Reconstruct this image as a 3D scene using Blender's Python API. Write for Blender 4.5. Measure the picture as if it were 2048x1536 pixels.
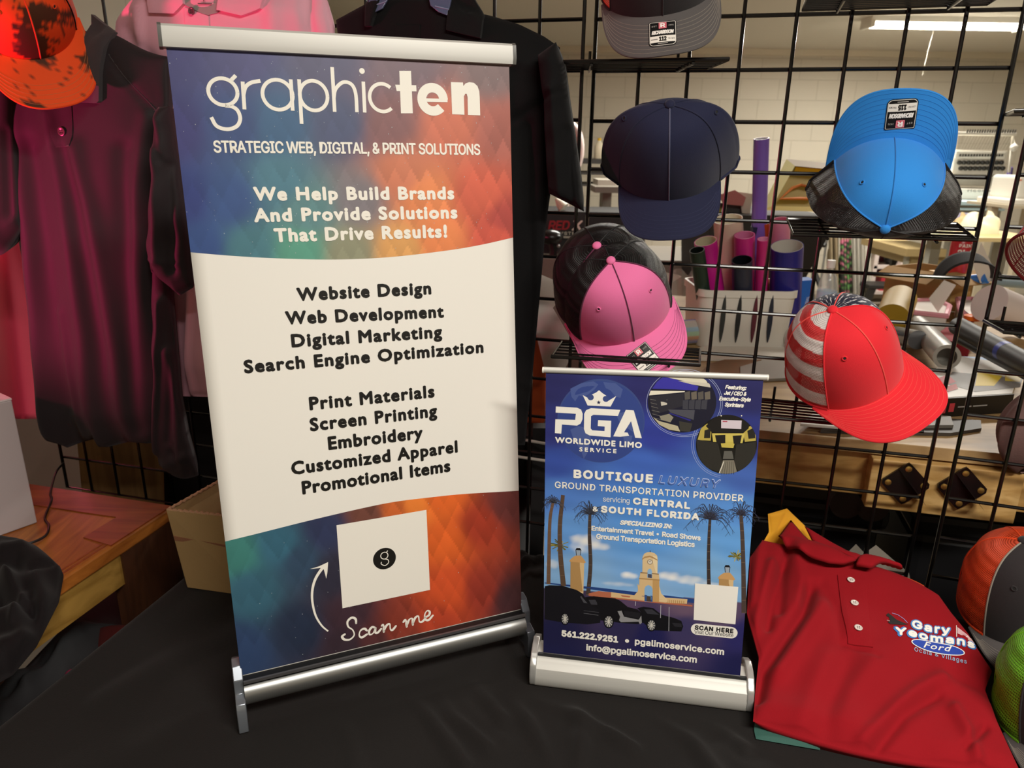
import bpy, math, random
import numpy as np
from mathutils import Vector as V, Matrix, Euler
random.seed(7)
for o in list(bpy.data.objects): bpy.data.objects.remove(o, do_unlink=True)
SC = bpy.context.scene; COL = SC.collection
# ------------------------------------------------------------------ camera
CZ = 1.49; TZ = 0.76                       # eye height, table top
FPX, PITCH, ROLL = 1450.48, .31281, .0158954
_c, _s = math.cos(PITCH), math.sin(PITCH)
CF = V((0, _c, -_s)); _U = V((0, _s, _c)); _R = V((1, 0, 0))
CR = math.cos(ROLL)*_R + math.sin(ROLL)*_U
CU = -math.sin(ROLL)*_R + math.cos(ROLL)*_U
cd = bpy.data.cameras.new('camera'); cam = bpy.data.objects.new('camera', cd); COL.objects.link(cam)
cam.matrix_world = Matrix(((CR.x, CU.x, -CF.x, 0), (CR.y, CU.y, -CF.y, 0), (CR.z, CU.z, -CF.z, CZ), (0, 0, 0, 1)))
cd.sensor_width = 36; cd.lens = FPX/2048*36; cd.clip_start = .02; cd.clip_end = 60
cd.dof.use_dof = True; cd.dof.focus_distance = .95; cd.dof.aperture_fstop = 9.0
SC.camera = cam
# ------------------------------------------------------------------ world, lights, exposure
w = bpy.data.worlds.new('world'); SC.world = w; w.use_nodes = True
w.node_tree.nodes['Background'].inputs[0].default_value = (.9, .85, .78, 1)
w.node_tree.nodes['Background'].inputs[1].default_value = .05
SC.view_settings.view_transform = 'Standard'; SC.view_settings.look = 'None'
SC.view_settings.exposure = 0.92; SC.view_settings.gamma = 1; SC.view_settings.use_curve_mapping = False
def area(name, loc, size, sy, power, col, target=None):
    l = bpy.data.lights.new(name, 'AREA'); l.shape = 'RECTANGLE'; l.size = size; l.size_y = sy; l.energy = power; l.color = col
    o = bpy.data.objects.new(name, l); COL.objects.link(o); o.location = loc
    d = (V(target)-V(loc)) if target else V((0, 0, -1)); o.rotation_euler = d.to_track_quat('-Z', 'Y').to_euler(); return o
def spot(name, loc, target, power, col, ang, blend=.5, rad=.03):
    l = bpy.data.lights.new(name, 'SPOT'); l.energy = power; l.color = col; l.spot_size = math.radians(ang); l.spot_blend = blend; l.shadow_soft_size = rad
    o = bpy.data.objects.new(name, l); COL.objects.link(o); o.location = loc
    o.rotation_euler = (V(target)-V(loc)).to_track_quat('-Z', 'Y').to_euler(); return o
WARM = (1, .955, .87)
area('ceiling_tube_light', (.68, -.30, 2.44), 1.25, .16, 30, WARM)                 # the tube over the stall
area('ceiling_tube_light', (2.4, 3.2, 2.44), 1.2, .12, 30, WARM)
area('ceiling_tube_light', (3.38, 6.35, 2.42), 1.2, .10, 48, WARM)
area('ceiling_tube_light', (.9, 4.5, 2.44), 1.2, .12, 30, WARM)
spot('red_lamp_light', (-1.36, .96, 1.27), (-.84, 1.40, 1.42), 24, (1, .04, .20), 84, .7)
spot('red_wall_light', (-1.12, 1.72, 1.55), (-1.4, 2.0, 1.34), 100, (1, .10, .26), 50, .6)
# ------------------------------------------------------------------ helpers
def ray(px, py): return CF + CR*((px-1024)/FPX) - CU*((py-768)/FPX)
CAMP = V((0, 0, CZ))
def atY(px, py, y): d = ray(px, py); return CAMP + d*(y/d.y)
def atZ(px, py, z): d = ray(px, py); return CAMP + d*((z-CZ)/d.z)
def atPl(px, py, O, n): d = ray(px, py); return CAMP + d*((O-CAMP).dot(n)/d.dot(n))
def lin(c):
    if isinstance(c, str): c = [int(c[i:i+2], 16)/255 for i in (0, 2, 4)]
    return tuple((x/12.92 if x <= .04045 else ((x+.055)/1.055)**2.4) for x in c[:3])
_M = {}
def mat(name, col, rough=.6, metal=0, bump=0, bscale=400, kind='noise', emit=0, alpha=1, sheen=0, spec=.5, trans=0, coat=0, var=0, vscale=6):
    if name in _M: return _M[name]
    m = bpy.data.materials.new(name); m.use_nodes = True; _M[name] = m
    n = m.node_tree.nodes; L = m.node_tree.links; b = n['Principled BSDF']
    c = lin(col) + (1,)
    b.inputs['Base Color'].default_value = c; b.inputs['Roughness'].default_value = rough; b.inputs['Metallic'].default_value = metal
    b.inputs['Specular IOR Level'].default_value = spec; b.inputs['Sheen Weight'].default_value = sheen; b.inputs['Coat Weight'].default_value = coat
    b.inputs['Transmission Weight'].default_value = trans; b.inputs['Alpha'].default_value = alpha
    if emit: b.inputs['Emission Color'].default_value = c; b.inputs['Emission Strength'].default_value = emit
    tc = n.new('ShaderNodeTexCoord')
    if bump:
        if kind == 'noise': t = n.new('ShaderNodeTexNoise'); t.inputs['Scale'].default_value = bscale; out = t.outputs[0]
        else: t = n.new('ShaderNodeTexWave'); t.inputs['Scale'].default_value = bscale; t.bands_direction = 'DIAGONAL'; t.inputs['Distortion'].default_value = 1.; out = t.outputs[1]
        L.new(tc.outputs['Object'], t.inputs['Vector'])
        bp = n.new('ShaderNodeBump'); bp.inputs['Strength'].default_value = bump; bp.inputs['Distance'].default_value = .001
        L.new(out, bp.inputs['Height']); L.new(bp.outputs[0], b.inputs['Normal'])
    if var:
        t = n.new('ShaderNodeTexNoise'); t.inputs['Scale'].default_value = vscale; t.inputs['Detail'].default_value = 6; L.new(tc.outputs['Object'], t.inputs['Vector'])
        mx = n.new('ShaderNodeMix'); mx.data_type = 'RGBA'; mx.inputs[6].default_value = tuple(x*(1-var) for x in c[:3])+(1,); mx.inputs[7].default_value = tuple(min(1, x*(1+var)) for x in c[:3])+(1,)
        L.new(t.outputs[0], mx.inputs[0]); L.new(mx.outputs[2], b.inputs['Base Color'])
    return m
def wood(name, c1, c2, scale=6, rough=.5, axis='X', dist=4):
    if name in _M: return _M[name]
    m = bpy.data.materials.new(name); m.use_nodes = True; _M[name] = m
    n = m.node_tree.nodes; L = m.node_tree.links; b = n['Principled BSDF']; b.inputs['Roughness'].default_value = rough
    tc = n.new('ShaderNodeTexCoord'); mp = n.new('ShaderNodeMapping'); s = [8., 8., 8.]; s['XYZ'.index(axis)] = .9; mp.inputs['Scale'].default_value = s
    L.new(tc.outputs['Object'], mp.inputs[0])
    t = n.new('ShaderNodeTexNoise'); t.inputs['Scale'].default_value = scale; t.inputs['Detail'].default_value = 8; t.inputs['Distortion'].default_value = dist*.2; L.new(mp.outputs[0], t.inputs['Vector'])
    r = n.new('ShaderNodeValToRGB'); r.color_ramp.elements[0].position = .35; r.color_ramp.elements[1].position = .65
    r.color_ramp.elements[0].color = lin(c1)+(1,); r.color_ramp.elements[1].color = lin(c2)+(1,)
    L.new(t.outputs[0], r.inputs[0]); L.new(r.outputs[0], b.inputs['Base Color']); return m
def vcol_mat(name, rough=.5, spec=.4):
    if name in _M: return _M[name]
    m = bpy.data.materials.new(name); m.use_nodes = True; _M[name] = m
    b = m.node_tree.nodes['Principled BSDF']; b.inputs['Roughness'].default_value = rough; b.inputs['Specular IOR Level'].default_value = spec
    a = m.node_tree.nodes.new('ShaderNodeVertexColor'); a.layer_name = 'Col'; m.node_tree.links.new(a.outputs[0], b.inputs['Base Color']); return m
def mesh_cloth(name, col, rough=.55, scale=(60, 40), hole=.30, bump=True, seecol=None, stripes=None):
    """netting: a hexagon-like pattern of round holes along the UV map, really see-through"""
    if name in _M: return _M[name]
    m = bpy.data.materials.new(name); m.use_nodes = True; _M[name] = m
    n = m.node_tree.nodes; L = m.node_tree.links; b = n['Principled BSDF']; b.inputs['Roughness'].default_value = rough; b.inputs['Base Color'].default_value = lin(col)+(1,)
    uv = n.new('ShaderNodeUVMap'); mp = n.new('ShaderNodeMapping'); mp.inputs['Scale'].default_value = (scale[0], scale[1], 1); L.new(uv.outputs[0], mp.inputs[0])
    v = n.new('ShaderNodeTexVoronoi'); v.voronoi_dimensions = '2D'; v.inputs['Scale'].default_value = 1; v.inputs['Randomness'].default_value = 0.0
    sx = n.new('ShaderNodeSeparateXYZ'); L.new(mp.outputs[0], sx.inputs[0])
    fl = n.new('ShaderNodeMath'); fl.operation = 'FLOOR'; L.new(sx.outputs[1], fl.inputs[0])
    hm = n.new('ShaderNodeMath'); hm.operation = 'MULTIPLY_ADD'; hm.inputs[1].default_value = .5; L.new(fl.outputs[0], hm.inputs[0]); L.new(sx.outputs[0], hm.inputs[2])
    cb = n.new('ShaderNodeCombineXYZ'); L.new(hm.outputs[0], cb.inputs[0]); L.new(sx.outputs[1], cb.inputs[1])
    fr = n.new('ShaderNodeVectorMath'); fr.operation = 'FRACTION'; L.new(cb.outputs[0], fr.inputs[0])
    sb = n.new('ShaderNodeVectorMath'); sb.operation = 'SUBTRACT'; sb.inputs[1].default_value = (.5, .5, 0); L.new(fr.outputs[0], sb.inputs[0])
    ln = n.new('ShaderNodeVectorMath'); ln.operation = 'LENGTH'; L.new(sb.outputs[0], ln.inputs[0])
    n.remove(v)
    gt = n.new('ShaderNodeMath'); gt.operation = 'GREATER_THAN'; gt.inputs[1].default_value = hole; L.new(ln.outputs['Value'], gt.inputs[0])
    L.new(gt.outputs[0], b.inputs['Alpha'])
    bp = n.new('ShaderNodeBump'); bp.inputs['Strength'].default_value = .8; bp.inputs['Distance'].default_value = .0016; rb = n.new('ShaderNodeMath'); rb.operation = 'SINE'; rm = n.new('ShaderNodeMath'); rm.operation = 'MULTIPLY'; rm.inputs[1].default_value = .9; L.new(sx.outputs[1], rm.inputs[0]); L.new(rm.outputs[0], rb.inputs[0]); ad = n.new('ShaderNodeMath'); ad.operation = 'MULTIPLY_ADD'; ad.inputs[1].default_value = .5; L.new(rb.outputs[0], ad.inputs[0]); L.new(ln.outputs['Value'], ad.inputs[2]); L.new(ad.outputs[0], bp.inputs['Height']); L.new(bp.outputs[0], b.inputs['Normal'])
    if stripes:
        a = n.new('ShaderNodeVertexColor'); a.layer_name = 'Col'; L.new(a.outputs[0], b.inputs['Base Color'])
    return m
class MB:
    """collects geometry (world or local coordinates) for one mesh object"""
    def __init__(s, M=None): s.v = []; s.f = []; s.mi = []; s.M = M; s.mats = []; s.uv = {}; s.col = None
    def m(s, m):
        if m not in s.mats: s.mats.append(m)
        return s.mats.index(m)
    def add(s, vs, fs, m=None):
        k = len(s.v); i = s.m(m) if m else 0
        for p in vs:
            p = V(p); s.v.append(s.M @ p if s.M else p)
        for f in fs: s.f.append([k+j for j in f]); s.mi.append(i)
        return k
    def box(s, c, sz, R=None, m=None):
        c = V(c); h = V(sz)/2; vs = []
        for x in (-1, 1):
            for y in (-1, 1):
                for z in (-1, 1):
                    d = V((x*h.x, y*h.y, z*h.z)); vs.append(c + (R @ d if R else d))
        s.add(vs, [(0, 1, 3, 2), (4, 6, 7, 5), (0, 4, 5, 1), (2, 3, 7, 6), (0, 2, 6, 4), (1, 5, 7, 3)], m); return s
    def hexa(s, p, m=None):
        """eight corners: bottom ring then top ring"""
        s.add(p, [(3, 2, 1, 0), (4, 5, 6, 7), (0, 1, 5, 4), (1, 2, 6, 5), (2, 3, 7, 6), (3, 0, 4, 7)], m); return s
    def tube(s, pts, r, n=8, closed=False, m=None, caps=True):
        pts = [V(p) for p in pts]; N = len(pts); rs = r if isinstance(r, (list, tuple)) else [r]*N
        def tan(i):
            a = pts[(i-1) % N] if (closed or i > 0) else pts[i]; b = pts[(i+1) % N] if (closed or i < N-1) else pts[i]
            return (b-a).normalized()
        t = tan(0); u = t.orthogonal().normalized(); vs = []
        for i in range(N):
            t2 = tan(i); q = t.rotation_difference(t2); u = (q @ u); u = (u - t2*u.dot(t2)).normalized(); t = t2; w_ = t.cross(u)
            for j in range(n): a = 2*math.pi*j/n; vs.append(pts[i] + (u*math.cos(a) + w_*math.sin(a))*rs[i])
        fs = []
        for i in range(N if closed else N-1):
            k = (i+1) % N
            for j in range(n): fs.append((i*n+j, i*n+(j+1) % n, k*n+(j+1) % n, k*n+j))
        if caps and not closed: fs.append(tuple(range(n))[::-1]); fs.append(tuple((N-1)*n+j for j in range(n)))
        s.add(vs, fs, m); return s
    def grid(s, fn, nu, nv, cu=False, cv=False, m=None, uv=False):
        U_ = nu if cu else nu+1; V_ = nv if cv else nv+1; vs = []
        for j in range(V_):
            for i in range(U_): vs.append(fn(i/nu, j/nv))
        fs = []; k0 = len(s.f)
        for j in range(nv):
            for i in range(nu):
                a, b = i, (i+1) % U_; c, d = j, (j+1) % V_
                fs.append((c*U_+a, c*U_+b, d*U_+b, d*U_+a))
                if uv: s.uv[k0+len(fs)-1] = [(i/nu, j/nv), ((i+1)/nu, j/nv), ((i+1)/nu, (j+1)/nv), (i/nu, (j+1)/nv)]
        s.add(vs, fs, m); return s
    def lathe(s, prof, n=24, O=(0, 0, 0), R=None, m=None, capb=True, capt=True):
        O = V(O); vs = []
        for r, z in prof:
            for j in range(n):
                a = 2*math.pi*j/n; p = V((r*math.cos(a), r*math.sin(a), z)); vs.append(O + (R @ p if R else p))
        fs = [(i*n+j, i*n+(j+1) % n, (i+1)*n+(j+1) % n, (i+1)*n+j) for i in range(len(prof)-1) for j in range(n)]
        if capb: fs.append(tuple(range(n))[::-1])
        if capt: fs.append(tuple((len(prof)-1)*n+j for j in range(n)))
        s.add(vs, fs, m); return s
    def prism(s, poly, fn0, fn1, m=None):
        """poly 2D, fn0/fn1 map it to the lower and upper faces"""
        n = len(poly); s.add([fn0(*p) for p in poly]+[fn1(*p) for p in poly], [tuple(range(n))[::-1], tuple(range(n, 2*n))]+[(i, (i+1) % n, n+(i+1) % n, n+i) for i in range(n)], m); return s
    def ball(s, c, r, n=12, sc=(1, 1, 1), R=None, m=None):
        prof = [(max(1e-4, math.sin(math.pi*i/n)), -math.cos(math.pi*i/n)) for i in range(n+1)]; vs = []
        def f(u, v):
            a = 2*math.pi*u; p = math.pi*v; q = V((math.sin(p)*math.cos(a)*sc[0], math.sin(p)*math.sin(a)*sc[1], -math.cos(p)*sc[2]))*r
            return V(c) + (R @ q if R else q)
        return s.grid(f, n*2, n, cu=True, m=m)
    def build(s, name, m=None, parent=None, smooth=True, bev=0, world=True, angle=40, sub=0):
        me = bpy.data.meshes.new(name); me.from_pydata([tuple(p) for p in s.v], [], s.f)
        for x in (s.mats or [m]): me.materials.append(x)
        if s.mats: me.polygons.foreach_set('material_index', s.mi)
        if s.uv:
            l = me.uv_layers.new(name='UVMap')
            for k, q in s.uv.items():
                for li, c in zip(me.polygons[k].loop_indices, q): l.data[li].uv = c
        if s.col is not None:
            a = me.color_attributes.new('Col', 'FLOAT_COLOR', 'POINT'); a.data.foreach_set('color', np.asarray(s.col, dtype=np.float32).ravel())
        me.validate(); me.update()
        o = bpy.data.objects.new(name, me); COL.objects.link(o)
        if parent:
            o.parent = parent
            if world:
                p = parent; off = V()
                while p: off += p.location; p = p.parent
                o.location = -off
        if smooth: me.shade_smooth()
        if bev: b = o.modifiers.new('b', 'BEVEL'); b.width = bev; b.segments = 2; b.limit_method = 'ANGLE'; b.angle_limit = math.radians(30)
        if sub: b = o.modifiers.new('s', 'SUBSURF'); b.levels = sub; b.render_levels = sub
        if smooth and angle < 180:
            me.set_sharp_from_angle(angle=math.radians(angle))
        return o
def tag(o, label=None, cat=None, group=None, kind=None):
    if label: o['label'] = label
    if cat: o['category'] = cat
    if group: o['group'] = group
    if kind: o['kind'] = kind
    return o
def thing(name, label, cat, loc=(0, 0, 0), group=None):
    o = bpy.data.objects.new(name, None); COL.objects.link(o); o.location = V(loc); o.empty_display_size = .05
    return tag(o, label, cat, group)
def struct(o): o['kind'] = 'structure'; return o
def rotZ(a): return Matrix.Rotation(a, 3, 'Z')
def smooth_pts(pts, n=8):
    """Catmull-Rom through the points"""
    P = [np.array(p, float) for p in pts]; P = [2*P[0]-P[1]] + P + [2*P[-1]-P[-2]]; out = []
    for i in range(1, len(P)-2):
        for k in range(n):
            t = k/n; a, b, c, d = P[i-1:i+3]
            out.append(.5*((2*b)+(-a+c)*t+(2*a-5*b+4*c-d)*t*t+(-a+3*b-3*c+d)*t**3))
    out.append(P[-2]); return out
# ---- lettering: flat outlines of Blender's own fonts as triangles
import os
_F = {}
def font(k):
    if k not in _F:
        _F[k] = None
        if k != 'B':
            try: _F[k] = bpy.data.fonts.load(os.path.join(bpy.utils.system_resource('DATAFILES'), 'fonts', 'Inter.woff2'))
            except Exception: pass
    return _F[k]
_T = {}
def glyphs(s, f='B', shear=0, space=1):
    key = (s, f, shear, space)
    if key not in _T:
        c = bpy.data.curves.new('t', 'FONT'); c.body = s; c.size = 1; c.shear = shear; c.space_character = space; c.resolution_u = 3
        if font(f): c.font = font(f)
        o = bpy.data.objects.new('t', c); COL.objects.link(o); bpy.context.view_layer.update()
        me = o.to_mesh(); vs = np.array([v.co[:2] for v in me.vertices]).reshape(-1, 2); fs = [tuple(p.vertices) for p in me.polygons]
        o.to_mesh_clear(); bpy.data.objects.remove(o); bpy.data.curves.remove(c); _T[key] = (vs, fs)
    return _T[key]
class Print:
    """flat artwork in sheet units; every shape has a colour and a layer; surf(x, y, lift) lays it on the thing"""
    def __init__(s): s.q = []
    def poly(s, pts, col, lay=1): s.q.append((np.array(pts, float), [tuple(range(len(pts)))], col, lay)); return s
    def tri(s, vs, fs, col, lay=1): s.q.append((np.array(vs, float), fs, col, lay)); return s
    def quad(s, c, col, lay=1, n=10):
        c = np.array(c, float); g = [(c[0]*(1-u)*(1-v)+c[1]*u*(1-v)+c[2]*u*v+c[3]*(1-u)*v) for v in np.linspace(0, 1, n+1) for u in np.linspace(0, 1, n+1)]
        return s.tri(g, [(j*(n+1)+i, j*(n+1)+i+1, (j+1)*(n+1)+i+1, (j+1)*(n+1)+i) for j in range(n) for i in range(n)], col, lay)
    def fan(s, pts, col, lay=1, K=6):
        p = np.array(pts, float); c = p.mean(0); n = len(p); g = [c]+[c+(q-c)*k/K for k in range(1, K+1) for q in p]
        return s.tri(g, [(0, 1+i, 1+(i+1) % n) for i in range(n)]+[(1+k*n+i, 1+(k+1)*n+i, 1+(k+1)*n+(i+1) % n, 1+k*n+(i+1) % n) for k in range(K-1) for i in range(n)], col, lay)
    def disc(s, c, rx, ry, col, lay=1, n=40, rot=0):
        a = np.linspace(0, 2*np.pi, n, endpoint=False); x = rx*np.cos(a); y = ry*np.sin(a)
        if max(rx, ry) > .008:
            K = 6; g = [c]+[(c[0]+k/K*(x[i]*np.cos(rot)-y[i]*np.sin(rot)), c[1]+k/K*(x[i]*np.sin(rot)+y[i]*np.cos(rot))) for k in range(1, K+1) for i in range(n)]
            return s.tri(g, [(0, 1+i, 1+(i+1) % n) for i in range(n)]+[(1+k*n+i, 1+(k+1)*n+i, 1+(k+1)*n+(i+1) % n, 1+k*n+(i+1) % n) for k in range(K-1) for i in range(n)], col, lay)
        return s.poly(np.c_[c[0]+x*np.cos(rot)-y*np.sin(rot), c[1]+x*np.sin(rot)+y*np.cos(rot)], col, lay)
    def stroke(s, pts, w, col, lay=1, closed=False, caps=False):
        p = np.array(pts, float)
        if closed: p = np.vstack([p, p[:1]])
        ws = np.full(len(p), w) if np.isscalar(w) else np.array(w)
        t = np.gradient(p, axis=0)
        if closed: t[0] = t[-1] = p[1]-p[-2]
        t /= (np.linalg.norm(t, axis=1)[:, None]+1e-12); n = np.c_[-t[:, 1], t[:, 0]]*ws[:, None]/2
        k = len(p); s.q.append((np.vstack([p+n, p-n]), [(i, i+1, k+i+1, k+i) for i in range(k-1)], col, lay))
        if caps:
            for e, r_ in ((p[0], ws[0]), (p[-1], ws[-1])): s.disc(e, r_/2, r_/2, col, lay, 14)
        return s
    def text(s, t, x0, x1, y0, h, col, lay=2, f='B', bold=0, shear=0, space=1, y1=None):
        """baseline from (x0,y0) to (x1,y1); h = capital height; bold = stroke growth"""
        H0 = glyphs('H', f)[0][:, 1].max()
        if space == 1 and len(t) > 2:                       # letter-spacing that keeps the letters' own proportions
            w1, w2 = (np.ptp(glyphs(t, f, shear, k)[0][:, 0]) for k in (1, 1.2)); need = (x1-x0-2*bold)/((h-2*bold)/H0)
            space = float(np.clip(1+.2*(need-w1)/(w2-w1), .96, 1.16))
        vs, fs = glyphs(t, f, shear, space); vs = vs.copy(); a = vs[:, 0].min(); b = vs[:, 0].max()
        sx = (x1-x0-2*bold)/(b-a); X = x0+bold+(vs[:, 0]-a)*sx; sy = (h-2*bold)/H0; y1 = y0 if y1 is None else y1
        Y = y0+bold+(y1-y0)*(X-x0)/(x1-x0)+vs[:, 1]*sy
        offs = [(0, 0)] if not bold else [(0, 0)]+[(bold*math.cos(k*math.pi/4), bold*math.sin(k*math.pi/4)) for k in range(8)]
        for k, (dx, dy) in enumerate(offs): s.q.append((np.c_[X+dx, Y+dy], fs, col, lay+k*.22))
        return s
    def build(s, name, surf, parent, step=.00016, rough=.45, label=None):
        mb = MB()
        for vs, fs, col, lay in s.q:
            m = mat('print_'+col, col, rough=rough, spec=.35)
            mb.add([surf(x, y, lay*step) for x, y in vs], fs, m)
        o = mb.build(name, None, parent, smooth=False)
        if label: o['label'] = label
        return o
def homog(src, dst):
    A = []
    for (x, y), (u, v) in zip(src, dst):
        A.append([x, y, 1, 0, 0, 0, -u*x, -u*y, -u]); A.append([0, 0, 0, x, y, 1, -v*x, -v*y, -v])
    h = np.linalg.svd(np.array(A))[2][-1].reshape(3, 3)
    def f(x, y): q = h @ np.array([x, y, 1]); return q[:2]/q[2]
    return f
# ---- cloth: a patch between two outline curves on a plane, with creases, front and back
def interp(pts, t):
    P = np.array(pts, float); d = np.r_[0, np.cumsum(np.linalg.norm(np.diff(P, axis=0), axis=1))]; x = t*d[-1]
    return np.array([np.interp(x, d, P[:, 0]), np.interp(x, d, P[:, 1])])
def segd(p, a, b):
    a = np.array(a, float); b = np.array(b, float); ab = b-a; t = np.clip(((p-a) @ ab)/(ab @ ab), 0, 1); return np.linalg.norm(p-(a+np.outer(t, ab)), axis=1), t
def cloth(Lp, Rp, toW, nrm, nu=60, nv=80, bulge=.02, creases=(), back=.004, noise=0, nsc=.02, power=.5, warp=None):
    """Lp/Rp: outline curves (pixel traces); toW(px,py): point on the cloth's plane; creases: (a, b, width, height) in the same units"""
    mb = MB(); pts = []; st = []
    for j in range(nv+1):
        l = interp(Lp, j/nv); r = interp(Rp, j/nv)
        for i in range(nu+1): pts.append(l+(r-l)*i/nu+(np.array(warp(i/nu, j/nv)) if warp else 0)); st.append((i/nu, j/nv))
    pts = np.array(pts); st = np.array(st)
    e = np.minimum(1, (4*st[:, 0]*(1-st[:, 0])))**power*np.minimum(1, 14*st[:, 1]*(1-st[:, 1]))**power
    h = bulge*e
    for cr in creases:
        if len(cr) == 4: ch = [cr[0], cr[1]]; wd, A = cr[2:]
        else: ch, wd, A = cr
        d = np.min([segd(pts, ch[i], ch[i+1])[0] for i in range(len(ch)-1)], axis=0); h = h + A*np.exp(-(d/wd)**2)*np.minimum(1, e*3)
    if noise:
        rs = np.random.RandomState(int(abs(pts[0, 0]))+3)
        W_ = [(rs.uniform(0, 6.28), nsc*rs.uniform(.5, 2.2), rs.uniform(0, 6.28), noise*rs.uniform(.3, 1)) for k in range(14)]
        for a, f, ph, am in W_: h = h + am*np.sin(f*(pts[:, 0]*math.cos(a)+pts[:, 1]*math.sin(a))+ph)*np.minimum(1, e*2)
    W = [toW(*p) for p in pts]; n = nrm
    vs = [W[i]+n*float(h[i]) for i in range(len(W))]; bk = [W[i]-n*back*float(min(1, e[i]*3)) for i in range(len(W))]
    U_ = nu+1; fs = [(j*U_+i, j*U_+i+1, (j+1)*U_+i+1, (j+1)*U_+i) for j in range(nv) for i in range(nu)]
    mb.add(vs, fs); k = len(vs); mb.add(bk, [tuple(reversed(f)) for f in fs])
    ring = [i for i in range(U_)]+[j*U_+nu for j in range(1, nv+1)]+[nv*U_+i for i in range(nu-1, -1, -1)]+[j*U_ for j in range(nv-1, 0, -1)]
    mb.f += [(ring[i], k+ring[i], k+ring[(i+1) % len(ring)], ring[(i+1) % len(ring)]) for i in range(len(ring))]; mb.mi += [0]*len(ring)
    mb.h = h
    def top(x, y, d=0):
        q = (pts[:, 0]-x)**2+(pts[:, 1]-y)**2; k = np.argpartition(q, 5)[:5]; wt = 1/(q[k]+.5); ee = float((wt*e[k]).sum()/wt.sum()); hh = bulge*ee; p = np.array([[x, y]])
        for cr in creases:
            ch, wd, A = cr if len(cr) == 3 else ([cr[0], cr[1]], cr[2], cr[3]); dd = min(float(segd(p, ch[i], ch[i+1])[0][0]) for i in range(len(ch)-1)); hh += A*math.exp(-(dd/wd)**2)*min(1, ee*3)
        if noise:
            for a, f, ph, am in W_: hh += am*math.sin(f*(x*math.cos(a)+y*math.sin(a))+ph)*min(1, ee*2)
        return toW(x, y)+n*(hh+d)
    mb.top = top
    return mb
# ------------------------------------------------------------------ the room
def block_wall(name):
    m = bpy.data.materials.new(name); m.use_nodes = True; n = m.node_tree.nodes; L = m.node_tree.links; b = n['Principled BSDF']; b.inputs['Roughness'].default_value = .6
    uv = n.new('ShaderNodeUVMap'); t = n.new('ShaderNodeTexBrick'); L.new(uv.outputs[0], t.inputs['Vector']); t.offset = .5
    t.inputs['Scale'].default_value = 1; t.inputs['Brick Width'].default_value = .406; t.inputs['Row Height'].default_value = .203; t.inputs['Mortar Size'].default_value = .006; t.inputs['Mortar Smooth'].default_value = .6
    t.inputs['Color1'].default_value = lin('c6beac')+(1,); t.inputs['Color2'].default_value = lin('c2baa8')+(1,); t.inputs['Mortar'].default_value = lin('b5ad9b')+(1,)
    L.new(t.outputs[0], b.inputs['Base Color']); bp = n.new('ShaderNodeBump'); bp.inputs['Strength'].default_value = .4; bp.inputs['Distance'].default_value = .004; bp.invert = True
    L.new(t.outputs['Fac'], bp.inputs['Height']); L.new(bp.outputs[0], b.inputs['Normal']); return m
MW = block_wall('painted_block')
X0, X1, Y0, Y1, ZC = -1.5, 6.2, -2.2, 8.25, 2.52
def wall(name, a, b):
    a, b = V(a), V(b); L = (b-a).length; mb = MB(); mb.add([a, b, b+V((0, 0, ZC)), a+V((0, 0, ZC))], [(0, 1, 2, 3)]); mb.uv[0] = [(0, 0), (L, 0), (L, ZC), (0, ZC)]
    return struct(mb.build(name, MW, smooth=False))
wall('wall_back', (X0, Y1, 0), (X1, Y1, 0)); wall('wall_left', (X0, Y0, 0), (X0, Y1, 0)); wall('wall_right', (X1, Y1, 0), (X1, Y0, 0)); wall('wall_front', (X1, Y0, 0), (X0, Y0, 0))
mb = MB(); mb.box(((X0+X1)/2, (Y0+Y1)/2, -.05), (X1-X0, Y1-Y0, .1)); struct(mb.build('floor', mat('concrete_floor', '8f8678', .45, var=.15, vscale=3), smooth=False))
mb = MB(); mb.box(((X0+X1)/2, (Y0+Y1)/2, ZC+.05), (X1-X0, Y1-Y0, .1)); struct(mb.build('ceiling', mat('stippled_ceiling', 'ccc5b6', .85, bump=1., bscale=45), smooth=False))
mb = MB(); mb.box((X0+.006, 2.6, .45), (.012, 9.4, .90)); struct(mb.build('trim_3', mat('dimmed_wall_brown', '5c463a', .6), smooth=False))  # panel added over the lower wall, its dimness put into the brown
mb = MB(); mb.box(((X0+X1)/2, Y1-.02, ZC-.03), (X1-X0, .04, .06)); struct(mb.build('trim_1', mat('ceiling_trim', 'cfc5ae', .6), smooth=False))
# fluorescent fixtures
def fixture(loc, lab, L=1.25):
    t = thing('ceiling_light', lab, 'light', loc, 'fluorescent ceiling fixtures'); x, y, z = loc
    b = MB(); b.prism([(-.11, 0), (.11, 0), (.09, -.035), (-.09, -.035)], lambda p, q: V((x-L/2, y+p, z+q)), lambda p, q: V((x+L/2, y+p, z+q))); b.build('housing', mat('white_enamel', 'e8e4d8', .4), t, smooth=False)
    for k in (-1, 1):
        b = MB(); b.tube([(x-L/2+.03, y+k*.05, z-.055), (x+L/2-.03, y+k*.05, z-.055)], .014, 10); b.build('tube', mat('lit_tube', 'fff6e4', .3, emit=9), t)
    for k in (-1, 1):
        b = MB(); b.box((x+k*(L/2-.015), y, z-.05), (.03, .2, .05)); b.build('end_plate', mat('white_enamel', 'e8e4d8', .4), t, smooth=False)
    return t
fixture((3.38, 6.35, ZC), 'lit fluorescent ceiling light over the embroidery machine against the back wall')
b = MB(); b.tube([(3.25, 6.25, ZC-.06), (3.23, 6.25, ZC-.25), (3.22, 6.25, ZC-.42)], .0018, 5); tag(b.build('pull_cord', mat('white_string', 'e8e2d0', .8)), 'thin white pull cord hanging from the lit ceiling light', 'cord')
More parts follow.
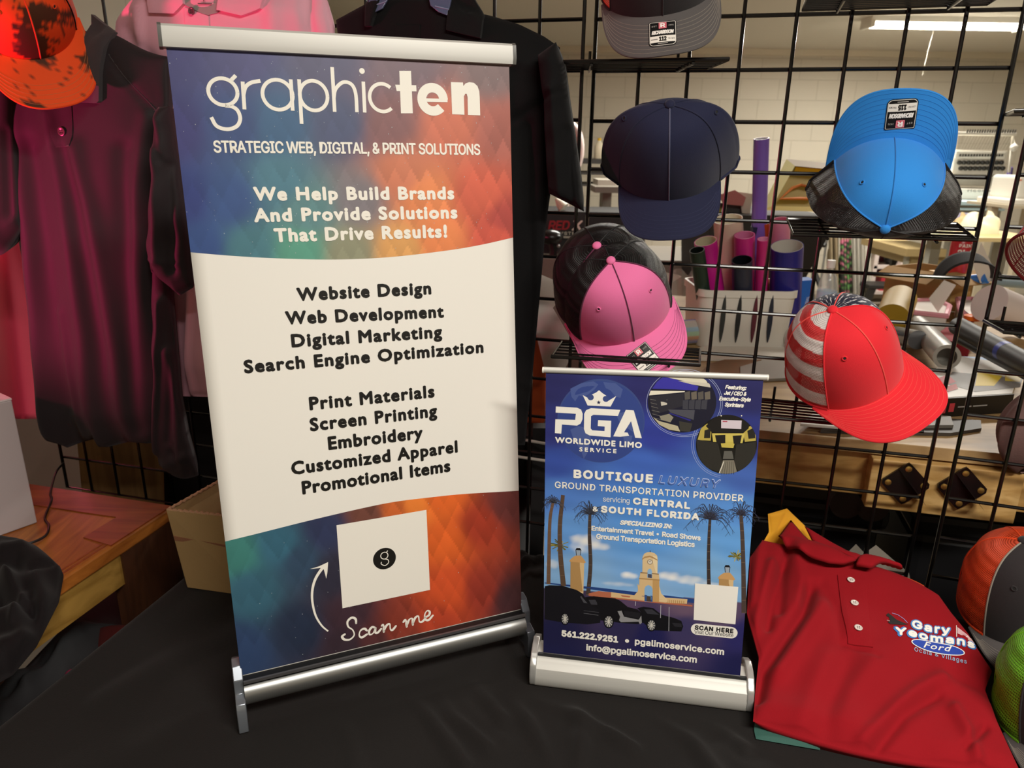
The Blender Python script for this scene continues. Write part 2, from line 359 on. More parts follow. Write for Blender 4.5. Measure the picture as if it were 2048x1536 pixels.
# ------------------------------------------------------------------ wire grid panels
GM = mat('black_gloss_wire', '0c0a0a', .22, spec=.6)
S3 = .0762
G1O, G1Y = V((.1207, 1.2729, CZ+.199)), .23307          # the panel with the caps
G0O, G0Y = V((.115-.0055, 1.2795, CZ+.2005)), .2515       # the pair behind the polos
def gx(Y): return V((math.cos(Y), -math.sin(Y), 0))
def gn_(Y): return V((-math.sin(Y), -math.cos(Y), 0))      # towards the camera
def grid_panel(lab, O, Y, i0, n, j0=-6, j1=13):
    ex, nn = gx(Y), gn_(Y); P = lambda i, j, d=0: O+ex*(S3*i)-V((0, 0, S3*j))+nn*d
    t = thing('wire_grid_panel', lab, 'display panel', P(i0+n/2, j1), 'black wire grid panels'); r = .0031
    f = MB()
    a, b_ = i0+.05, i0+n-.05
    f.tube([P(a, j0), P(a, j1), P(b_, j1), P(b_, j0)], .0036, 8, closed=True); f.build('frame', GM, t)
    f = MB()
    for i in range(i0+1, i0+n): f.tube([P(i, j0), P(i, j1)], r, 8)
    f.build('upright_wires', GM, t)
    f = MB()
    for j in range(j0+1, j1): f.tube([P(a, j, -.006), P(b_, j, -.006)], r, 8)
    f.build('cross_wires', GM, t); return t
grid_panel('black wire grid panel holding the navy, blue, pink and red caps', G1O, G1Y, 0, 8)
grid_panel('black wire grid panel behind the black polo and tall banner', G0O, G0Y, -8, 8)
grid_panel('black wire grid panel behind the dark polo, above the wooden desk', G0O, G0Y, -16, 8)
G2Y = .33; G2O = G1O+gx(G1Y)*(S3*8+.030)+V((0, 0, .005))
grid_panel('black wire grid panel past the double post, beside the bench brackets', G2O, G2Y, 0, 8)
def gpt(i, j, d=0, O=G1O, Y=G1Y): return O+gx(Y)*(S3*i)-V((0, 0, S3*j))+gn_(Y)*d
# ------------------------------------------------------------------ the table under its black cloth
TA = .2515
tx, tn = gx(TA), gn_(TA)                       # along the table, towards the camera
T0 = V((-.513, 1.35, 0)); TW, TD = 1.9, .95
t = thing('folding_table', 'folding table hidden under a black tablecloth, carrying the two banners', 'table', (T0+tx*TW/2+tn*TD/2))
b = MB(); b.box(T0+tx*TW/2+tn*TD/2+V((0, 0, TZ-.024)), (TW-.02, TD-.02, .03), rotZ(-TA)); b.build('tabletop', mat('table_plastic', '6b6660', .6), t, smooth=False)
for a in (.12, TW-.12):
    for q in (.1, TD-.1):
        p = T0+tx*a+tn*q; b = MB(); b.tube([p+V((0, 0, 0.01)), p+V((0, 0, TZ-.04))], .014, 8); b.build('leg', mat('table_steel', '55524e', .4, metal=.8), t)
CLM = mat('black_tablecloth', '1a1716', .9, bump=.35, bscale=900, sheen=.06, spec=.2)
def aq(px, py): p = atZ(px, py, TZ)-T0; return (p.x*tx.x+p.y*tx.y, p.x*tn.x+p.y*tn.y)
CR_ = [([(905, 1322), (960, 1380), (1010, 1440)], .008, .005), ([(770, 1345), (850, 1420), (930, 1536)], .010, .005), ([(985, 1300), (1060, 1390), (1170, 1440), (1270, 1500)], .009, .006), ([(1020, 1330), (1040, 1420), (1110, 1536)], .010, .005), ([(1150, 1400), (1165, 1470), (1150, 1560)], .012, .006), ([(1290, 1420), (1380, 1480), (1440, 1560)], .010, .005), ([(640, 1400), (700, 1470), (720, 1560)], .014, .004), ([(860, 1350), (900, 1430), (980, 1500)], .007, .004), ([(1040, 1080), (1060, 1150), (1055, 1230)], .012, .008), ([(1075, 1090), (1085, 1160), (1080, 1240)], .010, .007), ([(1050, 1130), (1090, 1120)], .010, .006), ([(200, 1400), (330, 1330), (430, 1290)], .03, .003), ([(300, 1500), (420, 1420)], .025, .003), ([(1420, 1440), (1490, 1500)], .008, .005)]
NU, NV = 460, 300
def fold(s_, L, drop): d = s_*(L+2*drop)-drop; return np.where(d < 0, -.006, np.where(d > L, L+.006, d)), np.where(d < 0, d, np.where(d > L, L-d, 0.))
gu, gv = np.meshgrid(np.arange(NU+1)/NU, np.arange(NV+1)/NV); ga, gza = fold(gu, TW, .62); gq, gzq = fold(gv, TD, .62)
PQ = np.c_[ga.ravel(), gq.ravel()]; H_ = np.zeros(len(PQ)); rs = np.random.RandomState(5)
for ch, wd, am in CR_:
    c_ = [aq(*p) for p in ch]; d = np.min([segd(PQ, c_[k], c_[k+1])[0] for k in range(len(c_)-1)], axis=0); am *= 1.6; H_ += am*np.exp(-(d/wd)**2)-am*.35*np.exp(-((d-2.2*wd)/wd)**2)
for k in range(16): a_, f_ = rs.uniform(0, 6.28), rs.uniform(9, 40); H_ += .0007*np.sin(f_*(PQ[:, 0]*math.cos(a_)+PQ[:, 1]*math.sin(a_))+rs.uniform(0, 6.28))
wx, wy = T0.x+tx.x*PQ[:, 0]+tn.x*PQ[:, 1], T0.y+tx.y*PQ[:, 0]+tn.y*PQ[:, 1]
for A, B in (((-.37, .77), (.04, .95)), ((.02, .88), (.35, .82))): H_ *= np.clip((segd(np.c_[wx, wy], A, B)[0]-.04)/.05, 0, 1)
H_ = np.maximum(H_, 0).reshape(gu.shape)
def clf(u, v):
    i, j = round(u*NU), round(v*NV); a, za, q, zq = float(ga[j, i]), float(gza[j, i]), float(gq[j, i]), float(gzq[j, i])
    zd = min(za, zq); wob = .02*math.sin(a*23+q*19)*min(1, -zd*4)
    z = TZ+(float(H_[j, i]) if zd == 0 else 0)+max(zd, -.70)
    p = T0+tx*(a+(math.copysign(wob, a-.5) if za < 0 else 0))+tn*(q+(math.copysign(abs(wob), q-.4) if zq < 0 else 0)); p.z = z
    return p
b = MB(); b.grid(clf, NU, NV); tag(b.build('tablecloth', CLM, angle=180), 'black cloth draped over the table under the banners', 'tablecloth')
# a bunched ridge of the same cloth between the banners
# ------------------------------------------------------------------ workbench behind the wire panels
BA = .235; bx, bn = gx(BA), gn_(BA); BZ = 1.004
W1 = wood('bench_pine', 'a5793f', 'c39a5c', 5, .55); W2 = wood('bench_ply', '9a7a50', 'b89a6c', 4, .5); W3 = wood('bench_block', 'b38a4e', 'd3ad70', 6, .55, 'X')
B0 = G1O.copy(); B0.z = 0; B0 = B0 - bn*.055 + bx*.02                      # front left corner of the bench
BL, BD = 2.4, 1.3
t = thing('workbench', 'long wooden workbench behind the wire panels, piled with rolls and boxes', 'workbench', B0+bx*BL/2-bn*BD/2)
b = MB(); b.box(B0+bx*BL/2-bn*BD/2+V((0, 0, BZ-.012)), (BL, BD, .024), rotZ(-BA)); b.build('top_board', W2, t, smooth=False, bev=.001)
b = MB(); b.box(B0+bx*BL/2-bn*.035+V((0, 0, BZ-.024-.0445)), (BL-.02, .038, .089), rotZ(-BA)); b.build('front_rail', W1, t, smooth=False, bev=.002)
b = MB(); b.box(B0+bx*BL/2-bn*(BD-.035)+V((0, 0, BZ-.024-.0445)), (BL-.02, .038, .089), rotZ(-BA)); b.build('rear_rail', W1, t, smooth=False, bev=.002)
for a in (.06, BL-.06):
    for q in (.1, BD-.1):
        p = B0+bx*a-bn*q; b = MB(); b.box(p+V((0, 0, (BZ-.026)/2)), (.089, .089, BZ-.026), rotZ(-BA)); b.build('leg', W1, t, smooth=False)
b = MB(); b.box(B0+bx*BL/2-bn*BD/2+V((0, 0, .20)), (BL-.2, BD-.2, .02), rotZ(-BA)); b.build('lower_shelf', W2, t, smooth=False)
# doubled block with the two black brackets
def bpt(a, q, z): p = B0+bx*a-bn*q; p.z = z; return p
def bpx(px, py, q):                      # a pixel on the vertical plane q behind the bench front
    return atPl(px, py, bpt(0, q, 0), bn)
c0 = bpx(1733, 970, .0); c1 = bpx(2035, 985, .0); cc = (c0+c1)/2
b = MB(); b.box(V((cc.x, cc.y, BZ-.026-.050))-bn*.002, ((c1-c0).length, .03, .095), rotZ(-BA)); b.build('mounting_block', W3, t, smooth=False, bev=.002)
BK = mat('black_bracket', '120b0c', .3, spec=.6); BS = mat('brass_screw', 'c9a35a', .35, metal=.9)
for k, (px, py, lab) in enumerate(((1810, 966, 'black diamond bracket screwed to the bench block, nearer the gold shirt'), (1923, 975, 'black diamond bracket screwed to the bench block past the double post'))):
    c = bpx(px, py, -.016); r = .040
    q = thing('bench_bracket', lab, 'bracket', c, 'diamond brackets on the workbench'); ez = V((0, 0, 1))
    f = lambda d: (lambda x, z: c+bx*x+ez*z+bn*d)
    dia = [(0, r), (r*.12, r*.92), (r*.95, r*.1), (r*.95, -r*.1), (r*.12, -r*.92), (0, -r), (-r*.12, -r*.92), (-r*.95, -r*.1), (-r*.95, r*.1), (-r*.12, r*.92)]
    b = MB(); b.prism(dia, f(0), f(.004)); b.build('plate', BK, q, smooth=False)
    b = MB(); b.add([c+bx*-.018+ez*.03+bn*.004, c+bx*.03-ez*.025+bn*.004, c+bx*.03-ez*.025+bn*.035, c+bx*.026-ez*.018+bn*.004], [(0, 1, 2), (0, 2, 3), (0, 3, 1), (1, 3, 2)]); b.build('rib', BK, q, smooth=False)
    for x, z in ((0, .72), (-.72, 0), (.72, 0), (0, -.72)):
        p = c+bx*x*r+ez*z*r+bn*.004; b = MB(); b.lathe([(.0055, 0), (.0055, .0015), (.0025, .0025)], 12, p, bn.to_track_quat('Z', 'Y').to_matrix()); b.build('screw', BS, q)
# ------------------------------------------------------------------ wooden desk
DW = wood('desk_oak', '8a4a1c', 'b8702e', 5, .35, 'Y'); DW2 = wood('desk_trim', '7a3518', '9a4c22', 5, .35, 'X'); DE = wood('desk_apron', '8f6a2c', 'b58c44', 5, .45, 'Y'); DS = wood('desk_side', '3a2012', '55311c', 5, .5, 'Z')
D0 = V((-.716, 1.382, 0)); DZ = .758; DV, DU = .72, .58
dk = lambda u, v, z: D0-tx*u+tn*v+V((0, 0, z))                 # u to the left along the panels, v towards the viewer
t = thing('wooden_desk', 'orange-brown wooden desk beside the black tablecloth, holding the white box', 'desk', dk(DU/2, DV/2, 0))
RD = rotZ(-TA); dc = lambda u, v, z: dk(u, v, z)
b = MB(); b.box(dc(DU/2, DV/2, DZ-.015), (DU, DV, .03), RD); b.build('desktop', DW, t, smooth=False, bev=.004)
b = MB(); b.prism([(.002, .002), (.002, .17), (.075, .16), (.075, .075), (DU-.002, .085), (DU-.002, .002)], lambda u, v: dk(u, v, DZ-.001), lambda u, v: dk(u, v, DZ+.0022)); b.build('trim_strip', DW2, t, smooth=False)
for u in (.012, .022): b = MB(); b.box(dc(u, .17+(DV-.17)/2, DZ+.001), (.003, DV-.17, .003), RD); b.build('edge_bead', DW2, t, smooth=False)
b = MB(); b.box(dc(.015, .15+(DV-.15)/2, DZ-.030-.033), (.02, DV-.15, .066), RD); b.build('apron', DE, t, smooth=False)
b = MB(); b.box(dc(.015, .075, (DZ-.03)/2), (.03, .15, DZ-.03), RD); b.build('side_panel', DS, t, smooth=False)
b = MB(); b.box(dc(DU-.03, DV/2, (DZ-.03)/2), (.03, DV-.05, DZ-.03), RD); b.build('side_panel', DS, t, smooth=False)
b = MB(); b.box(dc(.05, DV-.05, (DZ-.03)/2), (.06, .06, DZ-.03), RD); b.build('leg', DS, t, smooth=False)
# ------------------------------------------------------------------ roll-up banners
def to_px(p):
    q = V(p)-CAMP; z = q.dot(CF); return np.array([1024+FPX*q.dot(CR)/z, 768-FPX*q.dot(CU)/z])
def trace(surf, w, h):
    """inverse of the view onto a sheet: photograph position -> position on the sheet (x, y)"""
    def f(px, py):
        t = np.array([px, py], float); q = np.array([w/2, h/2])
        for _k in range(7):
            a = to_px(surf(*q, 0)); J = np.c_[(to_px(surf(q[0]+1e-3, q[1], 0))-a)/1e-3, (to_px(surf(q[0], q[1]+1e-3, 0))-a)/1e-3]; q = q+np.linalg.solve(J, t-a)
        return q
    return f
def sheet_surf(bl, br, tl, tr, w, h, bow=.002):
    bl, br, tl, tr = V(bl), V(br), V(tl), V(tr); nn = (br-bl).cross(tl-bl).normalized()
    if nn.y > 0: nn = -nn
    def f(x, y, d=0):
        u, v = x/w, y/h; p = bl.lerp(br, u).lerp(tl.lerp(tr, u), v); return p+nn*(d+bow*(1-(2*u-1)**2)*v*(1-v)*4)
    f.n = nn; return f
def idw(ctrl, p=2.6):
    P = np.array([c[0] for c in ctrl], float); C = np.array([lin(tuple(k/255 for k in c[1])) for c in ctrl])
    def f(x, y):
        d = (P[:, 0]-x)**2+(P[:, 1]-y)**2+60; wt = d**(-p/2*1.6); return (wt[:, None]*C).sum(0)/wt.sum()
    return f
def art_patch(name, surf, lo, hi, w, nx, ny, colf, parent, lay=.6, step=.00016, rough=.45):
    """printed colour field between two edge curves lo(x), hi(x)"""
    mb = MB(); cols = []
    def g(u, v):
        x = u*w; y = lo(x)+(hi(x)-lo(x))*v; cols.append(tuple(colf(x, y))+(1,)); return surf(x, y, lay*step)
    mb.grid(g, nx, ny); mb.col = cols
    return mb.build(name, vcol_mat('printed_colour', rough), parent, angle=180)
AL = mat('brushed_aluminium', '9c9c9a', .36, metal=.85); ALW = mat('white_aluminium', 'c8c6c0', .5, metal=.2); AC = mat('grey_end_cap', '8d929a', .3, metal=.65); ACD = mat('dark_grey_cap', '5c6068', .35, metal=.5); BLK = mat('black_plastic', '0d0d0e', .4); SHW = mat('banner_vinyl', 'efebe3', .42)
def rail(name, a, b, surf, prof, cap, t, capm, rm):
    ex = (b-a).normalized(); nn = surf.n; up = ex.cross(nn).normalized(); up = up if up.z > 0 else -up
    r = MB(); r.prism(prof, lambda p, q: a+nn*p+up*q, lambda p, q: b+nn*p+up*q); ro = r.build(name, rm, t, angle=30)
    for e, s in ((a, -1), (b, 1)):
        c = MB(); c.prism([(p*1.12, q*1.05-.0003) for p, q in prof], lambda p, q: e+nn*p+up*q, lambda p, q: e+ex*s*cap+nn*p+up*q); c.build('end_cap', capm, ro, angle=30)
    return ro
# ---------------- the tall banner
def tall():
    w, h = .400, .780
    # the base's own frame (world)
    L = V((-.3528, .784, TZ+.0012)); R = V((.0242, .9421, TZ+.0012)); ex = (R-L).normalized(); nn = V((ex.y, -ex.x, 0)); up = V((0, 0, 1))
    t = thing('rollup_banner', 'tall roll-up banner with a rainbow print, white list panel and blank white code square', 'banner', (L+R)/2, 'roll-up banners on the table')
    bl = L+ex*.004+up*.066; br = bl+ex*w
    tl = V((-.3922, .8845, CZ+.108)); tr = V((-.0104, 1.0037, CZ+.108))
    S = sheet_surf(bl, br, tl, tr, w, h); T = trace(S, w, h); P = lambda pts: [T(*p) for p in pts]
    # base: tube, slot, end plates on feet
    b = MB(); c0 = L+ex*.006+up*.044+nn*.004; c1 = R-ex*.004+up*.044+nn*.004
    b.tube([c0, c1], .0165, 28); b.build('base_tube', AL, t)
    b = MB(); b.box((c0+c1)/2+up*.0185-nn*.003, ((c1-c0).length, .022, .007), Matrix((ex, -nn, up)).transposed()); b.build('slot_lip', BLK, t, smooth=False)
    b = MB(); b.box((c0+c1)/2+up*.0215+nn*.010, ((c1-c0).length, .003, .004), Matrix((ex, -nn, up)).transposed()); b.build('slot_bead', mat('slot_bead_grey', '6c6a6c', .3, metal=.6), t, smooth=False)
    for e, s in ((L, 1), (R, -1)):
        f = lambda k: (lambda p, q: e+ex*k*s+nn*p+up*q)
        c = MB(); c.prism([(-.045, .001), (-.045, .05), (-.036, .072), (-.018, .083), (-.004, .080), (.008, .066), (.010, .047), (.026, .043), (.030, .036), (.030, .001), (.018, .001), (.016, .012), (-.028, .012), (-.031, .001)], f(-.006), f(.006)); c.build('end_plate', AC if s > 0 else ACD, t, angle=30, bev=.001)
    # pole behind
    b = MB(); m0 = (c0+c1)/2-nn*.03-up*.03; m1 = S(w/2, h-.004)-S.n*.010; b.tube([m0, m1], .006, 10); b.build('support_pole', AL, t)
    rp = [(-.006, -.004), (-.006, .0175), (-.003, .0205), (.004, .0205), (.0065, .0175), (.0072, .003), (.0055, -.004)]
    rail('top_rail', S(-.003, h-.002), S(w+.003, h-.002), S, rp, .004, t, mat('dark_rail_cap', '5a5854', .4), ALW)
    sh = MB(); sh.grid(lambda u, v: S(u*w, -.012+v*(h+.012)), 24, 40); sheet = sh.build('banner_sheet', SHW, t, angle=180)
    mod = sheet.modifiers.new('s', 'SOLIDIFY'); mod.thickness = .0005; mod.offset = -1 if S.n.dot(sheet.data.polygons[0].normal) > 0 else 1
    # colour fields
    k1 = [T(*p) for p in ((370, 502), (381.6, 504.6), (470, 512), (559.8, 516.8), (671, 519), (782, 514), (894, 501), (960, 490), (1018, 477), (1030, 474))]
    k2 = [T(*p) for p in ((440, 1086), (454.5, 1082), (516.7, 1066.7), (619, 1041), (722, 1017), (790, 1003.5), (858, 995), (927, 988), (1028, 982), (1040, 981))]
    def cur(k):
        k = np.array(k); ks = np.array(smooth_pts(k, 6)); return lambda x: float(np.interp(x, ks[:, 0], ks[:, 1]))
    f1, f2 = cur(k1), cur(k2)
    top = idw([((335, 100), (58, 58, 112)), ((480, 110), (70, 70, 120)), ((650, 130), (78, 76, 108)), ((820, 130), (112, 88, 100)), ((980, 140), (120, 95, 96)), ((350, 260), (52, 52, 112)), ((470, 250), (48, 72, 124)), ((560, 250), (48, 92, 132)), ((680, 250), (66, 76, 112)), ((780, 250), (125, 80, 82)), ((900, 250), (196, 98, 66)), ((1000, 260), (165, 86, 72)), ((370, 400), (38, 54, 120)), ((460, 400), (44, 76, 132)), ((560, 360), (66, 118, 138)), ((620, 420), (84, 130, 134)), ((720, 400), (120, 112, 118)), ((800, 350), (200, 110, 72)), ((850, 400), (226, 126, 60)), ((960, 390), (208, 84, 52)), ((1010, 440), (168, 58, 48)), ((400, 495), (40, 72, 132)), ((500, 500), (62, 116, 130)), ((600, 505), (78, 150, 128)), ((700, 505), (140, 140, 112)), ((800, 500), (222, 156, 76)), ((880, 480), (228, 124, 56)), ((990, 475), (200, 72, 48))])
    bot = idw([((470, 1110), (56, 118, 112)), ((500, 1180), (50, 92, 112)), ((480, 1300), (42, 62, 98)), ((560, 1090), (50, 96, 118)), ((600, 1120), (46, 68, 92)), ((650, 1060), (44, 52, 84)), ((600, 1260), (34, 44, 66)), ((690, 1290), (52, 38, 48)), ((660, 1150), (44, 42, 58)), ((740, 1030), (104, 62, 52)), ((790, 1020), (190, 92, 40)), ((830, 1010), (222, 120, 44)), ((880, 1000), (216, 96, 32)), ((890, 1080), (212, 92, 32)), ((900, 1180), (200, 76, 34)), ((960, 1050), (150, 50, 30)), ((1015, 1010), (96, 44, 42)), ((960, 1180), (140, 48, 34)), ((1020, 1200), (66, 36, 40)), ((800, 1260), (130, 52, 38)), ((880, 1250), (170, 60, 34)), ((750, 1280), (80, 42, 44)), ((700, 1230), (60, 40, 50))])
    hsh = lambda a, b: (math.sin(a*127.1+b*311.7)*43758.5453) % 1
    def pat(base, lo_a, ds=.12):
        def f(x, y):
            px = to_px(S(x, y)); c = base(*px); a = x/.0205+y/.038; b_ = x/.0205-y/.038
            k = hsh(math.floor(a), math.floor(b_)); warm = c[0]/(c.sum()+1e-6); am = lo_a+.30*max(0, warm-.38)
            g = 1+am*(k-.5)*.9+am*.6*((a % 1)-.5)-am*.35*((b_ % 1)-.5); c = c*g*1.1; return np.clip(c*(1-ds)+ds*c.mean(), 0, 1)
        return f
    art_patch('rainbow_print', S, f1, lambda x: h-.001, w, 190, 150, pat(top, .14), sheet)
    art_patch('rainbow_print', S, lambda x: .001, f2, w, 190, 110, pat(bot, .16, .02), sheet)
    # specks of the print
    pr = Print(); rr = random.Random(3)
    for k in range(260):
        x = rr.random()*w*.98; y = f1(x)+rr.random()*(h-f1(x)-.01) if k % 5 else rr.random()*f2(x)
        s_ = .00022+rr.random()*.0003; pr.poly([(x-s_, y), (x, y-s_), (x+s_, y), (x, y+s_*(1+rr.random()*2))], 'aeb6ba', 1.2)
    pr.build('print_specks', S, sheet)
    WH, DK = 'f2ede2', '181614'
    # the name across the top: fine strokes, then three heavy letters
    c5 = lambda pts: P([(300+x/2.6947, y/2.6947) for x, y in pts])
    LG = Print(); sw = .0042
    def ring(cx, cy, l, r_, tp, bt, a0=0, a1=360, wd=sw):
        c = np.array(c5([(cx, cy)])[0]); rx = np.linalg.norm(np.array(c5([(l, cy)])[0])-np.array(c5([(r_, cy)])[0]))/2-wd/2; ry = np.linalg.norm(np.array(c5([(cx, tp)])[0])-np.array(c5([(cx, bt)])[0]))/2-wd/2
        a = np.radians(np.linspace(a0, a1, 48)); LG.stroke(np.c_[c[0]+rx*np.cos(a), c[1]+ry*np.sin(a)], wd, WH, 3)
    def st(pts, wd=sw, n=8): LG.stroke(np.array(smooth_pts(c5(pts), n)) if n else np.array(c5(pts)), wd, WH, 3)
    ring(393, 495, 305, 482, 413, 577); st([(438, 432), (462, 407)], n=0)
    st([(405, 569), (440, 574), (472, 596), (486, 640), (468, 680), (418, 697), (360, 680), (330, 632)])
    st([(499, 440), (509, 590)], n=0); st([(504, 510), (515, 470), (545, 446), (595, 436)])
    ring(688, 511, 597, 779, 422, 602); st([(758, 428), (769, 597)], n=0)
    st([(803, 428), (817, 668)], n=0); ring(882, 516, 798, 966, 427, 606)
    st([(981, 362), (995, 603)], n=0); st([(990, 530), (1000, 480), (1040, 444), (1085, 455), (1108, 505), (1115, 605)])
    st([(1149, 440), (1157, 607)], n=0); d = c5([(1142, 383)])[0]; LG.disc(d, .0033, .0033, WH, 3)
    ring(1252, 527, 1175, 1330, 443, 611, 48, 312)
    LG.poly(c5([(1343, 383), (1406, 383), (1416, 611), (1352, 611)]), WH, 3); LG.poly(c5([(1321, 457), (1434, 460), (1436, 493), (1329, 491)]), WH, 3.01)
    ring(1523, 536, 1441, 1605, 446, 622, 0, 318, .0112); LG.poly(c5([(1480, 530), (1603, 533), (1603, 551), (1480, 549)]), WH, 3.02)
    LG.poly(c5([(1621, 443), (1686, 445), (1688, 464), (1700, 450), (1720, 443), (1745, 447), (1764, 464), (1774, 492), (1776, 523), (1779, 622), (1713, 620), (1711, 524), (1706, 506), (1698, 506), (1691, 520), (1694, 619), (1628, 616)]), WH, 3)
    LG.build('logo_lettering', S, sheet)
    def line(pr, txt, a, b_, hpx, col, lay=3, f='B', bold=.0007, shear=0, space=1):
        A, B = T(*a), T(*b_); hh = T(a[0], a[1]-hpx)[1]-A[1]; pr.text(txt, A[0], B[0], A[1], hh, col, lay, f, bold, shear, space, y1=B[1])
    q = Print(); line(q, 'STRATEGIC WEB, DIGITAL, & PRINT SOLUTIONS', (428, 305.5), (960.5, 310.2), 24.5, WH, f='I', bold=.0005); q.build('tagline_lettering', S, sheet)
    q = Print()
    for s_, a, b_ in (('We Help Build Brands', (508, 402), (908.6, 399.2)), ('And Provide Solutions', (508.6, 444.8), (915, 437.4)), ('That Drive Results!', (549, 484.8), (894.5, 475.5))): line(q, s_, a, b_, 28.5, WH, bold=.0011)
    q.build('slogan_lettering', S, sheet)
    q = Print()
    for s_, a, b_ in (('Website Design', (594.5, 602.3), (862.8, 588.5)), ('Web Development', (571.8, 649.2), (888, 635)), ('Digital Marketing', (583.5, 694.9), (884.5, 675.3)), ('Search Engine Optimization', (489, 746.8), (967, 705.4)), ('Print Materials', (619.5, 820.6), (869.4, 794.4)), ('Screen Printing', (620.6, 862.8), (874.5, 833)), ('Embroidery', (657, 899.9), (846, 877)), ('Customized Apparel', (583.5, 949.9), (915.5, 904.6)), ('Promotional Items', (605, 988.9), (901, 942.8))): line(q, s_, a, b_, 27, DK, bold=.0010)
    q.build('list_lettering', S, sheet)
    c6 = lambda pts: P([(380+x/2.926, 930+y/2.926) for x, y in pts])
    q = Print(); q.quad(c6([(857, 352), (1383, 262), (1404, 730), (892, 838)]), 'efeae0', 2)
    c = c6([(1138, 547)])[0]; q.disc(c, .0158, .0158, DK, 3)
    a = np.radians(np.linspace(0, 360, 30)); q.stroke(np.c_[c[0]+.0050*np.cos(a), c[1]+.0045+.0050*np.sin(a)], .0011, WH, 4); q.stroke(np.array(smooth_pts([(c[0]+.0002, c[1]-.0006), (c[0]+.0045, c[1]-.0025), (c[0]+.005, c[1]-.007), (c[0], c[1]-.0103), (c[0]-.005, c[1]-.007), (c[0]-.0045, c[1]-.0040)], 6)), .0011, WH, 4); q.stroke([(c[0]+.003, c[1]+.0085), (c[0]+.0052, c[1]+.011)], .0011, WH, 4)
    q.build('code_square', S, sheet, label='blank white square with a round black letter badge')
    q = Print(); sp = np.array(smooth_pts(c6([(808, 972), (770, 938), (735, 880), (716, 800), (716, 730), (732, 670), (760, 622), (785, 592)]), 6)); q.stroke(sp, np.linspace(.0020, .0042, len(sp)), WH, 3)
    q.poly(c6([(702, 608), (755, 592), (808, 567), (780, 600)]), WH, 3.1); q.poly(c6([(808, 567), (804, 625), (797, 664), (780, 600)]), WH, 3.2); q.build('arrow_print', S, sheet)
    q = Print()
    for pts in ([(972, 925), (968, 900), (945, 893), (922, 915), (926, 945), (952, 965), (960, 995), (935, 1020), (903, 1020), (890, 1003), (905, 990)], [(1035, 968), (1020, 957), (998, 968), (990, 995), (1005, 1008), (1035, 990)], [(1085, 952), (1065, 948), (1048, 970), (1052, 992), (1072, 982), (1086, 950), (1084, 978), (1098, 980), (1118, 958)], [(1122, 940), (1132, 935), (1134, 975)], [(1133, 970), (1150, 938), (1168, 930), (1172, 958), (1184, 965), (1204, 942)], [(1248, 918), (1262, 905), (1268, 945)], [(1267, 940), (1282, 905), (1300, 898), (1304, 934)], [(1303, 928), (1318, 893), (1336, 885), (1342, 915), (1358, 916), (1378, 896)], [(1374, 892), (1398, 878), (1402, 858), (1388, 852), (1374, 872), (1376, 902), (1396, 906), (1420, 880)]):
        z = np.array(smooth_pts(c6(pts), 7)); q.stroke(z, .0026+.0008*np.sin(np.linspace(0, 9, len(z))), WH, 3, caps=True)
    q.build('script_lettering', S, sheet)
    return t
tall()
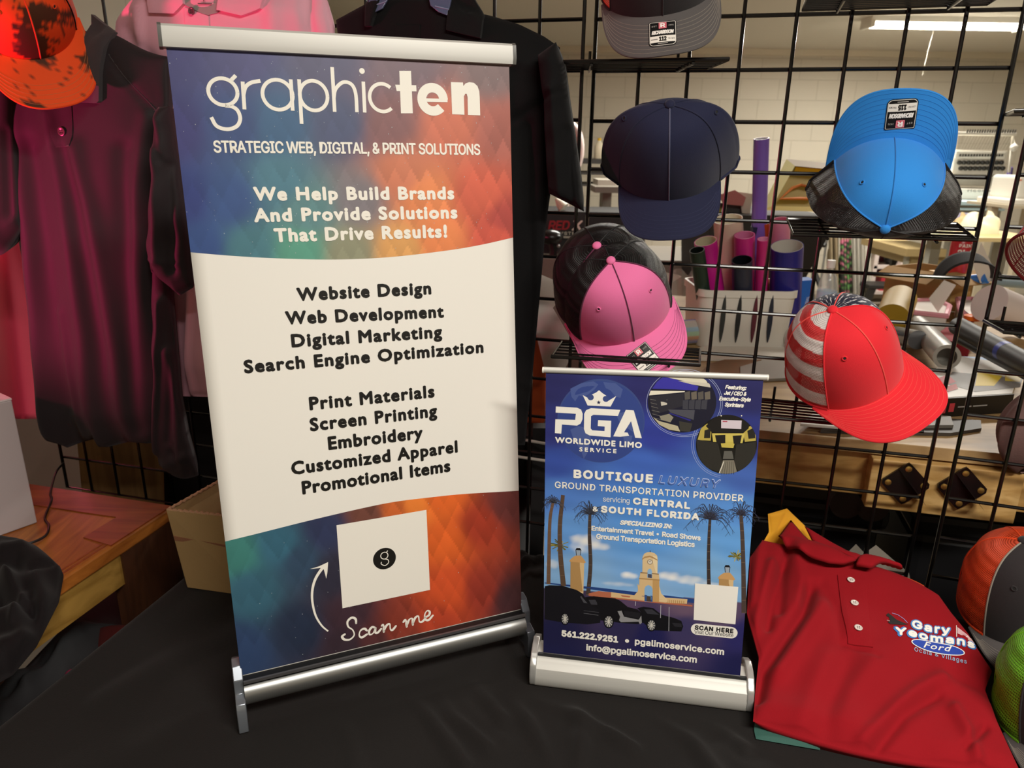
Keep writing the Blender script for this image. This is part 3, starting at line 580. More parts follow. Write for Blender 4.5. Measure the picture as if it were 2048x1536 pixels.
# ---------------- the small banner
def small():
    w, h = .272, .417
    L = V((.0358, .87, TZ+.0012)); R = V((.3356, .8228, TZ+.0012)); ex = (R-L).normalized(); nn = V((ex.y, -ex.x, 0)); up = V((0, 0, 1))
    if nn.y > 0: nn = -nn
    t = thing('rollup_banner', 'small blue roll-up banner for a limo service, with palms and black cars', 'banner', (L+R)/2, 'roll-up banners on the table')
    bl = L+ex*.0152+up*.046; br = bl+ex*w; tl = V((.043, .8848, CZ-.2674)); tr = V((.3145, .8673, CZ-.2674))
    S = sheet_surf(bl, br, tl, tr, w, h, 0); T = trace(S, w, h); P = lambda pts: [T(*p) for p in pts]
    prof = [(-.045, .001), (-.048, .018), (-.040, .036), (-.022, .045), (-.006, .044), (.004, .041), (.006, .040), (.0075, .038), (.0085, .0375), (.016, .030), (.019, .018), (.018, .006), (.015, .001)]
    b = MB(); b.prism(prof, lambda p, q: L+ex*.006+nn*p+up*q, lambda p, q: R-ex*.006+nn*p+up*q); b.build('base_housing', ALW, t, angle=30)
    b = MB(); b.box((L+R)/2+nn*.0005+up*.0435, ((R-L).length-.016, .004, .004), Matrix((ex, -nn, up)).transposed()); b.build('slot_lip', mat('slot_lip_dark', '26262a', .4), t, smooth=False)
    for e, s in ((L, 1), (R, -1)):
        c = MB(); c.prism([(p*1.14-.002, max(.0005, q*1.16)) for p, q in prof], lambda p, q: e-ex*s*.002+nn*p+up*q, lambda p, q: e+ex*s*.0075+nn*p+up*q); c.build('end_cap', mat('silver_end_cap', 'c3c2bf', .3, metal=.5), t, angle=35, bev=.0015)
    b = MB(); b.tube([(L+R)/2-nn*.03+up*.02, S(w/2, h-.004)-S.n*.006], .0045, 10); b.build('support_pole', AL, t)
    rp = [(.0035*math.cos(a), .0038*math.sin(a)) for a in np.linspace(0, 2*math.pi, 12, endpoint=False)]
    rail('top_rail', S(-.0025, h+.001), S(w+.004, h+.001), S, rp, .002, t, mat('rail_cap_white', 'dcd8cc', .4), ALW)
    sh = MB(); sh.grid(lambda u, v: S(u*w, -.006+v*(h+.006)), 16, 24); sheet = sh.build('banner_sheet', mat('banner_edge', 'e2e0dc', .45), t, angle=180)
    mod = sheet.modifiers.new('s', 'SOLIDIFY'); mod.thickness = .0005; mod.offset = -1 if S.n.dot(sheet.data.polygons[0].normal) > 0 else 1
    A = lambda pts: P([(1060+x/4.096, 720+y/4.096) for x, y in pts]); B = lambda pts: P([(1060+x/4.096, 1050+y/4.096) for x, y in pts])
    base = idw([((1100, 760), (38, 38, 92)), ((1300, 770), (40, 40, 98)), ((1500, 780), (36, 36, 88)), ((1110, 860), (42, 46, 112)), ((1310, 870), (46, 58, 146)), ((1500, 880), (40, 48, 120)), ((1110, 930), (52, 76, 158)), ((1290, 930), (62, 98, 184)), ((1490, 960), (64, 96, 172)), ((1110, 985), (78, 122, 196)), ((1290, 1000), (72, 130, 206)), ((1480, 1020), (86, 140, 210)), ((1120, 1070), (98, 150, 214)), ((1290, 1080), (88, 148, 216)), ((1470, 1090), (98, 156, 218)), ((1130, 1150), (126, 168, 212)), ((1290, 1140), (112, 162, 218)), ((1440, 1150), (120, 168, 214)), ((1180, 1178), (130, 172, 216)), ((1300, 1185), (134, 176, 220)), ((1440, 1190), (124, 168, 212))])
    gnd = idw([((1100, 1200), (58, 50, 72)), ((1250, 1205), (86, 66, 96)), ((1370, 1215), (104, 82, 104)), ((1450, 1225), (92, 74, 100)), ((1370, 1250), (58, 52, 92)), ((1250, 1245), (44, 40, 78)), ((1110, 1260), (28, 28, 66)), ((1300, 1270), (30, 30, 80)), ((1480, 1270), (40, 38, 96)), ((1110, 1320), (26, 27, 70)), ((1480, 1340), (26, 27, 74))])
    hz = T(1290, 1190)[1]; nz = np.random.RandomState(4)
    cl = [(T(*c), rx, ry, a) for c, rx, ry, a in (((1170, 1080), .020, .008, .8), ((1195, 1092), .016, .006, .7), ((1105, 1128), .008, .006, .6), ((1257, 1151), .011, .005, .85), ((1338, 1152), .016, .006, .8), ((1378, 1160), .020, .006, .7), ((1160, 1095), .012, .01, .5), ((1235, 1168), .02, .003, .4), ((1420, 1168), .015, .003, .4))]
    def colf(x, y):
        px = to_px(S(x, y)); c = gnd(*px) if y < hz-.006*(.5-x/w) else base(*px)
        if y >= hz:
            for q, rx, ry, a in cl:
                dx, dy = (x-q[0])/rx, (y-q[1])/ry; d = 1.5*(dx*dx+dy*dy)+.5*math.sin(x*260+y*120)*math.sin(y*330-x*140)
                if d < 2.2: k = a*max(0, 1-d/2.2); c = c*(1-k)+np.array([.86, .84, .80])*k
            c = c*(1+.05*math.sin(y*260+x*30))
        return np.clip(c*1.05, 0, 1)
    art_patch('sky_print', S, lambda x: .0005, lambda x: h-.0015, w, 150, 230, colf, sheet)
    WH = 'f3efe6'; q = Print()
    # globe
    gc = A([(580, 503)])[0]; rx = (A([(930, 520)])[0]-A([(215, 503)])[0])[0]/2; ry = (A([(580, 160)])[0]-A([(580, 845)])[0])[1]/2
    q.disc(gc, rx, ry, '3b4c86', .75, 60); q.disc((gc[0], gc[1]-.001), rx*.98, ry*.97, '344689', .8, 60)
    for pts in ([(330, 235), (420, 190), (520, 175), (560, 200), (530, 240), (480, 280), (440, 300), (400, 290), (370, 340), (340, 300)], [(600, 180), (700, 190), (760, 240), (740, 310), (700, 300), (660, 250), (620, 230)], [(330, 570), (400, 540), (470, 560), (500, 640), (470, 760), (440, 810), (420, 740), (360, 660)], [(700, 440), (800, 420), (880, 500), (860, 600), (800, 560), (740, 520)], [(760, 610), (840, 620), (820, 700), (780, 720)]): q.poly(A(pts), '4a5b96', .9)
    q.build('globe_print', S, sheet); q = Print()
    # crown, letters
    q.poly(A([(432, 287), (497, 322), (515, 290), (490, 290), (540, 247+20), (566, 247), (592, 270), (640, 302), (610, 300), (632, 340), (706, 295), (660, 381), (472, 372)]), WH, 2)
    q.disc(A([(497, 305)])[0], .0040, .0040, '3d4c86', 2.2); q.disc(A([(622, 318)])[0], .0040, .0040, '3d4c86', 2.2)
    q.poly(A([(566, 247), (610, 285), (588, 300), (585, 340), (540, 338), (540, 296), (520, 282)]), WH, 2.4)
    s_ = A([(563, 347)])[0]; q.poly([(s_[0]+.0030*(1 if k % 2 == 0 else .42)*math.sin(k*math.pi/5), s_[1]+.0030*(1 if k % 2 == 0 else .42)*math.cos(k*math.pi/5)) for k in range(10)], '2a2c50', 3)
    for pts in ([(212, 380), (385, 390), (418, 405), (432, 440), (430, 485), (415, 520), (385, 537), (262, 528), (256, 603), (204, 598), (208, 485), (370, 490), (376, 440), (210, 430)],
                [(740, 408), (720, 458), (520, 448), (500, 460), (497, 560), (510, 575), (610, 582), (612, 545), (555, 540), (558, 492), (665, 497), (660, 632), (490, 618), (455, 600), (442, 565), (444, 440), (460, 410), (500, 394)],
                [(785, 408), (850, 412), (916, 640), (862, 637), (828, 500), (770, 592), (800, 594), (812, 620), (740, 628), (682, 625)]): q.poly(A(pts), WH, 2)
    def line(pr, txt, a, b_, hpx, col=WH, lay=3, f='I', bold=.0003, shear=0, space=1):
        a, b_ = (1060+a[0]/4.096, a[1]), (1060+b_[0]/4.096, b_[1]); Q, R_ = T(*a), T(*b_); hh = T(a[0], a[1]-hpx/4.096)[1]-Q[1]; pr.text(txt, Q[0], R_[0], Q[1], hh, col, lay, f, bold, shear, space, y1=R_[1])
    a_ = lambda y: 720+y/4.096
    b2 = lambda y: 1050+y/4.096
    line(q, 'WORLDWIDE LIMO', (205, a_(676)), (916, a_(722)), 48, f='B', bold=.0005); line(q, 'SERVICE', (404, a_(747)), (708, a_(763)), 34, f='B', bold=.0003, space=1.5)
    q.build('logo_lettering', S, sheet)
    q = Print()
    line(q, 'BOUTIQUE', (356, a_(965)), (1006, a_(1008)), 70, bold=.0009)
    line(q, 'LUXURY', (1050, a_(1012)), (1560, a_(1052)), 72, 'c9d4ec', 2.6, bold=.0006, shear=.2); line(q, 'LUXURY', (1053, a_(1010)), (1557, a_(1050)), 66, '4a6ab4', 5.2, bold=.00015, shear=.2)
    line(q, 'GROUND TRANSPORTATION PROVIDER', (203, a_(1045)), (1745, a_(1158)), 52, bold=.0002)
    line(q, 'servicing', (598, a_(1157)), (815, a_(1172)), 42, bold=0); line(q, 'CENTRAL', (842, a_(1180)), (1310, a_(1220)), 56, bold=.0008)
    line(q, '&', (513, a_(1237)), (558, a_(1242)), 40, bold=.0003); line(q, 'SOUTH FLORIDA', (580, a_(1247)), (1385, a_(1312)), 56, bold=.0008)
    line(q, 'SPECIALIZING IN:', (736, a_(1347)), (1165, a_(1381)), 38, bold=.0005, shear=.25)
    line(q, 'Entertainment Travel', (503, a_(1395)), (1015, a_(1440)), 40, bold=.0004); q.disc(A([(1046, 1425)])[0], .0016, .0016, WH, 3); line(q, 'Road Shows', (1080, a_(1445)), (1397, a_(1478)), 42, bold=.0004)
    line(q, 'Ground Transportation Logistics', (541, a_(1463)), (1348, a_(1532)), 42, bold=.0004)
    for s_, x0, x1, y in (('Featuring:', 1597, 1773, 240), ('Jet / CEO &', 1588, 1772, 288), ('Executive-Style', 1547, 1808, 334), ('Sprinters', 1594, 1750, 383)): line(q, s_, (x0, a_(y-4)), (x1, a_(y+6)), 33, bold=.0003, shear=.25)
    line(q, '561.222.9251', (258, b2(910)), (722, b2(963)), 52, bold=.0008); q.disc(B([(795, 948)])[0], .0028, .0028, WH, 3); line(q, 'pgalimoservice.com', (858, b2(975)), (1588, b2(1064)), 52, bold=.0005); line(q, 'info@pgalimoservice.com', (460, b2(1025)), (1365, b2(1128)), 52, bold=.0005)
    q.build('offer_lettering', S, sheet)
    # round photographs
    def rnd(pts): return A(pts)
    q = Print(); c1 = A([(1245, 348)])[0]; r1 = (A([(1525, 360)])[0]-A([(965, 340)])[0])[0]/2; r1y = r1*.93
    for k in (1.06, 1.11): q.stroke(np.c_[c1[0]+.003+r1*k*np.cos(np.linspace(0, 6.283, 60)), c1[1]+r1y*k*np.sin(np.linspace(0, 6.283, 60))-.001], .0004, 'b9c2e2', 1.0)
    q.disc(c1, r1, r1y, '1a1a2c', 1.4, 60)
    ck = [c1, r1*.995, r1y*.995]
    def clip(p):
        for k in range(48):
            a = 2*math.pi*k/48; n_ = np.array([math.cos(a)/ck[1], math.sin(a)/ck[2]]); o_ = []
            for i in range(len(p)):
                u, v = np.array(p[i]), np.array(p[(i+1) % len(p)]); du, dv = (u-ck[0]) @ n_-1, (v-ck[0]) @ n_-1
                if du <= 0: o_.append(u)
                if du*dv < 0: o_.append(u+(v-u)*du/(du-dv))
            p = o_
            if len(p) < 3: return None
        return p
    def IN(pts, c, lay):
        p = clip(A(pts))
        if p: q.poly(p, c, lay)
    IN([(1000, 235), (1060, 150), (1100, 130), (1380, 215), (1370, 250), (1180, 240)], '3a35a0', 1.6); IN([(1085, 118), (1330, 118), (1440, 160), (1460, 200), (1330, 190), (1230, 165), (1070, 130)], 'd9d2bd', 1.7); IN([(1210, 170), (1470, 190), (1480, 225), (1330, 200)], 'c9c2b2', 1.8)
    IN([(968, 250), (1270, 255), (1265, 262), (968, 290)], 'e6dfcc', 1.8); IN([(975, 300), (1260, 270), (1255, 375), (1010, 450)], '2b2a33', 1.7); IN([(1070, 330), (1125, 325), (1122, 365), (1075, 375)], 'c8c2b4', 1.8)
    for k in range(4): IN([(1265+k*55, 265), (1310+k*55, 255), (1312+k*55, 320), (1268+k*55, 325)], ('58534e', '6a6258')[k % 2], 1.8); IN([(1252+k*52, 330), (1298+k*52, 325), (1295+k*50, 405), (1250+k*50, 400)], '3d3d46', 1.8)
    IN([(1130, 405), (1350, 410), (1340, 490), (1150, 430)], '4b4b55', 1.9); IN([(1140, 430), (1320, 490), (1310, 500), (1138, 438)], '2c2a80', 1.95); IN([(1060, 460), (1140, 440), (1175, 470), (1150, 510), (1075, 490)], '8d8776', 2); IN([(1010, 470), (1060, 500), (1210, 540), (1230, 585), (1140, 570), (1060, 530)], 'b9b093', 1.9); IN([(1220, 500), (1330, 520), (1310, 590), (1230, 580)], '3a3833', 1.9)
    for k in range(6): q.stroke(A([(985+k*4, 320+k*30), (1030+k*10, 330+k*32)]), .0003, '9a958c', 2)
    c2 = A([(1608, 692)])[0]; r2 = (A([(1858, 692)])[0]-A([(1357, 692)])[0])[0]/2; r2y = r2*1.03
    for k in (1.08, 1.14): a = np.linspace(2.2, 4.6, 40); q.stroke(np.c_[c2[0]+r2*k*np.cos(a), c2[1]+r2y*k*np.sin(a)], .0004, 'a9b6e0', 1.0)
    ck[:] = [c2, r2*.995, r2y*.995]; q.disc(c2, r2, r2y, '14130f', 2.1, 60)
    IN([(1400, 560), (1450, 520), (1490, 535), (1480, 660), (1372, 655)], 'b5a24e', 2.3); IN([(1740, 560), (1845, 530), (1850, 660), (1760, 670)], 'b5a24e', 2.3); IN([(1490, 600), (1760, 600), (1740, 680), (1500, 670)], 'c9b75c', 2.35); IN([(1560, 670), (1680, 670), (1665, 720), (1570, 715)], 'c2b052', 2.4)
    IN([(1440, 540), (1480, 500), (1540, 450), (1690, 450), (1800, 520), (1790, 560), (1745, 600), (1490, 595)], '1b1918', 2.4); IN([(1566, 490), (1734, 495), (1730, 565), (1566, 558)], 'cfc3cc', 2.5); IN([(1578, 498), (1616, 499), (1616, 508), (1578, 507)], 'b04a5c', 2.6)
    IN([(1430, 575), (1480, 560), (1475, 640), (1425, 640)], '26241f', 2.45); IN([(1780, 580), (1840, 550), (1845, 640), (1790, 645)], '26241f', 2.45)
    IN([(1515, 615), (1600, 612), (1600, 680), (1530, 685)], '1d1b1a', 2.5); IN([(1660, 620), (1735, 615), (1720, 690), (1668, 685)], '1d1b1a', 2.5)
    IN([(1362, 650), (1540, 680), (1580, 860), (1540, 915), (1440, 880), (1375, 780)], '2c2a26', 2.5); IN([(1690, 690), (1850, 670), (1850, 780), (1800, 880), (1710, 915), (1670, 850)], '2c2a26', 2.5)
    IN([(1590, 745), (1655, 745), (1668, 810), (1580, 810)], '5e5c56', 2.6); IN([(1580, 820), (1670, 820), (1700, 935), (1550, 940)], '7b7568', 2.55)
    for k in range(6): q.stroke(A([(1592+k*14, 830), (1570+k*20, 935)]), .0004, '2b2924', 2.7)
    for x in (1566, 1733): q.disc(A([(x, 456)])[0], .0008, .0008, 'f4ead0', 2.7, 10)
    q.stroke(A([(1588, 830), (1550, 925)]), .0012, 'd8d2c2', 2.7)
    q.build('interior_photo_print', S, sheet)
    # palms, tower, pillars, cars
    q = Print(); rr = random.Random(11)
    def palm(pts, wd, head, col='4a3a30', n=16, R0=.03):
        z = np.array(smooth_pts(P(pts), 6)); q.stroke(z, np.linspace(wd, wd*.7, len(z)), col, 1.2)
        for k in range(0, len(z)-1, 2): q.stroke([z[k]-[wd*.4, 0], z[k]+[wd*.4, .0004]], .0005, '7a6350', 1.3)
        if head:
            for k in range(n):
                a = math.pi*(k/(n-1))*1.25-.4; L_ = R0*rr.uniform(.6, 1.1); p = np.array(T(*pts[-1])); m_ = p+np.array([math.cos(a), math.sin(a)+.25])*L_*.55; e = p+np.array([math.cos(a)*1.05, math.sin(a)-.35])*L_
                zz = np.array(smooth_pts([p, m_, e], 5)); q.stroke(zz, np.linspace(.0016, .0003, len(zz)), head if k % 3 else '2c2a2c', 1.25)
                for u in (3, 5, 7, 9):
                    if u < len(zz): q.stroke([zz[u], zz[u]+np.array([rr.uniform(-.004, .004), -.006])], .0004, head, 1.25)
    palm([(1097, 1168), (1098, 1110), (1100, 1040), (1106, 1005)], .0055, '3d4252', 'x' and '6b5140', 12, .018)
    palm([(1127, 1172), (1121, 1110), (1120, 1050), (1126, 990)], .0072, None, '5a4638')
    palm([(1176, 1190), (1181, 1130), (1179, 1070), (1180, 1028)], .0058, '3a3f50', '463a35', 18, .026)
    palm([(1418, 1180), (1417, 1120), (1418, 1075), (1420, 1038)], .0050, '34364a', '3b3230', 20, .030)
    palm([(1488, 1226), (1487, 1150), (1485, 1080), (1482, 1030)], .0065, '34364a', '4a3d38', 14, .026)
    for c, n_ in (((1121, 1090), 26), ((1474, 1112), 26)):
        p = np.array(T(*c))
        for k in range(n_):
            a = rr.uniform(0, 6.28); L_ = rr.uniform(.006, .013); q.stroke([p, p+np.array([math.cos(a)*L_*(1.2 if c[0] < 1300 else 1), math.sin(a)*L_*.8])], .0012, rr.choice(['8b8446', '6b6a34', 'b0a45c', '4c4e2c']), 1.15)
    q.build('palm_print', S, sheet)
    q = Print(); D = lambda pts, c, lay=1.5: q.poly(B(pts), c, lay)
    TAN, TS, TD_ = 'd8b888', 'b08a58', '8a6a44'
    D([(120, 478), (330, 505), (1345, 640), (1345, 604), (560, 512), (120, 470)], '24407e', 1.05)
    for x0, x1, yt, yb in ((332, 445, 290, 560), (1548, 1668, 430, 560)):
        D([(x0, yt), (x1, yt+12), (x1-8, yb), (x0-2, yb)], TS, 1.5); D([((x0+x1)//2+20, yt+10), (x1, yt+12), (x1-8, yb), ((x0+x1)//2+20, yb)], TAN, 1.55)
        D([(x0-6, yt-2), (x0+10, yt-20), ((x0+x1)//2-18, yt-40), ((x0+x1)//2+30, yt-40), (x1-5, yt-12), (x1+12, yt+14), (x1+6, yt+22), (x0-10, yt+8)], 'c99b64', 1.6)
        xm = (x0+x1)//2+8; D([(xm-18, yt-42), (xm+18, yt-40), (xm+24, yt-85), (xm-22, yt-88)], '9aa6b4', 1.6); D([(xm-24, yt-86), (xm+26, yt-83), (xm+14, yt-102), (xm-14, yt-103)], '1d1c20', 1.7); q.stroke(B([(xm-20, yt-86), (xm-16, yt-42)]), .0008, '1d1c20', 1.7); q.stroke(B([(xm+22, yt-84), (xm+16, yt-42)]), .0008, '1d1c20', 1.7)
    D([(560, 540), (660, 550), (860, 575), (862, 605), (1200, 640), (1330, 655), (1330, 668), (1100, 645), (700, 605), (480, 580), (480, 560)], 'b56a4e', 1.3); D([(664, 548), (900, 580), (1290, 606), (1285, 645), (1100, 635), (664, 590)], TAN, 1.4)
    for k in range(9): D([(1120+k*17, 612+k), (1127+k*17, 612+k), (1127+k*17, 638+k), (1120+k*17, 638+k)], TS, 1.5)
    D([(880, 480), (897, 500), (900, 580), (862, 605), (855, 575), (885, 540)], TAN, 1.5); D([(1060, 500), (1075, 560), (1125, 610), (1125, 632), (1050, 625)], 'e0c496', 1.5)
    D([(896, 430), (905, 385), (1055, 398), (1060, 445), (1058, 632), (890, 615)], TAN, 1.6); D([(1005, 440), (1058, 445), (1056, 632), (1004, 625)], 'c39a62', 1.65); D([(893, 432), (1062, 446), (1062, 456), (893, 442)], TS, 1.7)
    D([(938, 625), (938, 520), (948, 500), (970, 491), (992, 500), (1004, 522), (1004, 630)], '86b2dd', 1.75); D([(938, 622), (938, 570), (1004, 580), (1004, 630)], '33558f', 1.8); D([(955, 624), (957, 580), (990, 584), (990, 628)], '4b4038', 1.85)
    D([(920, 395), (922, 260), (935, 235), (960, 222), (990, 220), (1020, 230), (1042, 250), (1046, 280), (1044, 408)], 'dcc094', 1.8); D([(1008, 250), (1042, 258), (1044, 405), (1006, 400)], 'e8d2aa', 1.85); D([(918, 275), (940, 258), (982, 250), (1010, 262), (1046, 284), (1046, 292), (1010, 274), (982, 262), (940, 270), (918, 285)], TS, 1.9)
    c = B([(983, 302)])[0]; q.disc(c, .0036, .0036, '3a2c26', 2); q.disc(c, .0030, .0030, 'ded2c0', 2.1); q.stroke([c, c+[-.0014, .0012]], .0005, '2a201c', 2.2); q.stroke([c, c+[.0010, .0020]], .0005, '2a201c', 2.2)
    D([(960, 430), (962, 375), (975, 357), (990, 357), (1000, 378), (1000, 435)], '8fb8de', 2); D([(965, 430), (965, 400), (998, 403), (998, 434)], '4a4a5c', 2.1); D([(905, 385), (1055, 398), (1055, 405), (905, 393)], TD_, 2.0); q.stroke(B([(985, 222), (985, 208)]), .0008, '3a3a40', 2)
    q.build('tower_print', S, sheet)
    q = Print()
    D([(122, 500), (160, 492), (260, 495), (380, 530), (430, 560), (480, 640), (560, 690), (580, 740), (575, 800), (470, 812), (320, 800), (230, 790), (120, 770)], '15141a', 2.2)
    D([(205, 545), (262, 548), (290, 590), (215, 590)], '33323a', 2.4); D([(395, 600), (420, 580), (470, 640), (400, 630)], '4a4a50', 2.4)
    D([(450, 590), (520, 582), (700, 600), (740, 620), (800, 670), (880, 690), (915, 720), (915, 800), (880, 810), (740, 800), (680, 790), (580, 780), (560, 690), (480, 640)], '111015', 2.3); D([(480, 612), (585, 612), (600, 655), (500, 650)], '3a3940', 2.4); D([(715, 700), (745, 690), (770, 750), (890, 775), (912, 740), (916, 800), (900, 812), (890, 790), (745, 795), (730, 780), (738, 750)], '8e8d90', 2.5); D([(768, 700), (900, 718), (900, 765), (775, 745)], '1e1d22', 2.6)
    D([(880, 680), (930, 668), (1010, 680), (1080, 735), (1180, 760), (1240, 785), (1255, 830), (1240, 870), (1100, 865), (1000, 860), (930, 800), (915, 800), (915, 720)], '101015', 2.3); D([(935, 690), (1000, 690), (1060, 735), (960, 725)], '34343c', 2.4); D([(1045, 765), (1110, 775), (1120, 785), (1050, 775)], 'aab0bc', 2.5); D([(1165, 800), (1240, 805), (1245, 835), (1170, 830)], '26262c', 2.5)
    D([(322, 668), (345, 690), (400, 700), (400, 708), (335, 695)], '9c9ca2', 2.5); q.stroke(B([(430, 720), (560, 738)]), .0006, '6b6b72', 2.5); q.stroke(B([(440, 700), (565, 715)]), .0005, '55555c', 2.5)
    for x, y, rx, ry in ((287, 768, 28, 42), (645, 790, 34, 46), (995, 820, 32, 42)):
        c = B([(x, y)])[0]; e = B([(x+rx, y)])[0][0]-c[0]; f_ = c[1]-B([(x, y+ry)])[0][1]; q.disc(c, e*1.22, f_*1.18, '08080a', 2.6, 30); q.disc(c, e, f_, '5a5a5e', 2.7, 30)
        for k in range(10): a = k*.628; q.stroke([c, (c[0]+e*.95*math.cos(a), c[1]+f_*.95*math.sin(a))], .0009, 'd4d0c6', 2.8)
    for x, y0, y1 in ((1140, 670, 868), (1072, 655, 760), (866, 625, 660)): q.stroke(B([(x, y0), (x-3, y1)]), .0006, 'c9c9d2', 2.9)
    q.build('car_print', S, sheet)
    q = Print(); q.quad(B([(1352, 476), (1706, 506), (1682, 812), (1340, 775)]), 'f0ece4', 3, 6); q.build('code_square', S, sheet, label='blank white square')
    q = Print(); c = B([(1508, 866)])[0]; a0 = B([(1318, 850)])[0]; a1 = B([(1700, 885)])[0]; hh = .0085; xs = a1[0]-a0[0]; rd = .0085
    an = np.linspace(-np.pi/2, np.pi/2, 14); q.poly(np.vstack([np.c_[a1[0]-rd+rd*np.cos(an), c[1]+hh*np.sin(an)], np.c_[a0[0]+rd-rd*np.cos(an), c[1]-hh*np.sin(an)]]), 'efebe2', 3)
    line(q, 'SCAN HERE', (1349, b2(853)), (1665, b2(884)), 36, '17161c', 4, bold=.0004); line(q, 'Visit Our Website', (1345, b2(887)), (1665, b2(915)), 30, '2a2930', 4, bold=0)
    q.build('badge_lettering', S, sheet)
    return t
small()
# ------------------------------------------------------------------ baseball caps
def crown_fn(c):
    a, bf, bb, H, k = c['a'], c['bf'], c['bb'], c['H'], c['k']; dents = c.get('dents', ())
    def f(th, t, off=0):
        ct = math.cos(th); b = bf if ct > 0 else bb; e = .55 if ct > 0 else .55-.2*ct
        ph = min(t, .9999)*math.pi/2; g = max(math.cos(ph), 1e-4)**e; h = math.sin(ph)
        x = a*math.sin(th)*(1+c.get('flare', 0)*math.exp(-((abs(((th+math.pi) % (2*math.pi))-math.pi)-1.75)/.45)**2)); zb = -k*(x*x if ct > 0 else a*a)
        p = V((x*g, -b*ct*g, zb+(H-zb)*h))
        for th0, t0, wd, A in dents:
            d = ((th-th0)/wd)**2+((t-t0)/.35)**2
            if d < 9: p -= V((math.sin(th), -ct, .2))*A*math.exp(-d)
        if off: n = V((x/(a*a)*g, -b*ct*g/(b*b), h*.9/H)).normalized(); p += n*off
        return p
    return f
def make_cap(label, loc, rot, sc, cfg, group='caps on show', name='baseball_cap'):
    c = dict(a=.084, bf=.095, bb=.09, H=.125, k=2.6, dr=.12, L=.072, w=.088, split=60); c.update(cfg)
    t = thing(name, label, 'cap', loc, group); t.rotation_euler = [math.radians(x) for x in rot]; t.scale = (sc,)*3
    F = crown_fn(c); D = math.radians; sp = D(c['split']); K = dict(parent=t, world=False)
    fm = c['front']; bm = c['back']; vm = c['visor']; stm = c.get('stitch', vm); bt = c.get('button', fm)
    # front panels
    b = MB(); b.grid(lambda u, v: F(-sp+2*sp*u, v), 40, 26); 
    if c.get('art'): b.col = [c['art'](*p) for p in b.v]
    b.grid(lambda u, v: F(-sp+2*sp*u, v, -.0022), 40, 26)
    if c.get('art'): b.col += [(.2, .05, .03, 1)]*(len(b.v)-len(b.col))
    b.build('front_panel', fm, angle=180, **K)
    # back and side panels: netting or cloth
    b = MB(); n1, n2 = c.get('bn', (72, 40)); col = []
    def g(u, v):
        th = sp+(2*math.pi-2*sp)*u
        if c.get('flag'): col.append(c['flag'](th, v))
        p = F(th, v); rip = c.get('ripple', .0012); return p+V((math.sin(th), -math.cos(th), 0))*rip*math.sin(v*22)*math.sin(u*9+v*3)*(1-v)
    b.grid(g, n1, n2, uv=True); b.col = col or None; b.build('back_panels', bm, angle=180, **K)
    # seams
    b = MB(); b.tube([F(0, v/24*.996, .0004) for v in range(25)], .0011, 6); b.build('centre_seam', c.get('seam', fm), **K)
    for s in (-1, 1): b = MB(); b.tube([F(s*(sp-.01), v/24*.996, .0004) for v in range(25)], .0013, 6); b.build('side_seam', c.get('piping', fm), **K)
    b = MB(); b.tube([F(sp+(2*math.pi-2*sp)*u/60, .012, .0006) for u in range(61)], .0024, 6); b.build('base_band', c.get('band', bm if not c.get('meshy') else fm), **K)
    ths = [sp+(2*math.pi-2*sp)*k/4 for k in (1, 2, 3)]
    b = MB()
    for th in (ths if not c.get('noback') else ths[::2]): b.tube([F(th, v/20*.992, .0003) for v in range(21)], .0010, 5)
    b.build('back_seams', c.get('backseam', fm if not c.get('meshy') else mat('black_band', '161416', .7)), **K)
    b = MB(); b.ball((0, 0, c['H']+.001), .0078, 10, (1, 1, .62)); b.build('button', bt, **K)
    eye = c.get('eyes', [(-36, .55), (36, .55)])
    for th, tt in eye:
        p = F(D(th), tt, .0006); q = F(D(th)+.02, tt, .0006)-p; r_ = F(D(th), tt+.02, .0006)-p; n = q.cross(r_).normalized(); q.normalize(); r_ = n.cross(q)
        b = MB(); b.tube([p+(q*math.cos(x)+r_*math.sin(x))*.0031 for x in np.linspace(0, 6.283, 14, endpoint=False)], .0011, 6, closed=True); eo = b.build('eyelet', c.get('eyec', bt), **K)
        b = MB(); b.lathe([(.0022, -.0002), (.0022, .0003)], 10, p, Matrix((q, r_, n)).transposed()); b.build('hole', mat('eyelet_hole', '141414', .8), eo, world=False)
    # visor: a curved board
    tm = D(c.get('tm', 74)); bf = c['bf']; a = c['a']; xe = a*math.sin(tm); ye = -bf*math.cos(tm)
    zv = lambda x, y: -c['k']*x*x-c['dr']*(-bf-y)*(1 if y < -bf else .3)
    def vis(s, r, off=0):
        th = s*tm; x0, y0 = a*math.sin(th), -bf*math.cos(th); ps = s*math.pi/2; cs = max(0, math.cos(ps))
        xo = (xe+.004)*math.copysign(abs(math.sin(ps))**.82, s); yo = ye-(bf+c['L']+ye)*cs**.62
        x, y = x0+(xo-x0)*r, y0+(yo-y0)*r; return V((x, y, zv(x, y)+off))
    b = MB(); b.grid(lambda u, v: vis(2*u-1, v, .0004), 44, 14)
    if c.get('art'): b.col = [c['art'](*p) for p in b.v]
    b.grid(lambda u, v: vis(2*u-1, v, -.0030), 44, 14)
    if c.get('art'): b.col += [(.75, .08, .03, 1)]*(len(b.v)-len(b.col))
    if c.get('under'):
        k = 44*14; b.mats = [vm, c['under']]; b.mi = [0]*k+[1]*k
    vo = b.build('visor', vm, angle=180, **K)
    b = MB(); b.tube([vis(2*u/60-1, 1, -.0012) for u in range(61)], .0019, 6); b.build('visor_edge', c.get('edge', vm if not c.get('art') else c['edge']), vo, world=False)
    b = MB()
    for k in range(c.get('rows', 7)):
        r = .93-.10*k; b.tube([vis((2*u/50-1)*(.985-.02*k), r, .0005) for u in range(51)], .00028, 4)
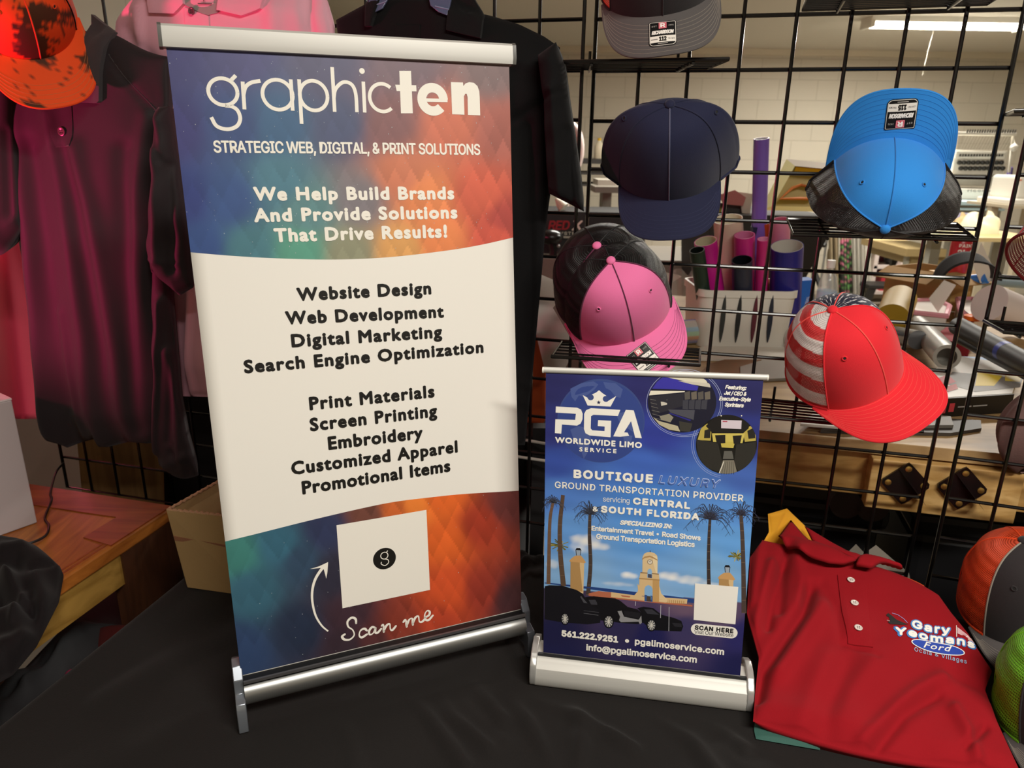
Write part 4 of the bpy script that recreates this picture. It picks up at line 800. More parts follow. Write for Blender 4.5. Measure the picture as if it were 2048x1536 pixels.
    b.build('visor_stitching', stm, vo, world=False)
    if c.get('sticker'):
        no, (sx, sy, sr) = c['sticker']; W, Hh = .034, .036; sz = c.get('szs', 1.28); pr = Print(); ca, sa = math.cos(D(sr)), math.sin(D(sr))
        def su(x, y, d): x *= sz; y *= sz; X, Y = sx+x*ca-y*sa, -bf-sy+x*sa+y*ca; return V((X, Y, zv(X, Y)+.0012+d))
        def rr(w, h_, r0, r1, n=6):
            q = []
            for cx, cy, r, a0 in ((w/2-r0, h_/2-r0, r0, 0), (-w/2+r0, h_/2-r0, r0, 90), (-w/2+r1, -h_/2+r1, r1, 180), (w/2-r1, -h_/2+r1, r1, 270)):
                for k in range(n+1): an = D(a0+90*k/n); q.append((cx+r*math.cos(an), cy+r*math.sin(an)))
            return q
        pr.fan(rr(W, Hh, .002, .006), '0e0d0d', 1); pr.fan(rr(W-.0018, Hh-.0018, .0015, .0055), 'e6dfd6', 2); pr.fan(rr(W-.0030, Hh-.0030, .0012, .005), '0e0d0d', 3)
        pr.quad([(-W/2+.0016, -.0036), (W/2-.0016, -.0036), (W/2-.0016, -.0128), (-W/2+.0016, -.0128)], 'ece6dc', 4)
        pr.quad([(-.0048, .0068), (.0048, .0068), (.0048, .0156), (-.0048, .0156)], 'cf3a50', 4); pr.stroke([(-.0042, .0074), (.0042, .0074), (.0042, .0150), (-.0042, .0150)], .0005, 'f0c9cc', 5, closed=True)
        pr.text('R', -.0030, .0032, .0082, .0062, 'f3ece6', 5, 'I', .0005); pr.text('RICHARDSON', -.0135, .0135, -.0014, .0056, 'f4efe8', 5, 'I', .0004, .25)
        pr.text('EST', -.0132, -.0072, .0098, .0020, 'bfb9b2', 5, 'I'); pr.text('1970', .0072, .0132, .0098, .0020, 'bfb9b2', 5, 'I')
        pr.text(no, -.0046, .0046, -.0115, .0066, '161414', 5, 'I', .0005); 
        if no == '115': pr.text('LOW PRO', -.0145, -.0062, -.0094, .0020, '4a4644', 5, 'I'); pr.text('TRUCKER', .0062, .0145, -.0094, .0020, '4a4644', 5, 'I')
        else: pr.poly([(-.0145, -.0076), (-.0062, -.0076), (-.0062, -.0090), (-.0145, -.0090)], '8a8580', 5); pr.text('TRUCKER', .0062, .0145, -.0094, .0020, '4a4644', 5, 'I')
        pr.poly([(-.006, -.0142), (.006, -.0142), (.006, -.0150), (-.006, -.0150)], 'b9b3ac', 5)
        so = pr.build('size_sticker', su, vo, label='black and white size sticker with a red square')
        so.location = (0, 0, 0)
    return t
def cloth_m(n, c, **k): return mat(n, c, .8, bump=.35, bscale=1600, sheen=.15, spec=.25, **k)
NAVY = cloth_m('navy_twill', '191c38'); NAVYS = cloth_m('navy_thread', '5a5c72'); BLU = cloth_m('azure_twill', '2a86d8'); BLUS = cloth_m('azure_thread', '247ac8'); PNK = cloth_m('pink_twill', 'e673a6'); PNS = cloth_m('plum_thread', '5c2440')
RED = cloth_m('red_twill', 'e02530'); REDS = cloth_m('red_thread', 'f0564e'); GRY = cloth_m('charcoal_twill', '55504f'); GRD = cloth_m('dark_charcoal_twill', '2b2628'); GRS = cloth_m('pale_thread', '968c80')
BMESH = mesh_cloth('black_netting', '121112', .4, (150, 60), .09); OMESH = mesh_cloth('orange_netting', 'e2481a', .55, (170, 60), .22); GMESH = mesh_cloth('lime_netting', '74bc28', .55, (120, 42), .2); RMESH = mesh_cloth('maroon_netting', '8a4a48', .5, (110, 44), .24)
make_cap('navy blue cap hung on the wire panel with its visor pointing down', (.2312, 1.145, 1.4807), (52.3, -4.1, -11.2), .925, dict(a=.086, flare=.30, bf=.080, bb=.045, H=.125, front=NAVY, back=NAVY, visor=NAVY, stitch=cloth_m('navy_stitch', '2c3050'), seam=NAVYS, split=64, eyes=[(-84, .70), (84, .70)], rows=6, L=.066, ripple=0, tm=62, noback=1))
make_cap('bright blue cap with black netting, upside down on a wire shelf', (.5440, 1.112, 1.4362), (67.3, 180.5, -19.7), .885, dict(a=.092, bb=.045, front=BLU, back=BMESH, visor=BLU, stitch=BLUS, seam=BLUS, meshy=1, band=mat('black_band', '161416', .7), flare=.30, sticker=('115', (-.002, .036, 4)), rows=9, w=.09))
pc = dict(a=.098, bb=.10, front=PNK, back=BMESH, visor=PNK, stitch=PNS, seam=PNS, piping=PNS, meshy=1, band=mat('black_band', '161416', .7), sticker=('112', (.004, .036, 18)), rows=7)
make_cap('pink cap with black netting on a wire shelf above the small banner', (.1652, 1.155, 1.2660), (47.2, -20.7, 2.9), .885, pc)
pc2 = dict(pc); pc2.pop('sticker')
make_cap('pink button cap stacked behind the other pink cap, mostly hidden', (.1510, 1.180, 1.2820), (44, -25, 5.0), .885, pc2)
def flag(th, v):
    d = math.degrees(th) % 360
    if d > 188:                                  # striped side
        k = int(v*7.2+.25*math.sin(th)); return lin('d42a2c')+(1,) if (k % 2 == 1 or v < .05) else lin('ece2de')+(1,)
    cx, cy = (th*7.5) % 1-.5, (v*5+.5*int(th*7.5)) % 1-.5; r = math.hypot(cx, cy); a = math.atan2(cy, cx)
    return lin('ece6e6')+(1,) if r < .20+.13*math.cos(5*a) else lin('23243c')+(1,)
FMESH = mesh_cloth('flag_netting', 'ffffff', .6, (150, 62), .13, stripes=1)
make_cap('red cap with flag-patterned netting on a wire shelf over the bench', (.4980, 1.058, 1.1905), (19.0, -33.7, 15.5), .93, dict(front=RED, back=FMESH, visor=RED, stitch=REDS, seam=REDS, meshy=1, band=RED, button=RED, backseam=REDS, flag=flag, bn=(150, 90), rows=10))
make_cap('charcoal cap with orange netting and size sticker, cut off by the top edge', (.1985, 1.165, 1.7320), (50.6, -7.9, -7.4), .865, dict(a=.094, front=GRD, back=OMESH, visor=GRY, stitch=GRS, seam=GRD, meshy=1, band=GRD, sticker=('112', (-.003, .034, -4)), rows=8, button=GRD))
def camo(x, y, z):
    n = math.sin(x*62+2*math.sin(y*45)+.6)+math.sin(y*58+1.5*math.sin(z*55+x*40))+.35*math.sin((x+y+z)*230)+.25*math.sin((x-y)*390)
    if n > .78: return (.085, .028, .012, 1)
    if n > .60: return (.28, .045, .015, 1)
    if abs(math.sin(x*160+3*math.sin(y*70)))<.05: return (.20, .035, .012, 1)
    return (.90, .085, .012, 1)
CAMO = vcol_mat('orange_camo', .75, .25)
make_cap('orange camouflage cap hanging over the collar of the dark polo', (-.8016, 1.285, 1.7000), (68.8, -12.4, 36.1), .96, dict(L=.078, front=CAMO, back=cloth_m('orange_twill', 'f04a10'), visor=CAMO, stitch=cloth_m('tan_thread', 'c07a4a'), seam=cloth_m('orange_twill', 'f04a10'), button=cloth_m('orange_twill', 'f04a10'), edge=cloth_m('orange_twill', 'f04a10'), art=camo, rows=5))
make_cap('charcoal cap with orange netting lying on the table by the red polo', (.8020, .980, .8300), (11.7, -15.3, -9.1), .99, dict(front=GRD, back=OMESH, visor=GRY, stitch=GRS, seam=GRD, meshy=1, band=OMESH, button=GRD, backseam=OMESH, piping=GRS, ripple=.003))
make_cap('cap with lime green netting lying at the bottom corner of the table', (.7260, .772, .8100), (4.5, -15.8, -14.0), .92, dict(front=GRD, back=GMESH, visor=GRY, stitch=GRS, seam=GRD, meshy=1, band=GMESH, button=GRD, backseam=GMESH, ripple=.0035))
make_cap('cap with maroon netting on the shelf past the double post, half cut off', (.7600, .985, 1.3560), (35, 25, 87), .92, dict(front=RED, back=RMESH, visor=cloth_m('white_twill', 'd8d0cc'), stitch=REDS, seam=REDS, meshy=1, band=cloth_m('maroon_twill', '8c1a20'), button=RED, backseam=cloth_m('maroon_twill', '8c1a20')))
# ------------------------------------------------------------------ wire shelves hooked on the panels
def wire_shelf(lab, cs, lip=0, n=5, drop=0):
    """cs: rear-left, rear-right, front-right, front-left corners"""
    rl, rr_, fr, fl = [V(p) for p in cs]; t = thing('wire_shelf', lab, 'shelf', (rl+rr_)/2, 'wire display shelves')
    b = MB(); b.tube([rl, rr_, fr, fl], .0030, 8, closed=True); b.build('rim', GM, t)
    b = MB()
    for k in range(1, n): u = k/n; b.tube([rl.lerp(fl, u), rr_.lerp(fr, u)], .0019, 6)
    b.build('wires', GM, t)
    dz = V((0, 0, -.005))
    for u in (.2, .8): b = MB(); b.tube([rl.lerp(rr_, u)+dz+V((0, 0, .03)), rl.lerp(rr_, u)+dz, fl.lerp(fr, u)+dz], .0023, 6); b.build('hook', GM, t)
    return t
def onp(px, py, d, O=None, Y=None):
    O = O or G1O; Y = G1Y if Y is None else Y; n = gn_(Y); return atPl(px, py, O+n*d, n)
def shelf_px(lab, rl, rr_, fr, fl, dep, O=None, Y=None, n=5):
    return wire_shelf(lab, (onp(*rl, .012, O, Y), onp(*rr_, .012, O, Y), onp(*fr, dep, O, Y), onp(*fl, dep, O, Y)), n=n)
shelf_px('black wire shelf carrying the upside-down blue cap', (1574, 438), (1913, 448), (1952, 480), (1586, 469), .10)
shelf_px('black wire shelf carrying the red cap, above the brackets', (1480, 794), (1826, 830), (1846, 863), (1468, 829), .11, n=6)
shelf_px('black wire shelf carrying the pink caps', (1124, 684), (1400, 700), (1399, 730), (1104, 713), .21)
shelf_px('black wire shelf at eye level under the charcoal cap', (1122, 137), (1415, 136), (1458, 118), (1118, 124), .11)
shelf_px('black wire shelf at the top edge, over the fluorescent light', (1605, 19), (1975, 7), (2012, -16), (1615, -8), .12, n=7)
shelf_px('black wire shelf low on the panel past the double post', (1968, 642), (2150, 656), (2180, 680), (2008, 664), .11, O=G2O, Y=G2Y)
shelf_px('black wire shelf seen edge-on beside the embroidery machine', (2012, 229), (2200, 226), (2240, 214), (2030, 222), .10, O=G2O, Y=G2Y)
# ------------------------------------------------------------------ polo shirts hung on the panels
N0 = gn_(G0Y)
def pl(d): O = G0O+N0*d; return lambda px, py: atPl(px, py, O, N0)
def pcurve(ks, vs): return lambda x: float(np.interp(x, ks, vs))
def leaf(name, pts, toW, nrm, th, m, par):
    b = MB(); b.prism(pts, lambda x, y: toW(x, y), lambda x, y: toW(x, y)+nrm*th); return b.build(name, m, par, angle=50, bev=.0012)
def leaf2(name, pts, top, d, th, m, par, K=5, sub=4):
    """a flap that follows the cloth under it"""
    P_ = []
    for i in range(len(pts)):
        a, c = np.array(pts[i], float), np.array(pts[(i+1) % len(pts)], float); P_ += [a+(c-a)*k/sub for k in range(sub)]
    c = np.mean(P_, axis=0); n = len(P_); g = [top(c[0], c[1], d+th)]+[top(*(c+(q-c)*k/K), d+th*(1 if k < K else .75)) for k in range(1, K+1) for q in P_]+[top(q[0], q[1], d-.004) for q in P_]
    b = MB(); b.add(g, [(0, 1+i, 1+(i+1) % n) for i in range(n)]+[(1+k*n+i, 1+(k+1)*n+i, 1+(k+1)*n+(i+1) % n, 1+k*n+(i+1) % n) for k in range(K) for i in range(n)]); return b.build(name, m, par, angle=60)
def shirt_button(par, c, n, r, m, hole):
    R = n.to_track_quat('Z', 'Y').to_matrix(); b = MB(); b.lathe([(r*.9, 0), (r, .0008), (r, .0018), (r*.82, .0022), (r*.7, .0016), (0.0001, .0016)], 18, c, R, capt=False); o = b.build('button', m, par)
    b = MB()
    for dx, dy in ((1, 1), (1, -1), (-1, 1), (-1, -1)): b.lathe([(r*.13, .0015), (r*.13, .0021)], 6, c+R @ V((dx*r*.24, dy*r*.24, 0)), R)
    b.build('thread', hole, o); return o
DK_ = mat('dark_polo_knit', '2a2326', .7, bump=.2, bscale=1200, sheen=.06, spec=.25); DKC = mat('dark_polo_collar', '332d30', .75, bump=.3, bscale=1500, sheen=.3); BKN = mat('black_polo_knit', '0e0d0e', .85, bump=.25, bscale=1200, sheen=.04, spec=.15); PKN = mat('pink_polo_knit', 'e8aabb', .7, bump=.2, bscale=1200, sheen=.2)
t = thing('polo_shirt', 'dark charcoal polo shirt hanging at the far side, lit magenta', 'shirt', pl(.13)(200, 900), 'polo shirts hung on the panels'); W = pl(.13); sk = t
hem = pcurve([0, .2, .32, .5, .54, .72, .88, 1], [4, 22, 10, -2, 18, 6, 8, 4])
cre = [([(128, 225), (168, 480), (192, 660), (214, 890)], 16, .010), ([(152, 310), (194, 520), (222, 700), (244, 890)], 20, -.012), ([(182, 296), (224, 500), (254, 690), (280, 880)], 16, .010), ([(52, 200), (78, 480), (90, 680), (104, 890)], 17, .011), ([(84, 300), (120, 560), (142, 740), (158, 890)], 24, -.012), ([(310, 230), (290, 430), (294, 620), (304, 870)], 14, .008), ([(268, 300), (266, 460), (280, 640), (294, 850)], 18, -.009), ([(140, 620), (168, 760), (186, 890)], 10, .007), ((236, 110), (318, 225), 5, -.003), ((40, 150), (120, 130), 20, .005)]
mb = cloth([(88, 872), (72, 720), (52, 520), (34, 320), (22, 200), (18, 130)], [(322, 880), (330, 760), (316, 600), (318, 480), (326, 330), (338, 200), (338, 118)], W, N0, 90, 110, .035, cre, .02, noise=.0012, nsc=.03, power=.45, warp=lambda s, u: (0, hem(s)*(1-u)**12-62*math.exp(-((s-.55)/.28)**2)*u**7))
mb.build('body', DK_, t, angle=180); TOPD = mb.top
b = cloth([(318, 930), (304, 850), (306, 700), (308, 580), (312, 520)], [(397, 950), (374, 870), (359, 793), (347, 656), (339, 570), (336, 500)], pl(.135), N0, 30, 70, .014, [((330, 600), (318, 900), 7, .010), ((345, 700), (372, 930), 8, .008), ((350, 660), (345, 880), 7, -.006), ((335, 930), (385, 905), 8, .006), ((350, 900), (380, 940), 6, -.006)], .012, noise=.001, nsc=.05, warp=lambda s, u: (0, (1-u)**10*(16*math.sin(s*3.1)-0))); b.build('back_tail', DK_, t, angle=180)
b = cloth([(303, 545), (302, 480), (308, 380), (316, 290), (316, 214)], [(387, 563), (378, 470), (366, 380), (352, 290), (339, 212)], pl(.165), N0, 36, 56, .028, [((330, 300), (335, 520), 9, .008), ((352, 330), (360, 540), 8, -.008), ((310, 516), (380, 528), 4, .003), ((318, 240), (340, 320), 6, -.004)], .02, noise=.001, nsc=.05, warp=lambda s, u: (0, (1-u)**6*(34*(1-abs(2*s-1.35)) if s > .1 else 0))); b.build('sleeve', DK_, t, angle=180)
b = cloth([(-30, 500), (-30, 380), (-24, 260), (0, 160)], [(44, 456), (36, 330), (30, 240), (34, 150)], pl(.16), N0, 24, 44, .024, [((0, 250), (14, 480), 8, .006), ((24, 260), (32, 430), 6, -.006)], .02, warp=lambda s, u: (0, (1-u)**6*(30*math.sin(s*3.1)))); b.build('sleeve', DK_, t, angle=180)
raise_ = lambda d: (lambda px, py: TOPD(px, py, d))
leaf2('collar', [(190, 30), (206, 43), (236, 66), (233, 205), (228, 209), (164, 206), (158, 200), (186, 150), (198, 113), (192, 70)], TOPD, .004, .006, DKC, t)
leaf2('collar', [(60, 60), (150, 60), (165, 150), (150, 190), (70, 180)], TOPD, .003, .004, DKC, t)
leaf2('placket', [(133, 214), (176, 206), (179, 292), (147, 294)], TOPD, .0, .0016, DK_, t)
for A_, C_ in (((238, 112), (322, 222)), ((318, 222), (338, 218)), ((147, 294), (179, 292))): b = MB(); b.tube([TOPD(A_[0]+(C_[0]-A_[0])*u, A_[1]+(C_[1]-A_[1])*u, .0003) for u in np.linspace(0, 1, 14)], .0009, 5); b.build('seam', DKC, t)
shirt_button(t, TOPD(159, 264, .0016), N0, .0075, mat('plum_button', '5a3542', .35), mat('dark_thread', '1a1416', .9))
# pink polo
t = thing('polo_shirt', 'pink polo shirt hanging behind the tall banner, its size label showing', 'shirt', pl(.075)(500, 800), 'polo shirts hung on the panels'); W = pl(.075)
mb = cloth([(343, 792), (340, 590), (318, 350), (255, 180), (228, 84), (232, 40), (262, 2), (300, -20)], [(660, 800), (664, 500), (668, 200), (668, 52), (655, 0), (640, -20)], W, N0, 70, 90, .028, [((392, 560), (392, 800), 5, .012), ((372, 560), (372, 800), 12, -.012), ((290, 20), (300, 120), 12, .008), ((560, 20), (570, 120), 16, .006), ((620, 0), (630, 80), 10, -.008), ((260, 60), (330, 130), 10, -.005)], .02, noise=.0015, nsc=.03, warp=lambda s, u: (0, -30*math.sin(s*math.pi)*u**8)); mb.build('body', PKN, t, angle=180); tp = lambda d: (lambda x, y: mb.top(x, y, d)); TP = tp
leaf('inner_label', [(385, -14), (462, -14), (458, 32), (440, 37), (428, 34), (386, 14)], tp(.0015), N0, .001, mat('grey_neck_tape', '9b9792', .8), t)
leaf2('collar', [(300, -14), (314, 6), (320, 31), (371, 33), (391, 14), (383, -14)], mb.top, .004, .005, PKN, t); leaf2('collar', [(460, -14), (459, 27), (506, 38), (543, 24), (548, -14)], mb.top, .004, .005, PKN, t)
leaf2('placket', [(388, 20), (440, 38), (450, 120), (400, 120)], mb.top, 0, .002, PKN, t)
shirt_button(t, tp(.004)(408, 29), N0, .0062, mat('dark_pink_button', '6e4650', .3), mat('dark_thread', '1a1416', .9))
q = Print(); q.text('L', 430, 434.5, -9.5, 5, '3a3634', 1, 'I', .2); q.poly([(419, -13), (447, -13.5), (447, -15.5), (419, -15)], '55504c', 1); q.poly([(414, 6), (448, 6), (447, 1), (416, 0)], '2a2624', 1); q.build('size_print', lambda x, y, d: TP(.0028+d)(x, -y), t)
# black polo
t = thing('polo_shirt', 'black polo shirt on a hanger between the tall banner and the caps', 'shirt', pl(.085)(900, 890), 'polo shirts hung on the panels'); W = pl(.085)
tw = pcurve([0, .1, .17, .3, .45, .58, .7, .82, .93, 1], [0, -30, -50, -62, -66, -52, -46, -36, -18, 0])
mb = cloth([(700, 890), (695, 500), (690, 200), (672, 40)], [(1050, 890), (1064, 760), (1079, 600), (1092, 450), (1102, 380), (1118, 200), (1120, 95)], W, N0, 80, 100, .03, [([(1000, 150), (1030, 480), (1032, 880)], 16, .011), ([(1060, 250), (1062, 600), (1054, 880)], 11, -.009), ((1000, 260), (1100, 200), 8, -.006), ((960, 100), (1080, 130), 18, .006)], .02, noise=.0014, nsc=.03, warp=lambda s, u: (0, tw(s)*u**6)); mb.build('body', BKN, t, angle=180); tb = lambda d: (lambda x, y: mb.top(x, y, d))
b = cloth([(1098, 387), (1092, 300), (1088, 200), (1076, 110)], [(1168, 423), (1161, 351), (1149, 270), (1138, 200), (1129, 130), (1112, 84)], pl(.12), N0, 30, 56, .028, [((1110, 180), (1125, 400), 9, .008), ((1138, 260), (1150, 410), 7, -.007), ((1085, 200), (1140, 180), 6, -.005), ((1098, 372), (1166, 408), 4, .003)], .02, noise=.0012, nsc=.05); b.build('sleeve', BKN, t, angle=180)
BKC = mat('black_polo_collar', '121112', .9, bump=.3, bscale=1500, sheen=.06, spec=.15)
leaf2('collar', [(905, -12), (944, -12), (972, 34), (972, 82), (906, 66)], mb.top, .004, .006, BKC, t); leaf2('collar', [(742, -12), (770, -12), (757, 58), (744, 58), (738, 10)], mb.top, .004, .006, BKC, t); leaf2('placket', [(800, 55), (850, 55), (860, 220), (815, 220)], mb.top, 0, .002, BKN, t)
# its hanger
HG = mat('smoky_plastic', '5c6280', .25, spec=.6, alpha=.85)
t = thing('clothes_hanger', 'smoky blue plastic hanger inside the neck of the black polo', 'hanger', tb(.006)(830, 20))
for pts in ([(740, -16), (747, 22), (757, 32), (775, 22), (789, -16)], [(858, -16), (870, 16), (888, 30), (906, 37), (909, -16)]): leaf('shoulder_plate', pts, tb(.003), N0, .005, HG, t)
for l in (((747, 4), (784, -2)), ((752, 18), (780, 8)), ((872, 4), (906, 8)), ((880, 18), (907, 24))): b = MB(); b.tube([tb(.0085)(*l[0]), tb(.0085)(*l[1])], .0011, 5); b.build('rib', mat('smoky_plastic_rim', '8088a4', .3), t)
b = MB(); b.tube([tb(.006)(x, y) for x, y in smooth_pts([(748, -10), (775, -70), (824, -95), (872, -70), (905, -10)], 6)], .004, 8); b.tube([tb(.006)(x, y) for x, y in smooth_pts([(824, -95), (824, -150), (850, -175), (835, -195)], 6)], .002, 8); b.build('neck_arch', HG, t)
# ------------------------------------------------------------------ the folded shirts on the table
pA = atZ(1507, 1450, .790); pB = atZ(2030, 1530, .790); pC = atY(1600, 1085, 1.10)
NP = (pB-pA).cross(pC-pA).normalized(); NP = NP if NP.z > 0 else -NP
WP = lambda d: (lambda px, py: atPl(px, py, pA+NP*d, NP))
MRN = mat('crimson_pique', '92121c', .9, bump=.35, bscale=1400, sheen=.02, spec=.15); GLD = mat('gold_pique', 'e8a41c', .8, bump=.3, bscale=1500, sheen=.2); GRN = mat('teal_ribbing', '2f5a50', .8, bump=.3, bscale=1500); ORN = mat('orange_knit', 'd8521e', .8)
t = thing('folded_polo_shirt', 'crimson polo with a car dealer embroidery, folded on top of the shirts', 'shirt', (pA+pB)/2, 'folded polo shirts on the table'); sm = t
cr = [([(1618, 1190), (1602, 1240), (1560, 1300), (1528, 1345), (1516, 1400)], 13, -.017), ([(1640, 1230), (1600, 1290), (1556, 1352)], 18, .010), ([(1572, 1112), (1566, 1160), (1558, 1230)], 10, -.010), ([(1592, 1130), (1600, 1180), (1596, 1220)], 13, .007), ([(1880, 1370), (1830, 1396), (1770, 1450), (1722, 1496)], 17, .009), ([(1868, 1400), (1800, 1446), (1752, 1506)], 15, -.009), ([(1650, 1330), (1620, 1400), (1600, 1470)], 24, .006), ([(1700, 1310), (1668, 1400), (1650, 1490)], 24, -.005), ([(1890, 1352), (1940, 1372), (1975, 1392)], 14, -.006), ([(1905, 1430), (1930, 1480), (1950, 1530)], 14, .010), ([(1930, 1505), (1965, 1465)], 10, -.009), ([(1508, 1260), (1522, 1200), (1540, 1140)], 12, .010), ([(1536, 1260), (1546, 1200), (1562, 1140)], 9, -.009), ((1690, 1298), (1752, 1328), 6, -.003), ([(1530, 1420), (1620, 1440), (1700, 1450)], 26, .004), ([(1740, 1340), (1700, 1390), (1670, 1450)], 20, .004), ([(1520, 1090), (1510, 1150), (1502, 1210)], 9, .007), ([(1640, 1180), (1668, 1230), (1680, 1300)], 10, -.004)]
RT = cloth([(1506, 1443), (1511, 1380), (1518, 1314), (1494, 1227), (1500, 1115), (1525, 1080)], [(2048, 1560), (1994, 1443), (1970, 1380), (1984, 1342), (1938, 1272), (1904, 1230), (1879, 1195), (1844, 1174), (1799, 1150)], WP(-.013), NP, 110, 110, .016, cr, .016, noise=.0009, nsc=.03, power=.4, warp=lambda s, u: (0, 16*math.sin(min(1, s*1.2)*math.pi)*(1-u)**5))
RT.build('body', MRN, t, angle=180); R_ = lambda d: (lambda x, y: RT.top(x, y, d))
def strip(name, A, B, d, m, par, bulge=.004, n=(8, 30), th=.004):
    b = cloth(A, B, R_(d), NP, n[0], n[1], bulge, (), th); return b.build(name, m, par, angle=180)
strip('inner_collar', [(1622, 1092), (1660, 1122), (1706, 1150)], [(1606, 1062), (1659, 1094), (1726, 1130)], .012, MRN, t)
strip('collar', [(1552, 1090), (1566, 1108), (1590, 1130), (1620, 1147), (1650, 1158), (1680, 1160), (1704, 1153)], [(1579, 1054), (1604, 1084), (1632, 1110), (1662, 1128), (1685, 1143), (1705, 1151)], .016, MRN, t, .006)
strip('collar', [(1703, 1160), (1735, 1168), (1752, 1155), (1768, 1151), (1800, 1156)], [(1706, 1148), (1725, 1130), (1745, 1127), (1775, 1136), (1801, 1152)], .014, MRN, t, .008)
leaf2('placket', [(1671, 1166), (1727, 1180), (1733, 1240), (1741, 1312), (1693, 1298), (1680, 1240)], RT.top, .0, .0028, MRN, t)
for x, y in ((1697, 1179), (1704, 1225), (1711, 1276)): shirt_button(t, R_(.0036)(x, y), NP, .0056, mat('pearl_button', 'dcd0c8', .3), mat('dark_thread', '1a1416', .9))
q = Print(); e = lambda x, y: (1700+x/7.062, -(1180+y/7.062)); E_ = lambda pts: [e(*p) for p in pts]
def words(t_, a, b_, h, col, lay, f='I', bold=.5, shear=0):
    (x0, y0), (x1, y1) = e(*a), e(*b_); q.text(t_, x0, x1, y0, h/7.062, col, lay, f, bold, shear, y1=y1)
words('Gary', (818, 664), (1405, 728), 152, '3f7fc4', 1, bold=3.2); words('Yeomans', (570, 772), (1770, 902), 150, '3f7fc4', 1.1, bold=3.2)
words('Gary', (838, 650), (1385, 710), 120, 'f4efe8', 3.6, bold=1.3); words('Yeomans', (600, 756), (1745, 884), 116, 'f4efe8', 3.7, bold=1.4)
c = e(1208, 912); q.disc(c, 55, 12.2, 'f0ece8', 6, 48, -.16); q.disc(c, 52.8, 10.4, '2444a8', 6.4, 48, -.16)
words('Ford', (1000, 922), (1410, 967), 95, 'f4efe8', 7, 'B', .35, .35); words('Ocala & Villages', (868, 982), (1618, 1118), 58, '9fb4d4', 2, 'I', .15)
q.poly(E_([(480, 450), (510, 430), (560, 470), (620, 530), (720, 580), (790, 605), (700, 612), (600, 600), (540, 590), (500, 560), (530, 540), (520, 490), (490, 470)]), '26201e', 2); q.stroke(E_([(560, 432), (640, 460), (720, 520), (775, 580)]), .9, 'a99ad0', 2); q.stroke(E_([(490, 530), (530, 545)]), .8, 'd8cfc8', 2.2)
q.stroke(E_([(1476, 572), (1476, 740)]), 1.4, 'efe6e2', 2); q.poly(E_([(1490, 600), (1640, 690), (1760, 770), (1690, 740), (1490, 690)]), 'e4c8cc', 2)
for k in range(4): q.stroke(E_([(1495, 620+k*18), (1640-k*10, 700+k*6)]), .5, 'c0505c', 2.3)
q.poly(E_([(1640, 720), (1700, 715), (1770, 790), (1760, 805), (1640, 760)]), 'd8a8a0', 2.1)
q.build('embroidery', lambda x, y, d: R_(.0006+d*.9)(x, -y), t, rough=.7)
t = thing('folded_polo_shirt', 'gold polo under the crimson one, its collar standing up behind', 'shirt', pC, 'folded polo shirts on the table')
YG = WP(-.012)(1600, 1092).y+.045; b = cloth([(1522, 1092), (1538, 1064), (1536, 1028)], [(1664, 1098), (1625, 1066), (1574, 1017)], lambda x, y: atY(x, y, YG+(1092-y)*.0002), V((0, -.9, .43)), 20, 24, .006, [((1548, 1078), (1572, 1024), 4, -.004)], .006); b.build('collar', GLD, t, angle=180)
b = cloth([(1522, 1300), (1504, 1227), (1506, 1130), (1524, 1086)], [(1940, 1340), (1900, 1240), (1844, 1190), (1690, 1112)], WP(-.040), NP, 30, 30, .001, (), .006); b.build('body', GLD, t, angle=180)
b = cloth([(1804, 1158), (1798, 1150)], [(1856, 1184), (1848, 1171)], WP(-.016), NP, 12, 6, .003, (), .008); tag(b.build('folded_polo_shirt', ORN, angle=180), 'orange knit edge peeping out behind the crimson polo', 'shirt', 'folded polo shirts on the table')
b = cloth([(1512, 1478), (1508, 1460), (1510, 1440)], [(1640, 1500), (1640, 1480), (1640, 1440)], lambda x, y: atZ(x, y, .764), V((0, 0, 1)), 20, 10, .004, (), .002); tag(b.build('folded_polo_shirt', GRN, angle=180), 'dark teal garment at the bottom of the folded shirts', 'shirt', 'folded polo shirts on the table')
# ------------------------------------------------------------------ things behind the panels, on and beyond the workbench
def rpx(px, py, r, Y): return r*atY(px, py, Y).length/FPX if False else r*((atY(px, py, Y)-CAMP).dot(CF))/FPX
def boxpx(b, x0, y0, x1, y1, Y, D, m=None):
    """a box whose front face spans the traced rectangle at distance Y"""
    p = [atY(x, y, Y) for x, y in ((x0, y0), (x1, y0), (x1, y1), (x0, y1))]; X0_ = (p[0].x+p[3].x)/2; X1_ = (p[1].x+p[2].x)/2; Z1 = (p[0].z+p[1].z)/2; Z0 = (p[2].z+p[3].z)/2
    b.box(((X0_+X1_)/2, Y+D/2, (Z0+Z1)/2), (X1_-X0_, D, Z1-Z0), m=m); return V((X0_, Y, Z0)), V((X1_, Y+D, Z1))
def solo(b, name, m, lab, cat, group=None, **k): return tag(b.build(name, m, **k), lab, cat, group)
def slab(px, Y, D, name, m, lab, cat, group=None, bev=.002, z0=None):
    b = MB(); boxpx(b, *px, Y, D)
    if z0 is not None:
        zb = min(v.z for v in b.v)
        for v in b.v:
            if v.z < zb+1e-4: v.z = z0; return solo(b, name, m, lab, cat, group, smooth=False, bev=bev)
def hollow(b, a, c, r, w=.0012, n=28):
    """an open roll of sheet from a to c"""
    a, c = V(a), V(c); R = (c-a).to_track_quat('Z', 'Y').to_matrix(); L = (c-a).length
    b.lathe([(r, 0), (r, L), (r-w, L), (r-w, 0), (r, 0)], n, a, R, capb=False, capt=False); return b
PZ = BZ+.001
vm = lambda n, c: mat(n, c, .3, spec=.5)
